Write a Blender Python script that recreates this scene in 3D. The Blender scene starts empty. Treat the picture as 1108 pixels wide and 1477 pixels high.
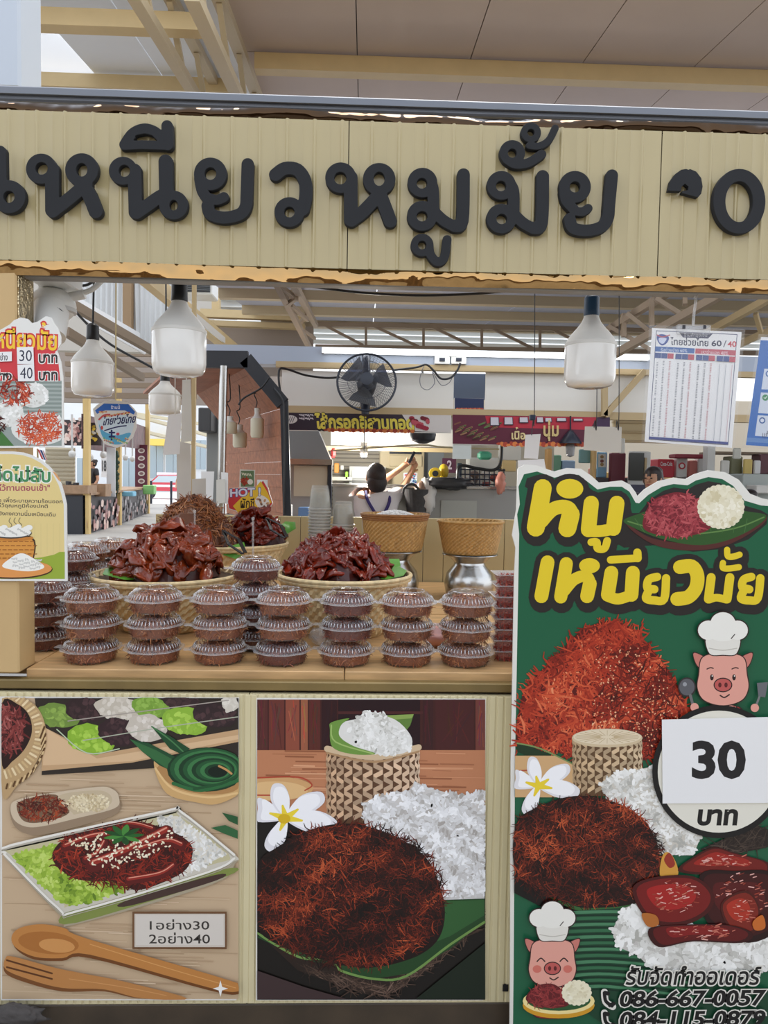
import bpy, math, random
import numpy as np
from mathutils import Vector, Matrix, Euler
S = bpy.context.scene
COL = S.collection
PI = math.pi
rnd = random.Random(7)
# ------------------------------------------------------------------ camera
F, CX, CY = 1024.0, 554.0, 738.5
EYE = Vector((0, 0, 1.5))
_p, _y, _r = math.radians(2.75), math.radians(1.73), math.radians(1.0)
FW = Vector((math.sin(_y) * math.cos(_p), math.cos(_y) * math.cos(_p), -math.sin(_p)))
_ri = Vector((math.cos(_y), -math.sin(_y), 0)); _up = _ri.cross(FW)
RI = math.cos(_r) * _ri + math.sin(_r) * _up
UP = -math.sin(_r) * _ri + math.cos(_r) * _up
cd = bpy.data.cameras.new('camera'); cam = bpy.data.objects.new('camera', cd); COL.objects.link(cam)
cd.sensor_fit = 'VERTICAL'; cd.sensor_height = 36; cd.lens = 36 * F / 1477; cd.clip_start = .05; cd.clip_end = 300
cam.matrix_world = Matrix(((RI.x, UP.x, -FW.x, EYE.x), (RI.y, UP.y, -FW.y, EYE.y), (RI.z, UP.z, -FW.z, EYE.z), (0, 0, 0, 1)))
S.camera = cam
S.view_settings.view_transform = 'Standard'; S.view_settings.look = 'None'; S.view_settings.gamma = 1
S.view_settings.use_curve_mapping = False
S.view_settings.exposure = 0.5
S.cycles.transparent_max_bounces = 32; S.cycles.max_bounces = 8; S.cycles.diffuse_bounces = 5
S.cycles.use_denoising = True; S.cycles.caustics_reflective = False; S.cycles.caustics_refractive = False
# ------------------------------------------------------------------ daylight: a bright overcast sky around the open market hall
W = bpy.data.worlds.new('overcast_sky'); S.world = W; W.use_nodes = True
_n = W.node_tree.nodes; _l = W.node_tree.links; bg = _n['Background']
_tc = _n.new('ShaderNodeTexCoord'); _sx = _n.new('ShaderNodeSeparateXYZ'); _rp = _n.new('ShaderNodeValToRGB')
_l.new(_tc.outputs['Generated'], _sx.inputs[0]); _l.new(_sx.outputs['Z'], _rp.inputs[0]); _l.new(_rp.outputs[0], bg.inputs[0])
_rp.color_ramp.elements[0].color = (.95, .97, 1, 1); _rp.color_ramp.elements[1].color = (.72, .82, 1, 1)
bg.inputs[1].default_value = 1.25
sun = bpy.data.lights.new('sun', 'SUN'); sun.energy = 2.2; sun.angle = math.radians(30); sun.color = (1, .95, .85)
so = bpy.data.objects.new('sun', sun); COL.objects.link(so); so.rotation_euler = (math.radians(-9), math.radians(6), 0)

# ------------------------------------------------------------------ helpers
def at(px, py, Y):
    d = FW + RI * ((px - CX) / F) + UP * ((CY - py) / F)
    return EYE + d * (Y / d.y)
def atz(px, py, z):
    d = FW + RI * ((px - CX) / F) + UP * ((CY - py) / F)
    return EYE + d * ((z - EYE.z) / d.z)
def at_np(P, Y):
    P = np.asarray(P, float); u = (P[:, 0] - CX) / F; v = (CY - P[:, 1]) / F
    D = np.array(FW)[None] + u[:, None] * np.array(RI)[None] + v[:, None] * np.array(UP)[None]
    return np.array(EYE)[None] + D * (np.asarray(Y) / D[:, 1])[:, None]
def lin(c):
    return tuple((x / 255 / 12.92 if x / 255 <= .04045 else ((x / 255 + .055) / 1.055) ** 2.4) for x in c[:3])
MATS = {}
def mat(name, c=(200, 200, 200), rough=.6, metal=0, var=.0, vscale=8, bump=0, bscale=40, bdist=.01, emit=0, coat=0, spec=.5, kind=None):
    if name in MATS: return MATS[name]
    m = bpy.data.materials.new(name); m.use_nodes = True; MATS[name] = m
    N, L = m.node_tree.nodes, m.node_tree.links; b = N['Principled BSDF']
    col = (*lin(c), 1); b.inputs['Base Color'].default_value = col
    b.inputs['Roughness'].default_value = rough; b.inputs['Metallic'].default_value = metal
    b.inputs['Coat Weight'].default_value = coat; b.inputs['Coat Roughness'].default_value = .12
    b.inputs['Specular IOR Level'].default_value = spec
    if emit: b.inputs['Emission Color'].default_value = col; b.inputs['Emission Strength'].default_value = emit
    tc = N.new('ShaderNodeTexCoord')
    src = None
    if kind == 'attr':
        a = N.new('ShaderNodeAttribute'); a.attribute_name = 'Col'; src = a.outputs['Color']
    if kind == 'wood':
        mp = N.new('ShaderNodeMapping'); mp.inputs['Scale'].default_value = (vscale * .15, vscale, vscale)
        L.new(tc.outputs['Object'], mp.inputs[0]); nt = N.new('ShaderNodeTexNoise'); nt.inputs['Scale'].default_value = 6; nt.inputs['Detail'].default_value = 6
        L.new(mp.outputs[0], nt.inputs['Vector']); src2 = nt.outputs['Fac']
    elif var or kind == 'noise':
        nt = N.new('ShaderNodeTexNoise'); nt.inputs['Scale'].default_value = vscale; nt.inputs['Detail'].default_value = 5
        L.new(tc.outputs['Object'], nt.inputs['Vector']); src2 = nt.outputs['Fac']
    else: src2 = None
    if src2 is not None:
        r = N.new('ShaderNodeMapRange'); r.inputs['From Min'].default_value = .25; r.inputs['From Max'].default_value = .75
        r.inputs['To Min'].default_value = 1 - var; r.inputs['To Max'].default_value = 1 + var
        L.new(src2, r.inputs[0]); mx = N.new('ShaderNodeMix'); mx.data_type = 'RGBA'; mx.blend_type = 'MULTIPLY'; mx.inputs[0].default_value = 1
        mx.inputs[6].default_value = col
        if src is not None: L.new(src, mx.inputs[6])
        L.new(r.outputs[0], mx.inputs[7]); src = mx.outputs[2]
    if src is not None: L.new(src, b.inputs['Base Color'])
    if bump:
        nb = N.new('ShaderNodeTexNoise'); nb.inputs['Scale'].default_value = bscale; nb.inputs['Detail'].default_value = 3
        L.new(tc.outputs['Object'], nb.inputs['Vector']); bp = N.new('ShaderNodeBump'); bp.inputs['Strength'].default_value = bump; bp.inputs['Distance'].default_value = bdist
        L.new(nb.outputs['Fac'], bp.inputs['Height']); L.new(bp.outputs[0], b.inputs['Normal'])
    return m
def clear(name, tint=(255, 255, 255), diff=.05, gl=.5, rough=.08, gmin=.022):
    """thin clear plastic: see-through, with a glossy sheen that grows at grazing angles"""
    if name in MATS: return MATS[name]
    m = bpy.data.materials.new(name); m.use_nodes = True; MATS[name] = m
    N, L = m.node_tree.nodes, m.node_tree.links; N.remove(N['Principled BSDF']); out = N['Material Output']
    t = N.new('ShaderNodeBsdfTransparent'); t.inputs[0].default_value = (*lin(tint), 1)
    g = N.new('ShaderNodeBsdfGlossy'); g.inputs['Roughness'].default_value = rough
    d = N.new('ShaderNodeBsdfDiffuse'); d.inputs[0].default_value = (.85, .85, .85, 1)
    lw = N.new('ShaderNodeLayerWeight'); lw.inputs[0].default_value = .3
    pw = N.new('ShaderNodeMath'); pw.operation = 'POWER'; pw.inputs[1].default_value = 2.2
    mr = N.new('ShaderNodeMapRange'); mr.inputs['To Min'].default_value = gmin; mr.inputs['To Max'].default_value = gl
    L.new(lw.outputs['Facing'], pw.inputs[0]); L.new(pw.outputs[0], mr.inputs[0])
    m1 = N.new('ShaderNodeMixShader'); m1.inputs[0].default_value = diff; L.new(t.outputs[0], m1.inputs[1]); L.new(d.outputs[0], m1.inputs[2])
    m2 = N.new('ShaderNodeMixShader'); L.new(mr.outputs[0], m2.inputs[0]); L.new(m1.outputs[0], m2.inputs[1]); L.new(g.outputs[0], m2.inputs[2])
    L.new(m2.outputs[0], out.inputs[0])
    return m

def thing(name, label, cat, loc=(0, 0, 0), group=None):
    o = bpy.data.objects.new(name, None); COL.objects.link(o); o.location = loc; o.empty_display_size = .05
    return tag(o, label, cat, group)
def tag(o, label, cat, group=None, kind=None):
    o['label'] = label; o['category'] = cat
    if group: o['group'] = group
    if kind: o['kind'] = kind
    return o
def wloc(o):
    v = Vector((0, 0, 0))
    while o is not None: v = v + o.location; o = o.parent
    return v
def mk(name, V, Fc, mats, parent=None, mi=None, cols=None, smooth=False, angle=.6, origin=None):
    me = bpy.data.meshes.new(name)
    V = np.asarray(V, float)
    off = wloc(parent) if parent else (Vector(origin) if origin is not None else Vector((0, 0, 0)))
    V = V - np.array(off)[None]
    me.from_pydata(V.tolist(), [], Fc)
    if not isinstance(mats, (list, tuple)): mats = [mats]
    for m in mats: me.materials.append(m)
    if mi: me.polygons.foreach_set('material_index', mi)
    if cols is not None:
        a = me.color_attributes.new('Col', 'FLOAT_COLOR', 'CORNER')
        lt = np.array([len(f) for f in Fc]); C4 = np.ones((len(Fc), 4)); C4[:, :3] = np.asarray(cols)
        a.data.foreach_set('color', np.repeat(C4, lt, axis=0).astype(np.float32).ravel())
    me.update()
    if smooth:
        me.polygons.foreach_set('use_smooth', [True] * len(Fc)); me.set_sharp_from_angle(angle=angle)
    o = bpy.data.objects.new(name, me); COL.objects.link(o)
    if parent: o.parent = parent
    elif origin is not None: o.location = origin
    return o
class MB:
    def __init__(s): s.v = []; s.f = []; s.m = []; s.c = []; s.cur = 0; s.col = (1, 1, 1)
    def add(s, V, Fc, m=None, col=None):
        b = len(s.v); s.v.extend([tuple(p) for p in V]); s.f.extend([tuple(i + b for i in f) for f in Fc])
        s.m.extend([s.cur if m is None else m] * len(Fc)); s.c.extend([s.col if col is None else col] * len(Fc)); return s
    def box(s, a, b, m=None, bev=0):
        x0, y0, z0 = [min(p, q) for p, q in zip(a, b)]; x1, y1, z1 = [max(p, q) for p, q in zip(a, b)]
        if bev <= 0:
            V = [(x0, y0, z0), (x1, y0, z0), (x1, y1, z0), (x0, y1, z0), (x0, y0, z1), (x1, y0, z1), (x1, y1, z1), (x0, y1, z1)]
            return s.add(V, [(0, 3, 2, 1), (4, 5, 6, 7), (0, 1, 5, 4), (1, 2, 6, 5), (2, 3, 7, 6), (3, 0, 4, 7)], m)
        e = min(bev, (x1 - x0) / 2.01, (y1 - y0) / 2.01, (z1 - z0) / 2.01); V = []; Q = []
        for z, i in ((z0, e), (z0 + e, 0), (z1 - e, 0), (z1, e)):
            k = e
            for X, Yy in ((x0 + i + k, y0 + i), (x1 - i - k, y0 + i), (x1 - i, y0 + i + k), (x1 - i, y1 - i - k), (x1 - i - k, y1 - i), (x0 + i + k, y1 - i), (x0 + i, y1 - i - k), (x0 + i, y0 + i + k)):
                V.append((X, Yy, z))
        for r in range(3):
            for j in range(8): Q.append((r * 8 + j, r * 8 + (j + 1) % 8, r * 8 + 8 + (j + 1) % 8, r * 8 + 8 + j))
        Q.append(tuple(range(7, -1, -1))); Q.append(tuple(range(24, 32)))
        return s.add(V, Q, m)
    def obox(s, p0, p1, w, h, m=None, up=(0, 0, 1)):
        """square bar from p0 to p1, w wide and h tall"""
        p0, p1 = Vector(p0), Vector(p1); d = (p1 - p0).normalized(); u = Vector(up)
        if abs(d.dot(u)) > .95: u = Vector((0, 1, 0))
        a = d.cross(u).normalized() * (w / 2); b = a.cross(d).normalized() * (h / 2)
        V = [p + i * a + j * b for p in (p0, p1) for i, j in ((-1, -1), (1, -1), (1, 1), (-1, 1))]
        return s.add(V, [(0, 1, 2, 3), (7, 6, 5, 4), (0, 4, 5, 1), (1, 5, 6, 2), (2, 6, 7, 3), (3, 7, 4, 0)], m)
    def tube(s, P, r, n=8, m=None, cap=True):
        P = [Vector(p) for p in P]; R = r if isinstance(r, (list, tuple)) else [r] * len(P); V = []; Q = []
        t = (P[1] - P[0]).normalized(); a = t.orthogonal().normalized()
        for i, p in enumerate(P):
            t = (P[min(i + 1, len(P) - 1)] - P[max(i - 1, 0)]).normalized()
            a = (a - t * a.dot(t)).normalized(); b = t.cross(a)
            for k in range(n):
                q = 2 * PI * k / n; V.append(p + (a * math.cos(q) + b * math.sin(q)) * R[i])
        for i in range(len(P) - 1):
            for k in range(n): Q.append((i * n + k, i * n + (k + 1) % n, i * n + n + (k + 1) % n, i * n + n + k))
        if cap: Q.append(tuple(range(n - 1, -1, -1))); Q.append(tuple(range(len(V) - n, len(V))))
        return s.add(V, Q, m)
    def lathe(s, prof, n=32, c=(0, 0, 0), m=None, fl=None, capb=False, capt=False, sx=1, sy=1):
        """turn (r, z) around the vertical axis; fl(i, a, r) may change the radius"""
        V = []; Q = []
        for i, (r, z) in enumerate(prof):
            for k in range(n):
                a = 2 * PI * k / n; rr = fl(i, k, a, r) if fl else r
                V.append((c[0] + rr * math.cos(a) * sx, c[1] + rr * math.sin(a) * sy, c[2] + z))
        for i in range(len(prof) - 1):
            for k in range(n): Q.append((i * n + k, i * n + (k + 1) % n, i * n + n + (k + 1) % n, i * n + n + k))
        if capb: Q.append(tuple(range(n - 1, -1, -1)))
        if capt: Q.append(tuple(range(len(V) - n, len(V))))
        return s.add(V, Q, m)
    def ball(s, c, r, n=12, k=8, m=None, sc=(1, 1, 1), fn=None):
        V = []; Q = []
        for i in range(k + 1):
            t = PI * i / k
            for j in range(n):
                p = 2 * PI * j / n; q = Vector((math.sin(t) * math.cos(p), math.sin(t) * math.sin(p), math.cos(t)))
                f = fn(q) if fn else 1
                V.append((c[0] + q.x * r * sc[0] * f, c[1] + q.y * r * sc[1] * f, c[2] + q.z * r * sc[2] * f))
        for i in range(k):
            for j in range(n): Q.append((i * n + j, i * n + n + j, i * n + n + (j + 1) % n, i * n + (j + 1) % n))
        return s.add(V, Q, m)
    def build(s, name, mats, parent=None, smooth=False, angle=.6, cols=False, origin=None):
        ms = mats if isinstance(mats, (list, tuple)) else [mats]
        return mk(name, s.v, s.f, ms, parent, s.m if len(ms) > 1 else None, s.c if cols else None, smooth, angle, origin)
def struct(o): o['kind'] = 'structure'; return o
def pbox(px0, py0, px1, py1, Y, dep, m=None, bev=0, mb=None):
    """box whose front face stands at distance Y and spans the pixel rectangle's size"""
    c = at((px0 + px1) / 2, (py0 + py1) / 2, Y); w = abs(px1 - px0) * Y / F / 2; h = abs(py1 - py0) * Y / F / 2
    mb = mb or MB(); mb.box((c.x - w, Y, c.z - h), (c.x + w, Y + dep, c.z + h), m, bev); return mb
def smooth_path(P, k=6, closed=False):
    P = [np.array(p, float) for p in P]; n = len(P); out = []
    if n < 3 and not closed: return [tuple(p) for p in P]
    for i in range(n if closed else n - 1):
        g = lambda j: P[j % n] if closed else P[min(max(j, 0), n - 1)]
        a, b, c, d = g(i - 1), g(i), g(i + 1), g(i + 2)
        for t in [x / k for x in range(k)]:
            out.append(tuple(.5 * (2 * b + (c - a) * t + (2 * a - 5 * b + 4 * c - d) * t * t + (3 * b - a - 3 * c + d) * t ** 3)))
    if not closed: out.append(tuple(P[-1]))
    return out
def dup(root, loc, rz=0, label=None, group=None, scale=None):
    r = root.copy(); COL.objects.link(r); r.location = loc; r.rotation_euler = (0, 0, rz)
    if scale: r.scale = scale
    if label: r['label'] = label
    if group: r['group'] = group
    for ch in list(root.children):
        c = ch.copy(); COL.objects.link(c); c.parent = r
        for g in list(ch.children):
            d = g.copy(); COL.objects.link(d); d.parent = c
    return r
_TXT = {}
def textmesh(s, off=0.0):
    k = (s, off)
    if k in _TXT: return _TXT[k]
    up, tone = 'ัิีึื', '่้๊๋็์'
    base = ''; marks = []
    for i, ch in enumerate(s):
        if ch in tone and i and s[i - 1] in up: marks.append((len(base), ch))
        else: base += ch
    def raw(t):
        c = bpy.data.curves.new('txt', 'FONT'); c.body = t; c.offset = off; c.resolution_u = 3; c.fill_mode = 'FRONT'
        o = bpy.data.objects.new('txt', c); COL.objects.link(o)
        ev = o.evaluated_get(bpy.context.evaluated_depsgraph_get()); me = ev.to_mesh()
        V = np.array([v.co[:2] for v in me.vertices]).reshape(-1, 2); Fc = [tuple(p.vertices) for p in me.polygons]
        ev.to_mesh_clear(); bpy.data.objects.remove(o); bpy.data.curves.remove(c); return V, Fc
    V, Fc = raw(base)
    for n, ch in marks:
        xr = raw(base[:n])[0][:, 0].max(); A, B = raw('ก' + ch); k0 = A[:, 1] > .62
        ids = np.where(k0)[0]; mp = {int(j): q for q, j in enumerate(ids)}; A2 = A[ids]
        B2 = [tuple(mp[j] + len(V) for j in f) for f in B if all(j in mp for j in f)]
        A2 = A2 * 1.0; A2[:, 0] += xr - A2[:, 0].max(); A2[:, 1] += .23
        V = np.vstack([V, A2]); Fc = Fc + B2
    _TXT[k] = (V, Fc); return _TXT[k]
def nz2(seed, sc):
    r = random.Random(seed); T = [(r.uniform(-1, 1) / sc, r.uniform(-1, 1) / sc, r.uniform(0, 6.3)) for _ in range(7)]
    return lambda x, y: sum(math.sin(a * x * 3 + b * y * 3 + c) for a, b, c in T) / 3.2
class Art:
    """flat print: coloured shapes in layers a hair's breadth apart, traced in photo coordinates onto the plane at distance Y"""
    def __init__(s, Y, seed=1, eps=5.0e-6): s.Y = Y; s.P = []; s.K = []; s.f = []; s.c = []; s._k = 1; s.km = 0; s.n = 0; s.eps = eps; s.r = random.Random(seed)
    @property
    def k(s): return s._k
    @k.setter
    def k(s, v): s._k = max(v, s.km + .5)
    def raw(s, pts, faces, col, k=None, jit=1):
        b = len(s.P); s.P.extend(pts); s.n += 1
        if k is None: s.k = s._k
        kk = s._k if k is None else k + (s.n % 16) * .3 * jit
        s.km = max(s.km, kk); s.K.extend([kk] * len(pts))
        s.f.extend([tuple(i + b for i in f) for f in faces])
        C = lin(col); s.c.extend([C] * len(faces))
        if k is None: s.k += 1
    def poly(s, pts, col): s.raw([tuple(p) for p in pts], [tuple(range(len(pts)))], col)
    def spoly(s, pts, col, k=5): s.poly(smooth_path(pts, k, True), col)
    def rect(s, x0, y0, x1, y1, col): s.poly([(x0, y0), (x1, y0), (x1, y1), (x0, y1)], col)
    def ell(s, cx, cy, rx, ry, col, rot=0, n=24, jit=0, k=None):
        c, q = math.cos(rot), math.sin(rot); pts = []
        for i in range(n):
            a = 2 * PI * i / n; f = 1 + jit * s.r.uniform(-1, 1); x, y = rx * math.cos(a) * f, ry * math.sin(a) * f
            pts.append((cx + x * c - y * q, cy + x * q + y * c))
        s.raw(pts, [tuple(range(n))], col, k)
    def stroke(s, pts, w, col, w2=None, sm=True, k=None, caps=True):
        P = smooth_path(pts, 5) if sm and len(pts) > 2 else [tuple(p) for p in pts]
        n = len(P); V = []; Q = []
        for i, p in enumerate(P):
            a, b = P[max(i - 1, 0)], P[min(i + 1, n - 1)]; dx, dy = b[0] - a[0], b[1] - a[1]; l = math.hypot(dx, dy) or 1
            ww = (w + ((w2 - w) * i / (n - 1) if w2 is not None else 0)) / 2
            V += [(p[0] - dy / l * ww, p[1] + dx / l * ww), (p[0] + dy / l * ww, p[1] - dx / l * ww)]
        for i in range(n - 1): Q.append((2 * i, 2 * i + 1, 2 * i + 3, 2 * i + 2))
        s.k = s._k; kk = s.k if k is None else k
        s.raw(V, Q, col, kk - .3, 0) if k is None else s.raw(V, Q, col, kk)
        if caps:
            we = w if w2 is None else w2
            s.ell(*P[0], w / 2, w / 2, col, n=14, k=kk); s.ell(*P[-1], we / 2, we / 2, col, n=14, k=kk)
            if w > 4:
                for p in P[1:-1]: s.ell(*p, w / 2 if w2 is None else min(w, w2) / 2, w / 2 if w2 is None else min(w, w2) / 2, col, n=14, k=kk)
        if k is None: s.k += 1
    def text(s, t, x0, y0, x1, y1, col, off=0.0, shear=0, slope=0, out=None, oc=None):
        V, Fc = textmesh(t, off); a, b = V.min(0), V.max(0)
        def put(Vv, Ff, c):
            X = x0 + (Vv[:, 0] - a[0]) / (b[0] - a[0]) * (x1 - x0); Yy = y1 - (Vv[:, 1] - a[1]) / (b[1] - a[1]) * (y1 - y0)
            X = X + shear * (y1 - Yy); Yy = Yy + slope * (X - x0)
            s.raw([tuple(p) for p in np.stack([X, Yy], 1)], Ff, c)
        if out:
            V2, F2 = textmesh(t, off + out); put(V2, F2, oc)
        put(V, Fc, col)
    def strands(s, n, inside, box, L, w, pal, layers=40, seed=3, curv=.25, dirf=None, sc=22, con=.5, bias=0.0):
        """printed shreds: thin bent strokes scattered where inside(x, y) holds"""
        r = random.Random(seed); N1 = nz2(seed, sc); N2 = nz2(seed + 9, sc * 3); x0, y0, x1, y1 = box; done = 0; k0 = s.k
        for _ in range(n * 12):
            if done >= n: break
            x, y = r.uniform(x0, x1), r.uniform(y0, y1)
            if not inside(x, y): continue
            done += 1; a = dirf(x, y) + r.gauss(0, .6) if dirf else r.uniform(0, 2 * PI); l = L * r.uniform(.45, 1.4) / 4; cu = r.gauss(0, curv)
            ww = w * r.uniform(.55, 1.35) / 2
            v = .5 + con * .5 * (N1(x, y) * .6 + N2(x, y) * .4) + r.gauss(0, .17) + bias
            v = min(max(v, 0), .999) * (len(pal) - 1); i = int(v); t = v - i
            col = tuple(pal[i][q] * (1 - t) + pal[min(i + 1, len(pal) - 1)][q] * t for q in range(3))
            V = []; px, py = x - 2 * l * math.cos(a), y - 2 * l * math.sin(a)
            for j in range(5):
                q = ww * (1 - .55 * abs(j - 2) / 2); V += [(px - q * math.sin(a), py + q * math.cos(a)), (px + q * math.sin(a), py - q * math.cos(a))]
                px += l * math.cos(a); py += l * math.sin(a); a += cu
            s.raw(V, [(2 * j, 2 * j + 1, 2 * j + 3, 2 * j + 2) for j in range(4)], col, k0 + r.uniform(0, layers))
        s.k = k0 + layers + 1
    def grains(s, n, inside, box, rx, ry, pal, layers=30, seed=4):
        r = random.Random(seed); x0, y0, x1, y1 = box; k0 = s.k; N1 = nz2(seed, 14); done = 0
        for _ in range(n * 12):
            if done >= n: break
            x, y = r.uniform(x0, x1), r.uniform(y0, y1)
            if not inside(x, y): continue
            done += 1; v = min(max(.55 + .35 * N1(x, y) + r.gauss(0, .22), 0), .999) * (len(pal) - 1); i = int(v); t = v - i
            col = tuple(pal[i][q] * (1 - t) + pal[min(i + 1, len(pal) - 1)][q] * t for q in range(3))
            s.ell(x, y, rx * r.uniform(.7, 1.3), ry * r.uniform(.7, 1.3), col, r.uniform(0, PI), 7, k=k0 + r.uniform(0, layers))
        s.k = k0 + layers + 1
    def build(s, name, m, parent=None, origin=None, clip=None):
        V = np.array(s.P, float)
        if clip:
            V[:, 0] = np.clip(V[:, 0], clip[0], clip[2]); V[:, 1] = np.clip(V[:, 1], clip[1], clip[3])
        return mk(name, at_np(V, s.Y - np.array(s.K) * s.eps), s.f, m, parent, cols=s.c, origin=origin)
def in_poly(poly):
    P = list(poly)
    def f(x, y):
        c = False; j = len(P) - 1
        for i in range(len(P)):
            if (P[i][1] > y) != (P[j][1] > y) and x < (P[j][0] - P[i][0]) * (y - P[i][1]) / (P[j][1] - P[i][1]) + P[i][0]: c = not c
            j = i
        return c
    return f
def slab(name, pts, Y, th, m, parent=None, origin=None, px=True, side=None):
    """flat board cut to an outline given in photo coordinates, front face at distance Y, th thick"""
    A = at_np(pts, Y) if px else np.array(pts, float); B = A.copy(); B[:, 1] += th; n = len(A)
    Fc = [tuple(range(n - 1, -1, -1)), tuple(range(n, 2 * n))] + [(i, (i + 1) % n, n + (i + 1) % n, n + i) for i in range(n)]
    ms = [m] if side is None else [m, side]
    return mk(name, np.vstack([A, B]), Fc, ms, parent, None if side is None else [0] + [1] * (n + 1), origin=origin)
# ------------------------------------------------------------------ materials
CREAM = mat('cream_sheet', (178, 163, 122), .2, var=.03, vscale=3, spec=.5)
CREAM2 = mat('cream_frame', (212, 200, 160), .5, var=.04, vscale=4)
BEIGE = mat('beige_paint', (196, 165, 116), .6, var=.06, vscale=6)
GOLD = mat('gold_foil', (178, 142, 94), .05, 1, bump=1.0, bscale=4, bdist=.11)
GOLDD = mat('bronze_foil', (74, 58, 44), .06, 1, bump=1.0, bscale=4, bdist=.11)
GREYST = mat('grey_steel', (150, 155, 165), .5, .15, var=.06)
STEEL = mat('stainless', (190, 190, 188), .22, 1, bump=.05, bscale=200)
BLACK = mat('black_foam', (30, 31, 34), .85, var=.08, vscale=20)
BLKP = mat('black_plastic', (24, 25, 28), .35)
BLUEP = mat('blue_socket', (38, 66, 92), .35)
WHITE = mat('white_plastic', (226, 226, 222), .35)
BULB = mat('frosted_bulb', (238, 237, 233), .16, coat=.8)
PAPER = mat('paper', (232, 231, 230), .7)
CARD = mat('pale_card', (214, 211, 203), .8, var=.03)
PRINT = mat('print', (255, 255, 255), .38, kind='attr', spec=.35)
CUT = mat('board_edge', (226, 222, 214), .5)
CLEAR = clear('clear_plastic', diff=.03, gl=.42, rough=.1)
FLOOR = mat('concrete', (142, 139, 134), .65, var=.16, vscale=.8)
CEILB = mat('ceiling_board', (184, 166, 150), .85, var=.05, vscale=2)
CEILL = mat('ceiling_panel_glare_tone', (232, 236, 240), .7, var=.04, vscale=2)  # left of the trusses: skylight glare is put into the paler colour
BEAMC = mat('cream_steel', (206, 184, 140), .55, var=.05)
BUTCH = mat('butcher_block', (196, 158, 110), .45, kind='wood', var=.25, vscale=9)
PLANK = mat('brown_planks', (158, 98, 66), .6, kind='wood', var=.3, vscale=5)
DARKB = mat('dark_beam', (66, 54, 40), .5, var=.3, vscale=10)
OLIVE = mat('olive_trim', (128, 108, 66), .35, .3, var=.2, vscale=9)
SHUT = mat('roller_shutter', (176, 168, 150), .5)
YF = 1.80
# unseen wall behind the viewer, standing for opposite stalls, added for dark foil reflections
mb = MB(); mb.box((-14, -5.6, 0), (14, -4.6, 2.5)); struct(mb.build('wall_added_reflection', mat('dark_reflection_wall', (112, 94, 76), .8, var=.4, vscale=1.2)))
mb = MB(); mb.box((-19.2, 4, 0), (-19, 36, 3.4)); struct(mb.build('wall_left', mat('hall_wall', (206, 198, 184), .8, var=.05)))
# ------------------------------------------------------------------ setting: hall floor, roofs, far yard
mb = MB(); mb.box((-30, -6, -.1), (30, 36, 0)); struct(mb.build('floor', FLOOR))
mb = MB(); mb.box((-60, 36.0, -.16), (60, 120, -.02)); struct(mb.build('floor_yard', mat('pale_yard', (205, 203, 200), .8, var=.05)))
# upper roof: boards rising away above the sign, right of the twin trusses
SL = .1436
def zc(y): return 4.05 + SL * (y - 3.8)
def sheet(x0, x1, y0, y1, zf, m, name, th=.02):
    V = [(x, y, zf(y) + d) for d in (0, th) for x, y in ((x0, y0), (x1, y0), (x1, y1), (x0, y1))]
    return struct(mk(name, V, [(0, 1, 2, 3), (7, 6, 5, 4), (0, 4, 5, 1), (1, 5, 6, 2), (2, 6, 7, 3), (3, 7, 4, 0)], m))
XE = -.80
x = XE; i = 0
for wd in (.72, .72, .72, .72, .72, .72, .72):
    sheet(x + .003, x + wd - .003, 3.6, 4.63, zc, CEILB, 'ceiling_board'); sheet(x + .003, x + wd - .003, 4.64, 6.4, zc, CEILB, 'ceiling_board'); x += wd
sheet(XE, x, 3.6, 6.4, lambda y: zc(y) + .05, DARKB, 'roof_backing')
# ceiling left of the trusses, coloured paler for skylight glare, with a skylight opening
XS = at(60, 75, 4.4).x
def atc(px, py):
    d = FW + RI * ((px - CX) / F) + UP * ((CY - py) / F); t = (4.05 + SL * -3.8 - EYE.z) / (d.z - SL * d.y); return EYE + d * t
Qa, Qb = atc(84, 36), atc(134, 113); XK = (Qa.x + Qb.x) / 2
for (x0, x1, y0, y1) in ((-1.42, -.86, 3.6, 6.4), (XK, -1.426, 3.6, 6.4), (-3.4, XK - .006, 3.3, Qa.y - .14), (-3.4, XK - .006, Qb.y, 6.4)):
    sheet(x0, x1, y0, y1, zc, CEILL, 'ceiling_panel')
mb = MB(); mb.box((-3.4, Qa.y - .14, zc(4.9) + .04), (XK, Qb.y, zc(4.9) + .05))
struct(mb.build('ceiling_skylight', clear('skylight_sheet', (250, 250, 250), diff=.35, gl=.1, rough=.3)))
for py, x0, x1, w in ((100, -.72, 4.3, .1),):
    p = at(600, py, 4.62); mb = MB(); mb.box((x0, 4.58, p.z - w / 2), (x1, 4.66, p.z + w / 2)); struct(mb.build('beam_purlin', BEAMC))
for py, Y in ((32, 3.95), (121, 5.02)):
    p = at(150, py, Y); mb = MB(); mb.box((-3.4, Y - .04, p.z - .045), (-.9, Y + .04, p.z + .045)); struct(mb.build('beam_purlin', BEAMC))
TRC = mat('truss_steel', (188, 172, 142), .5, .1)
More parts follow.
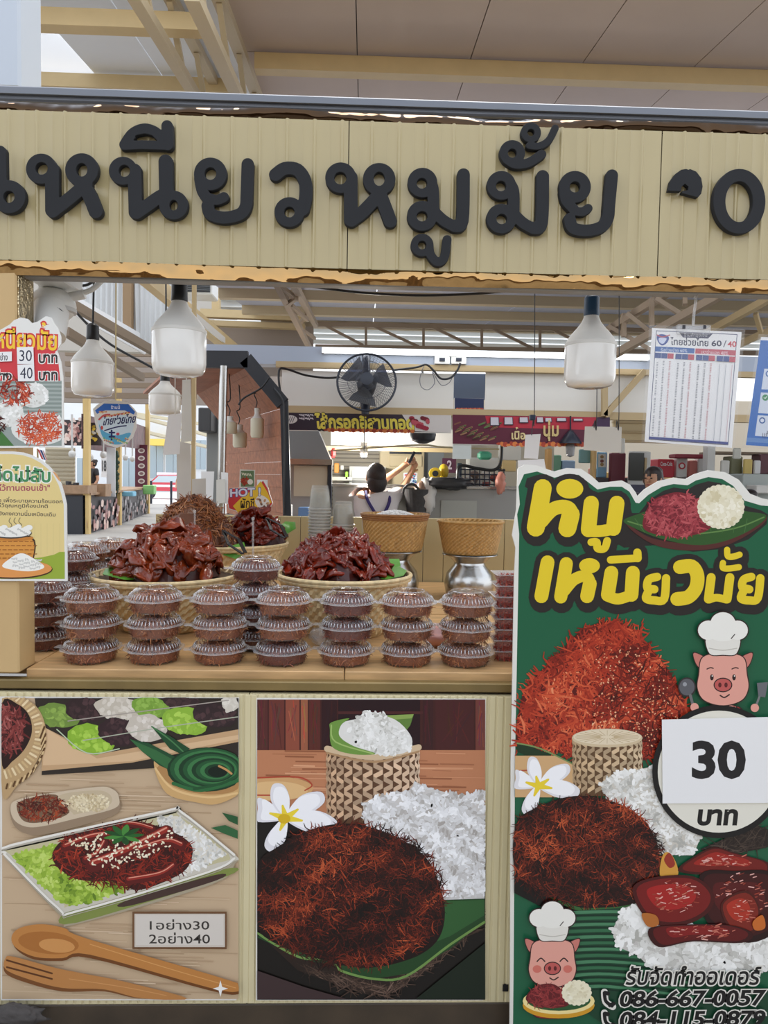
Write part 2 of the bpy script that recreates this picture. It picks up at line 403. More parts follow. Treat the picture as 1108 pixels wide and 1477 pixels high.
for xa, w in ((-.80, .07), (-1.06, .06)):
    t = thing('roof_truss', 'cream steel roof truss running back above the sign, %s one' % ('right hand' if xa > -.9 else 'left hand'), 'truss', (xa, 2.9, 0)); 
    mb = MB(); mb.obox((xa, 3.3, zc(3.3) - .05), (xa, 6.4, zc(6.4) - .05), w, .05); mb.build('top_chord', TRC, t)
    mb = MB(); mb.obox((xa, 3.3, zc(3.3) - .34), (xa, 6.4, zc(6.4) - .34), w, .05); mb.build('bottom_chord', TRC, t)
    yy = 3.3; k = 0
    while yy < 6.2:
        mb = MB(); mb.obox((xa, yy, zc(yy) - .07), (xa, yy + .3, zc(yy + .3) - .34), .03, .03); mb.build('web_bar', TRC, t); yy += .6
# grey gutter beam right behind the sign and a pale downpipe at the left
zt = at(554, 151, 1.9).z; zb = at(554, 172, 1.9).z
mb = MB(); mb.box((-1.6, 1.865, zb), (1.6, 2.02, zt), bev=.004); mb.box((-1.6, 1.855, zb + .012), (1.6, 1.866, zb + .018)); struct(mb.build('beam_gutter', mat('blue_grey_steel', (116, 120, 128), .45, .2)))
p = at(17, 60, 2.3); mb = MB(); mb.box((p.x - .06, 2.25, at(17, 139, 2.3).z), (p.x + .048, 2.4, p.z + .6), bev=.008); struct(mb.build('pillar_downpipe', mat('pale_blue_grey', (188, 196, 206), .5)))

# ------------------------------------------------------------------ the shop sign
zT = at(554, 176, YF).z; zB = at(554, 389, YF).z
sign = thing('shop_sign', 'long cream ribbed metal fascia sign with raised black shop name over the stall', 'sign', (0, YF, zB))
xs = [at(-60, 280, YF).x, at(503, 280, YF).x, at(953, 280, YF).x, at(1170, 280, YF).x]
for q in range(3):
    prof = []; x = xs[q]; n = 0; pitch = .0676
    prof.append((x, 0))
    while x + pitch < xs[q + 1] - .004:
        prof += [(x + .0245, 0), (x + .026, -.0012), (x + .0275, 0), (x + .0495, 0), (x + .051, -.0008), (x + .0525, -.0032), (x + .054, -.0046), (x + .0558, -.005), (x + .0576, -.0044), (x + .059, -.003), (x + .0605, -.0008), (x + .062, 0), (x + .0676, 0)]
        x += pitch
    prof.append((xs[q + 1] - .0025, 0))
    P2 = []
    for a in prof:
        if P2 and a[0] <= P2[-1][0]: continue
        P2.append(a)
    V = []; Fc = []
    for a, d in P2: V += [(a, YF + d, zB), (a, YF + d, zT), (a, YF + .012, zB), (a, YF + .012, zT)]
    for i in range(len(P2) - 1):
        b = i * 4; Fc += [(b, b + 4, b + 5, b + 1), (b + 2, b + 3, b + 7, b + 6), (b + 1, b + 5, b + 7, b + 3), (b, b + 2, b + 6, b + 4)]
    mk('cladding_sheet', V, Fc, CREAM, sign, smooth=True, angle=.9)
mb = MB(); mb.box((xs[0], YF + .013, zB), (xs[3], YF + .02, zT)); mb.build('backing_board', DARKB, sign)
def foil(name, x0, x1, za, zb, y, m, amp, parent, seed, dz=0):
    r = random.Random(seed); nx, nzz = 240, 7; V = []; f1 = nz2(seed, .10); f2 = nz2(seed + 1, .35)
    for i in range(nx):
        xx = x0 + (x1 - x0) * i / (nx - 1)
        for j in range(nzz):
            tt = j / (nzz - 1); V.append((xx, y - amp * (f1(xx, tt * .12) * .6 + f2(xx, tt * .1)) * (.35 + .65 * tt) - .006 * math.sin(PI * tt), za + (zb - za) * tt))
    return mk(name, V, [(i * nzz + j, i * nzz + nzz + j, i * nzz + nzz + j + 1, i * nzz + j + 1) for i in range(nx - 1) for j in range(nzz - 1)], m, parent, smooth=True, angle=3)
foil('foil_trim', xs[0], xs[3], zB + .004, zB - .036, YF + .004, GOLD, .006, sign, 5)
foil('foil_trim', xs[0], xs[3], zT - .002, zT + .026, YF + .012, GOLDD, .006, sign, 8)
# letters: outline = union of fat strokes and rings minus their eyes, cut from 18 mm foam
def contour(Fv, gx, gy):
    H, Wd = Fv.shape; seg = {}
    def pt(e):
        (i, j), (k, l) = e; a, b = Fv[i, j], Fv[k, l]; t = a / (a - b)
        return (gx[j] + (gx[l] - gx[j]) * t, gy[i] + (gy[k] - gy[i]) * t)
    neg = Fv < 0
    mix = neg[:-1, :-1].astype(int) + neg[1:, :-1] + neg[:-1, 1:] + neg[1:, 1:]
    for i, j in zip(*np.where((mix > 0) & (mix < 4))):
        c = [(i, j), (i, j + 1), (i + 1, j + 1), (i + 1, j)]; es = []
        for q in range(4):
            a, b = c[q], c[(q + 1) % 4]
            if neg[a] != neg[b]: es.append((tuple(sorted((a, b))), neg[a]))
        for q in range(0, len(es), 2):
            u, v = es[q], es[(q + 1) % len(es)]
            if not u[1]: u, v = v, u
            seg[u[0]] = v[0]
    loops = []
    while seg:
        s0, nx = seg.popitem(); L = [s0]
        while nx in seg: L.append(nx); nx = seg.pop(nx)
        loops.append([pt(e) for e in L])
    return loops
def sdf_loops(prims, holes, cuts=(), step=.9):
    al = [p for pr in prims for p in pr[1]]
    m = 56; x0, x1 = min(p[0] for p in al) - m, max(p[0] for p in al) + m; y0, y1 = min(p[1] for p in al) - m, max(p[1] for p in al) + m
    gx = np.arange(x0, x1, step); gy = np.arange(y0, y1, step); X, Yg = np.meshgrid(gx, gy); D = np.full(X.shape, 1e9)
    for kind, P, w in prims:
        if kind == 'd':
            rx, ry = w if isinstance(w, tuple) else (w, w); q = np.hypot((X - P[0][0]) / rx, (Yg - P[0][1]) / ry); D = np.minimum(D, (q - 1) * min(rx, ry)); continue
        if kind == 's': P = smooth_path(P, 5)
        for a, b in zip(P[:-1], P[1:]):
            dx, dy = b[0] - a[0], b[1] - a[1]; t = np.clip(((X - a[0]) * dx + (Yg - a[1]) * dy) / (dx * dx + dy * dy + 1e-9), 0, 1)
            D = np.minimum(D, np.hypot(X - a[0] - t * dx, Yg - a[1] - t * dy) - w / 2)
    for (cx, cy, rx, ry) in holes: D = np.maximum(D, -(np.hypot((X - cx) / rx, (Yg - cy) / ry) - 1) * min(rx, ry))
    return [l for l in contour(D + 1e-6, gx, gy) if len(l) > 6]
def solid(name, loops, Y, depth, m, parent, bev=.0012):
    c = bpy.data.curves.new(name, 'CURVE'); c.dimensions = '2D'; c.fill_mode = 'BOTH'; c.extrude = depth / 2; c.bevel_depth = bev; c.bevel_resolution = 1; c.offset = -bev
    for l in loops:
        l2 = l[::2] if len(l) > 40 else l
        A = at_np(l2, Y); sp = c.splines.new('POLY'); sp.points.add(len(l2) - 1)
        for q, a in zip(sp.points, A): q.co = (a[0], a[2], 0, 1)
        sp.use_cyclic_u = True
    o = bpy.data.objects.new(name, c); COL.objects.link(o)
    ev = o.evaluated_get(bpy.context.evaluated_depsgraph_get()); me = ev.to_mesh()
    V = [(v.co.x, Y + depth / 2 - v.co.z, v.co.y) for v in me.vertices]; Fc = [tuple(p.vertices) for p in me.polygons]; ev.to_mesh_clear()
    bpy.data.objects.remove(o); bpy.data.curves.remove(c)
    return mk(name, V, Fc, m, parent, smooth=True, angle=.5)
S_, D_ = 's', 'd'
def st(w, *P): return (S_, list(P), w)
def dk(x, y, r): return (D_, [(x, y)], r)
LET = [
 ([st(18, (0, 219), (.5, 250), (1, 285)), dk(13, 284, 24), st(17, (-40, 305), (-20, 290), (8, 270))], [(13, 284, 8, 8.5)]),
 ([dk(59.5, 243.5, 22), st(20.5, (75, 244), (75.3, 303)), st(19, (76, 305), (98, 288), (124, 266)), dk(118, 245, 24), st(20.5, (116, 262), (128, 280), (138, 305))], [(60, 243, 8.8, 8.8), (118, 245, 8, 9.5)]),
 ([dk(177.5, 246.5, 20.5), st(20, (194, 246), (195.5, 306)), st(19, (197, 307), (213, 296), (232, 283), (242, 283)), st(20.5, (238.8, 233), (240, 290)), dk(250.5, 296, 21)], [(179.5, 246.5, 8, 8.5), (250.5, 296, 6, 7.5)]),
 ([st(15, (179.5, 208.5), (191, 192.5), (207, 185.5), (222, 189), (234, 199), (242, 208)), ('l', [(179, 210), (205, 208.8), (242, 210)], 13), st(16.5, (241, 181.5), (242, 209))], [(208, 197, 13, 3.2)]),
 ([dk(303.6, 251, 23.8), st(16, (288, 258), (292, 276), (301, 288)), st(15, (301, 286), (313, 288.5), (323, 284.5)), st(18, (299.5, 297), (304, 309), (324, 314), (346, 309), (354.5, 298), (356, 280), (357.4, 237))], [(303.6, 250.5, 8.3, 8.8)]),
 ([st(19, (397.5, 252), (411, 243), (429, 245), (440, 261), (441, 283), (437, 302)), dk(417.5, 306, 21.7)], [(417.5, 306, 7.5, 7.5)]),
 ([dk(491.5, 256.5, 22.3), st(20, (506, 256), (506, 317)), st(19, (507, 318), (523, 306), (543, 285)), dk(547, 258.5, 23.5), st(19.5, (546, 275), (555, 297), (563, 319))], [(491, 257, 8.8, 8.8), (547, 258, 8, 10)]),
 ([dk(609.5, 263.5, 21.5), st(17, (618, 258), (624.5, 272), (625.5, 300)), dk(609, 311.5, 21.8), st(16.5, (626, 305), (640, 318), (656, 327)), st(18.5, (668.7, 252), (667, 318), (656, 326))], [(608.7, 264.5, 7.5, 7.5), (609, 312, 7.8, 7.2)]),
 ([dk(609, 353.6, 16.5), st(13, (619, 354), (621, 367), (631, 378), (641, 371), (645, 345.5))], [(609, 353.6, 6, 6)]),
 ([dk(723.4, 267.5, 21), st(17, (733, 262), (740.5, 275), (741.2, 303)), dk(723.4, 315.5, 21.6), st(16.5, (740.5, 308), (754, 321), (769.5, 330)), st(18.5, (783, 254.5), (781.4, 321), (770, 329))], [(722.8, 268.4, 7.3, 7.3), (723.8, 316, 7.6, 7.2)]),
 ([dk(739, 220.5, 18.5), st(13.5, (731, 230), (744, 237), (763, 234.5), (781.5, 222.5))], [(739, 221, 6.3, 6.3)]),
 ([dk(766, 191.3, 14.6), st(10.5, (764, 210), (778.5, 210.5), (792, 202), (801, 184.8))], [(766, 191.2, 5, 5)]),
 ([dk(829.5, 269.5, 23), st(15, (814, 277), (817, 290), (828, 302)), st(13, (828, 304), (840, 305.5), (848.5, 300.5)), st(17.5, (822, 316), (827, 329), (848, 332.5), (868, 327), (877, 314), (879, 295), (883, 253))], [(829.5, 269.7, 7.6, 7.8)]),
 ([dk(1066.5, 290.5, (37.7, 47))], [(1066.3, 291, 19.7, 29.2)]),
]
for pr, ho in LET: solid('sign_letter', sdf_loops(pr, ho), YF - .019, .014, BLACK, sign)
bl = [(880 + x * .2058, 160 + y * .2058) for x, y in [(410, 558), (425, 490), (460, 440), (500, 412), (535, 406), (550, 412), (562, 407), (605, 425), (640, 470), (650, 530), (640, 580), (618, 605), (505, 575), (506, 562), (548, 556), (552, 530), (525, 510), (502, 530), (498, 562)]]
o = slab('broken_letter', bl, YF - .019, .014, BLACK, sign)
# steel lintel behind the foil and beige corner pillar
mb = MB(); z = zB - .044; mb.box((-1.6, 1.835, z + .012), (1.6, 1.87, z + .034), bev=.003); struct(mb.build('beam_lintel', mat('lintel_grey', (150, 146, 140), .5, .2)))
zC = at(400, 967, 1.835).z            # counter top height
pL, pR = at(-60, 700, YF).x, at(27, 900, YF).x
mb = MB(); mb.box((pL, YF, zC - .004), (pR, YF + .09, zB - .016), bev=.004); struct(mb.build('pillar_left', BEIGE))
mb = MB(); p = at(42, 432, YF); mb.box((pR + .0005, YF + .006, p.z - .09), (pR + .003, YF + .086, zB - .03)); struct(mb.build('trim_1', mat('hammered_foil', (214, 196, 160), .12, 1, bump=1.0, bscale=55)))
# ------------------------------------------------------------------ counter front with cream panels
xr = at(760, 985, YF).x; x0w = at(38, 972, 1.83).x; xmid = at(497, 980, 1.83).x
zl = at(400, 997, YF).z
ct = thing('counter_top', 'long butcher block wooden counter carrying the stacked tubs', 'counter', (0, 2.5, zC))
for a, b in ((x0w, xmid - .001), (xmid + .001, 1.2)):
    mb = MB(); mb.box((a, 1.83, zC - .033), (b, 2.62, zC), bev=.002); mb.build('wood_slab', BUTCH, ct)
mb = MB(); mb.box((-1.4, 1.9, zC - .033), (x0w - .001, 2.62, zC)); mb.build('side_slab', BUTCH, ct)
mb = MB(); mb.box((-1.4, 2.63, zC - .033), (1.2, 3.45, zC)); mb.build('rear_slab', BUTCH, ct)
bt = MB(); bt.box((-1.4, 1.845, zC - .085), (1.4, 1.88, zC - .034)); struct(bt.build('trim_2', DARKB))
mb = MB(); mb.box((-1.4, YF + .002, zl), (xr, YF + .03, zl + .024), bev=.003); struct(mb.build('trim_3', OLIVE))
zp0, zp1 = at(350, 1449, YF).z, at(350, 1001, YF).z
def panel(pa, pb, nm):
    xa, xb = at(pa, 1200, YF).x, at(pb, 1200, YF).x; mb = MB(); pit = .0205; x = xa
    mb.box((xa, YF + .004, zp0), (xb, YF + .018, zp1))
    while x < xb - .008:
        mb.box((x + .003, YF + .0015, zp0 + .002), (x + pit - .002, YF + .006, zp1 - .002), bev=.0012); x += pit
    struct(mb.build(nm, CREAM2))
panel(-70, 357, 'wall_front_panel'); panel(358.5, 800, 'wall_front_panel')
mb = MB(); mb.box((-1.5, YF + .004, at(350, 1476, YF).z - .05), (1.5, YF + .05, zp0 - .001), bev=.004); struct(mb.build('trim_4', DARKB))
mb = MB(); mb.box((-1.5, 1.835, .02), (1.5, 1.87, zp0)); struct(mb.build('wall_front_kick', DARKB))
# ------------------------------------------------------------------ printed posters on the counter front
RED = [(14, 5, 4), (34, 10, 7), (66, 20, 12), (104, 34, 18), (150, 58, 30), (196, 92, 52)]
RED2 = [(36, 8, 7), (86, 20, 13), (134, 36, 22), (172, 54, 32), (205, 86, 52), (228, 138, 96)]
RICE = [(178, 176, 168), (212, 210, 203), (232, 231, 226), (246, 245, 241)]
GRN = [(96, 128, 34), (140, 172, 52), (168, 198, 74), (196, 218, 112)]
def dome(cx, cy, rx, ryu, ryd, jit=0):
    return lambda x, y: ((x - cx) / rx) ** 2 + ((y - cy) / (ryu if y < cy else ryd)) ** 2 < 1
def elf(cx, cy, rx, ry): return lambda x, y: ((x - cx) / rx) ** 2 + ((y - cy) / ry) ** 2 < 1
def board(name, label, rect, Y, m=CUT, th=.003):
    x0, y0, x1, y1 = rect
    t = thing(name, label, 'poster', at((x0 + x1) / 2, y1, Y + th))
    A = slab('backing_board', [(x0, y0), (x1, y0 + 1.2), (x1 - 4, y1), (x0 - 1, y1)] if x0 > 100 else [(x0 - 2, y0), (x1, y0 + 1.5), (x1 - 4, y1), (x0, y1)], Y, th, m, t)
    return t
# left poster: rice box
YP = YF - .003
pl = board('food_poster', 'photo poster of a rice box with red pork on the counter front, left poster', (1, 1005, 345, 1443), YP)
A = Art(YP, 11)
A.rect(3, 1007, 344, 1441, (198, 172, 140))
r = random.Random(5)
for i in range(170):
    y = r.uniform(1115, 1438); x = r.uniform(3, 270); l = r.uniform(30, 120); b = r.choice([(186, 158, 126), (208, 184, 152), (178, 150, 118), (214, 190, 160)])
    A.stroke([(x, y), (min(x + l, 343), y + l * .03)], r.uniform(.6, 1.8), b, sm=False, caps=False, k=A.k + (i % 10))
A.k += 11
A.poly([(50, 1007), (344, 1007), (344, 1098), (300, 1103), (60, 1118), (62, 1090)], (46, 38, 32))
A.poly([(62, 1048), (140, 1088), (344, 1052), (344, 1070), (190, 1100), (60, 1112)], (196, 160, 120))
A.poly([(62, 1048), (140, 1094), (344, 1060), (344, 1066), (190, 1098), (62, 1104)], (216, 182, 142))
def blur(cx, cy, rx, ry, c1, c2, n, sd, rot=.15):
    A.ell(cx, cy, rx, ry, c1, rot, jit=.06); q = random.Random(sd)
    for i in range(n):
        t = q.random(); c = tuple(a * (1 - t) + b * t for a, b in zip(c1, c2)); a, d = q.uniform(0, 6.3), math.sqrt(q.random()) * .85
        A.ell(cx + rx * d * math.cos(a), cy + ry * d * math.sin(a), q.uniform(3, 6), q.uniform(2, 4), c, q.uniform(0, 3), 9, k=A.k + i % 12)
    A.k += 13
for cx, cy, rx, ry, a, b, sd in ((84, 1032, 32, 17, (112, 140, 62), (150, 180, 84), 1), (125, 1024, 32, 17, (48, 32, 34), (78, 54, 56), 2), (172, 1022, 36, 17, (196, 186, 170), (226, 218, 206), 3), (218, 1020, 28, 15, (118, 156, 58), (150, 186, 84), 8), (262, 1014, 28, 9, (50, 34, 36), (80, 56, 56), 9),
                                 (132, 1066, 36, 22, (136, 178, 52), (176, 212, 84), 4), (172, 1056, 32, 20, (50, 32, 36), (84, 58, 60), 5), (212, 1050, 30, 20, (200, 190, 176), (228, 220, 210), 6), (268, 1040, 34, 20, (140, 180, 60), (178, 212, 90), 7), (310, 1032, 33, 17, (48, 34, 36), (80, 56, 58), 10), (332, 1016, 12, 10, (206, 198, 184), (226, 220, 208), 12)):
    blur(cx, cy, rx, ry, a, b, 46, sd)
A.stroke([(82, 1052), (125, 1086), (172, 1080)], 1.6, (188, 200, 170)); A.stroke([(98, 1040), (190, 1028), (330, 1010)], 1.4, (170, 160, 150)); A.stroke([(120, 1068), (230, 1050), (343, 1034)], 1.4, (176, 180, 160))
# woven basket of pork at the edge
A.spoly([(3, 1008), (34, 1008), (55, 1022), (66, 1050), (62, 1078), (46, 1110), (24, 1134), (3, 1146)], (188, 156, 112))
A.spoly([(3, 1014), (26, 1016), (42, 1032), (46, 1056), (36, 1080), (18, 1098), (3, 1104)], (40, 18, 16))
A.strands(150, elf(6, 1052, 30, 36), (3, 1018, 38, 1090), 16, 3, [(40, 14, 16), (92, 30, 30), (140, 62, 58), (180, 110, 104)], 20, 31, sc=10)
for i in range(34):
    a = -1.45 + i * .094; cx, cy = -12, 1058
    p = (cx + 64 * math.cos(a), cy + 57 * math.sin(a)); q = (cx + 74 * math.cos(a), cy + 67 * math.sin(a))
    if p[0] > 4: A.stroke([p, q], 3.2, (232, 210, 168) if i % 2 else (206, 176, 128), sm=False)
for i in range(26):
    a = -.3 + i * .075; p = (-12 + 78 * math.cos(a), 1064 + 70 * math.sin(a)); q = (-12 + 72 * math.cos(a), 1078 + 62 * math.sin(a))
    if p[0] > 5 and q[0] > 5: A.stroke([p, q], 2.6, (96, 66, 36) if i % 2 else (214, 184, 136), sm=False)
# pandan leaves in a wooden dish
A.spoly([(222, 1102), (240, 1098), (343, 1130), (343, 1146), (312, 1160), (282, 1157), (240, 1144)], (206, 166, 110)); A.spoly([(230, 1104), (343, 1106), (343, 1138), (300, 1146), (250, 1134)], (176, 132, 82))
A.stroke([(224, 1108), (250, 1138), (300, 1150), (342, 1144)], 3, (226, 190, 134))
A.poly([(187, 1066), (215, 1072), (254, 1092), (243, 1110), (230, 1104), (205, 1084)], (30, 74, 44)); A.poly([(187, 1066), (225, 1082), (250, 1096), (243, 1110), (205, 1084)], (52, 104, 60))
A.poly([(218, 1047), (246, 1062), (274, 1080), (262, 1088), (245, 1080)], (28, 72, 42)); A.stroke([(219, 1048), (244, 1066), (264, 1084)], 2, (70, 122, 74))
A.ell(298, 1110, 57, 32, (20, 56, 32)); 
for i in range(9):
    t = i / 8; A.ell(300 + 3 * t * 4, 1109 + t * 3, 55 - 38 * t, 30 - 20 * t, ((34, 84, 48), (58, 118, 68), (22, 58, 34))[i % 3])
A.ell(314, 1113, 14, 8, (10, 28, 18)); A.stroke([(316, 1105), (326, 1110), (334, 1116)], 3, (196, 148, 92)); A.stroke([(250, 1130), (290, 1140), (343, 1126)], 5, (44, 104, 58)); A.stroke([(280, 1138), (320, 1130), (343, 1118)], 4, (30, 80, 44))
A.rect(344.2, 1098, 358, 1162, (198, 172, 140)) if False else None
A.poly([(320, 1172), (343, 1178), (343, 1190), (330, 1184)], (40, 86, 50)); A.poly([(304, 1194), (325, 1190), (343, 1198), (343, 1210), (322, 1202)], (48, 98, 58))
# twin sauce dish
A.spoly([(14, 1168), (22, 1156), (60, 1148), (140, 1136), (165, 1140), (173, 1156), (168, 1174), (120, 1190), (62, 1204), (36, 1202), (20, 1190)], (150, 128, 104)); A.spoly([(15, 1164), (24, 1154), (60, 1146), (140, 1135), (164, 1139), (172, 1152), (165, 1166), (112, 1180), (60, 1192), (36, 1192), (20, 1182)], (206, 188, 162))
A.spoly([(24, 1164), (34, 1154), (80, 1146), (100, 1172), (60, 1186), (34, 1184)], (120, 92, 70)); A.spoly([(84, 1148), (140, 1140), (160, 1148), (156, 1162), (112, 1174), (104, 1172)], (196, 178, 148))
A.strands(260, elf(62, 1166, 37, 18), (24, 1146, 102, 1186), 9, 1.9, RED[1:], 20, 32, sc=8); A.grains(300, elf(128, 1158, 31, 13), (96, 1144, 160, 1172), 2.1, 1.3, [(186, 164, 124), (222, 206, 170), (240, 228, 198)], 20, 33)
# the box
A.spoly([(8, 1236), (20, 1222), (240, 1172), (262, 1171), (336, 1232), (339, 1246), (305, 1276), (110, 1333), (88, 1322)], (168, 156, 132)); A.spoly([(6, 1230), (16, 1219), (238, 1170), (260, 1170), (338, 1232), (338, 1242), (300, 1256), (110, 1312), (84, 1308)], (206, 200, 186))
A.spoly([(14, 1232), (22, 1224), (240, 1176), (258, 1176), (330, 1232), (296, 1250), (110, 1304), (88, 1300)], (196, 188, 150))
A.spoly([(92, 1318), (150, 1302), (320, 1254), (322, 1266), (110, 1331)], (128, 140, 70)); A.spoly([(180, 1300), (310, 1262), (312, 1270), (190, 1306)], (70, 50, 44))
g = in_poly([(16, 1234), (80, 1218), (130, 1250), (196, 1280), (150, 1296), (108, 1306), (88, 1302), (50, 1266)])
A.poly([(16, 1234), (80, 1218), (130, 1250), (190, 1280), (150, 1294), (108, 1306), (88, 1302)], (150, 180, 66)); A.grains(520, g, (14, 1216, 198, 1306), 4.6, 2.4, GRN, 30, 34)
w = in_poly([(226, 1178), (256, 1177), (328, 1232), (300, 1248), (262, 1264), (240, 1240)])
A.poly([(226, 1178), (256, 1177), (328, 1232), (262, 1264), (240, 1240)], (222, 216, 202)); A.grains(380, w, (226, 1177, 330, 1264), 3.8, 1.8, RICE, 30, 35)
A.spoly([(76, 1240), (90, 1212), (140, 1192), (190, 1184), (240, 1196), (274, 1216), (276, 1240), (258, 1262), (200, 1284), (170, 1272), (110, 1268)], (58, 16, 14))
A.strands(900, in_poly([(74, 1240), (90, 1210), (140, 1192), (190, 1184), (240, 1196), (276, 1216), (276, 1246), (250, 1266), (200, 1284), (165, 1280), (104, 1268)]), (72, 1182, 280, 1286), 17, 1.9, RED2[:5], 40, 36, sc=14, bias=-.12)
for P, w_ in (([(94, 1222), (130, 1208), (160, 1204)], 13), ([(150, 1216), (140, 1232), (124, 1240)], 12), ([(134, 1248), (180, 1230), (240, 1200)], 20), ([(180, 1188), (200, 1190), (220, 1196)], 9), ([(200, 1226), (240, 1214), (262, 1220)], 13), ([(186, 1270), (230, 1262), (250, 1250)], 12)):
    A.stroke(P, w_, (92, 22, 20)); A.stroke([(p[0] - 1, p[1] - w_ * .2) for p in P], w_ * .45, (150, 44, 34)); A.stroke([(p[0], p[1] - w_ * .3) for p in P], w_ * .12, (224, 150, 128))
A.grains(170, in_poly([(90, 1212), (155, 1200), (168, 1216), (250, 1196), (245, 1222), (170, 1252), (134, 1252), (120, 1226)]), (88, 1194, 256, 1256), 2.3, 1.3, [(226, 210, 176), (246, 236, 212)], 14, 37)
for a in range(9):
    q = a * .7; A.spoly([(178, 1206), (178 + 18 * math.cos(q - .3), 1205 + 9 * math.sin(q - .3)), (178 + 30 * math.cos(q), 1204 + 15 * math.sin(q)), (178 + 18 * math.cos(q + .3), 1205 + 9 * math.sin(q + .3))], ((38, 96, 40), (70, 136, 58), (28, 76, 34))[a % 3])
for P in ([(8, 1230), (16, 1219), (238, 1170), (260, 1170), (338, 1233)], [(6, 1232), (84, 1310), (112, 1314), (300, 1258), (338, 1238)]): A.stroke(P, 3.2, (236, 232, 222)); A.stroke([(p[0], p[1] + 4) for p in P], 1, (180, 172, 156))
# price plate, spoon, fork, sparkle
A.rect(191, 1315, 327, 1369, (112, 78, 50)); A.rect(194, 1318, 324.5, 1366, (206, 196, 184)); A.rect(196, 1320, 322.5, 1363, (214, 206, 196))
A.text('1อย่าง30', 216, 1326, 302, 1341, (58, 52, 48), off=.008); A.text('2อย่าง40', 215, 1345, 303, 1361, (58, 52, 48), off=.008)
SP = (190, 128, 66)
A.spoly([(18, 1352), (30, 1340), (60, 1334), (94, 1340), (124, 1354), (343, 1421), (343, 1434), (300, 1428), (130, 1382), (90, 1386), (50, 1384), (24, 1370)], (112, 66, 28)); A.spoly([(17, 1350), (30, 1338), (60, 1333), (94, 1339), (126, 1354), (343, 1418), (343, 1430), (300, 1424), (130, 1377), (90, 1382), (50, 1380), (22, 1366)], SP); A.ell(70, 1360, 44, 16, (170, 108, 50), .1); A.ell(82, 1364, 26, 10, (206, 146, 84), .1)
A.spoly([(8, 1384), (20, 1382), (80, 1400), (130, 1410), (180, 1420), (270, 1440), (200, 1440), (150, 1430), (90, 1430), (40, 1418), (8, 1404)], (120, 74, 36)); A.spoly([(8, 1382), (20, 1380), (80, 1396), (130, 1406), (180, 1416), (270, 1440), (205, 1440), (150, 1427), (90, 1425), (40, 1412), (8, 1398)], (186, 128, 72))
for d in (0, 10): A.stroke([(10, 1385 + d), (75, 1404 + d * .8)], 2.6, (92, 52, 22), sm=False)
A.stroke([(130, 1362), (240, 1396), (340, 1425)], 1.2, (214, 158, 94)); A.stroke([(100, 1412), (180, 1424), (240, 1436)], 1.2, (206, 150, 92))
A.poly([(318, 1414), (320.5, 1423.5), (329, 1426), (320.5, 1428.5), (318, 1438), (315.5, 1428.5), (307, 1426), (315.5, 1423.5)], (244, 240, 234))
A.build('printed_photo', PRINT, pl, clip=(2, 1006, 344.5, 1442))

# right poster: shredded pork and sticky rice
pr = board('food_poster', 'photo poster of dark shredded pork with sticky rice, right poster on the counter front', (370, 1007, 701, 1443), YP)
A = Art(YP, 12)
A.rect(371, 1009, 700, 1442, (22, 18, 15)); A.rect(371, 1009, 700, 1083, (66, 30, 28))
for x0, x1, c in ((371, 386, (84, 40, 38)), (388, 410, (104, 50, 42)), (412, 432, (140, 74, 56)), (434, 444, (150, 90, 64)), (446, 462, (88, 40, 34)), (464, 486, (46, 18, 22)), (488, 606, (36, 14, 20)), (610, 625, (58, 26, 28)), (628, 684, (70, 30, 30)), (686, 700, (112, 58, 50))):
    A.rect(x0, 1009, x1, 1082, c)
    for q in range(8): A.stroke([(r.uniform(x0 + 2, x1 - 2), r.uniform(1010, 1030)), (r.uniform(x0 + 2, x1 - 2), r.uniform(1050, 1080))], 1.4, tuple(v * r.uniform(.75, 1.3) for v in c), sm=False, k=A.k)
    A.k += 1
A.rect(488, 1026, 610, 1030, (74, 34, 34))
A.rect(371, 1082, 700, 1180, (188, 126, 90))
for i in range(60):
    y = r.uniform(1083, 1150); x = r.uniform(371, 640); A.stroke([(x, y), (min(x + r.uniform(20, 90), 699), y + 1)], r.uniform(.8, 2.4), r.choice([(208, 148, 110), (166, 106, 74), (150, 92, 62), (216, 160, 122)]), sm=False, caps=False, k=A.k + i % 8)
A.k += 9
A.ell(396, 1137, 56, 17, (206, 160, 108)); A.ell(396, 1141, 48, 14, (222, 182, 128)); A.stroke([(371, 1122), (430, 1121), (450, 1132), (440, 1140)], 2, (176, 70, 48)); A.stroke([(371, 1147), (400, 1147)], 2, (176, 70, 48))
def weave(A, x0, y0, x1, y1, nx, ny, base, hi, lo, bulge=4, slant=.35):
    A.spoly([(x0, y0), ((x0 + x1) / 2, y0 + bulge * 1.5), (x1, y0), (x1 - 1, y1), ((x0 + x1) / 2, y1 + bulge), (x0 + 1, y1)], lo, 3) if False else A.poly([(x0, y0), (x1, y0), (x1 - 2, y1), (x0 + 2, y1)], lo)
    q = random.Random(x0); w = (x1 - x0) / nx; h = (y1 - y0) / ny
    for j in range(ny):
        for i in range(nx):
            u = (i + .5) / nx; cx = x0 + (x1 - x0) * (.5 - .5 * math.cos(PI * u)); ww = w * (math.sin(PI * u) * 1.45 + .12); cy = y0 + (j + .5) * h + bulge * math.sin(PI * u)
            if cy + h * .5 > y1 + 2: continue
            f = .55 + .45 * u; g_ = q.uniform(.84, 1.1); c = tuple((a * f + b * (1 - f)) * g_ for a, b in zip(hi, base)); s = 1 if j % 2 else -1
            A.poly([(cx - ww * .46, cy - h * .36 + s * h * slant), (cx + ww * .46, cy - h * .36 - s * h * slant), (cx + ww * .46, cy + h * .36 - s * h * slant), (cx - ww * .46, cy + h * .36 + s * h * slant)], c); A.k -= 1
    A.k += 1
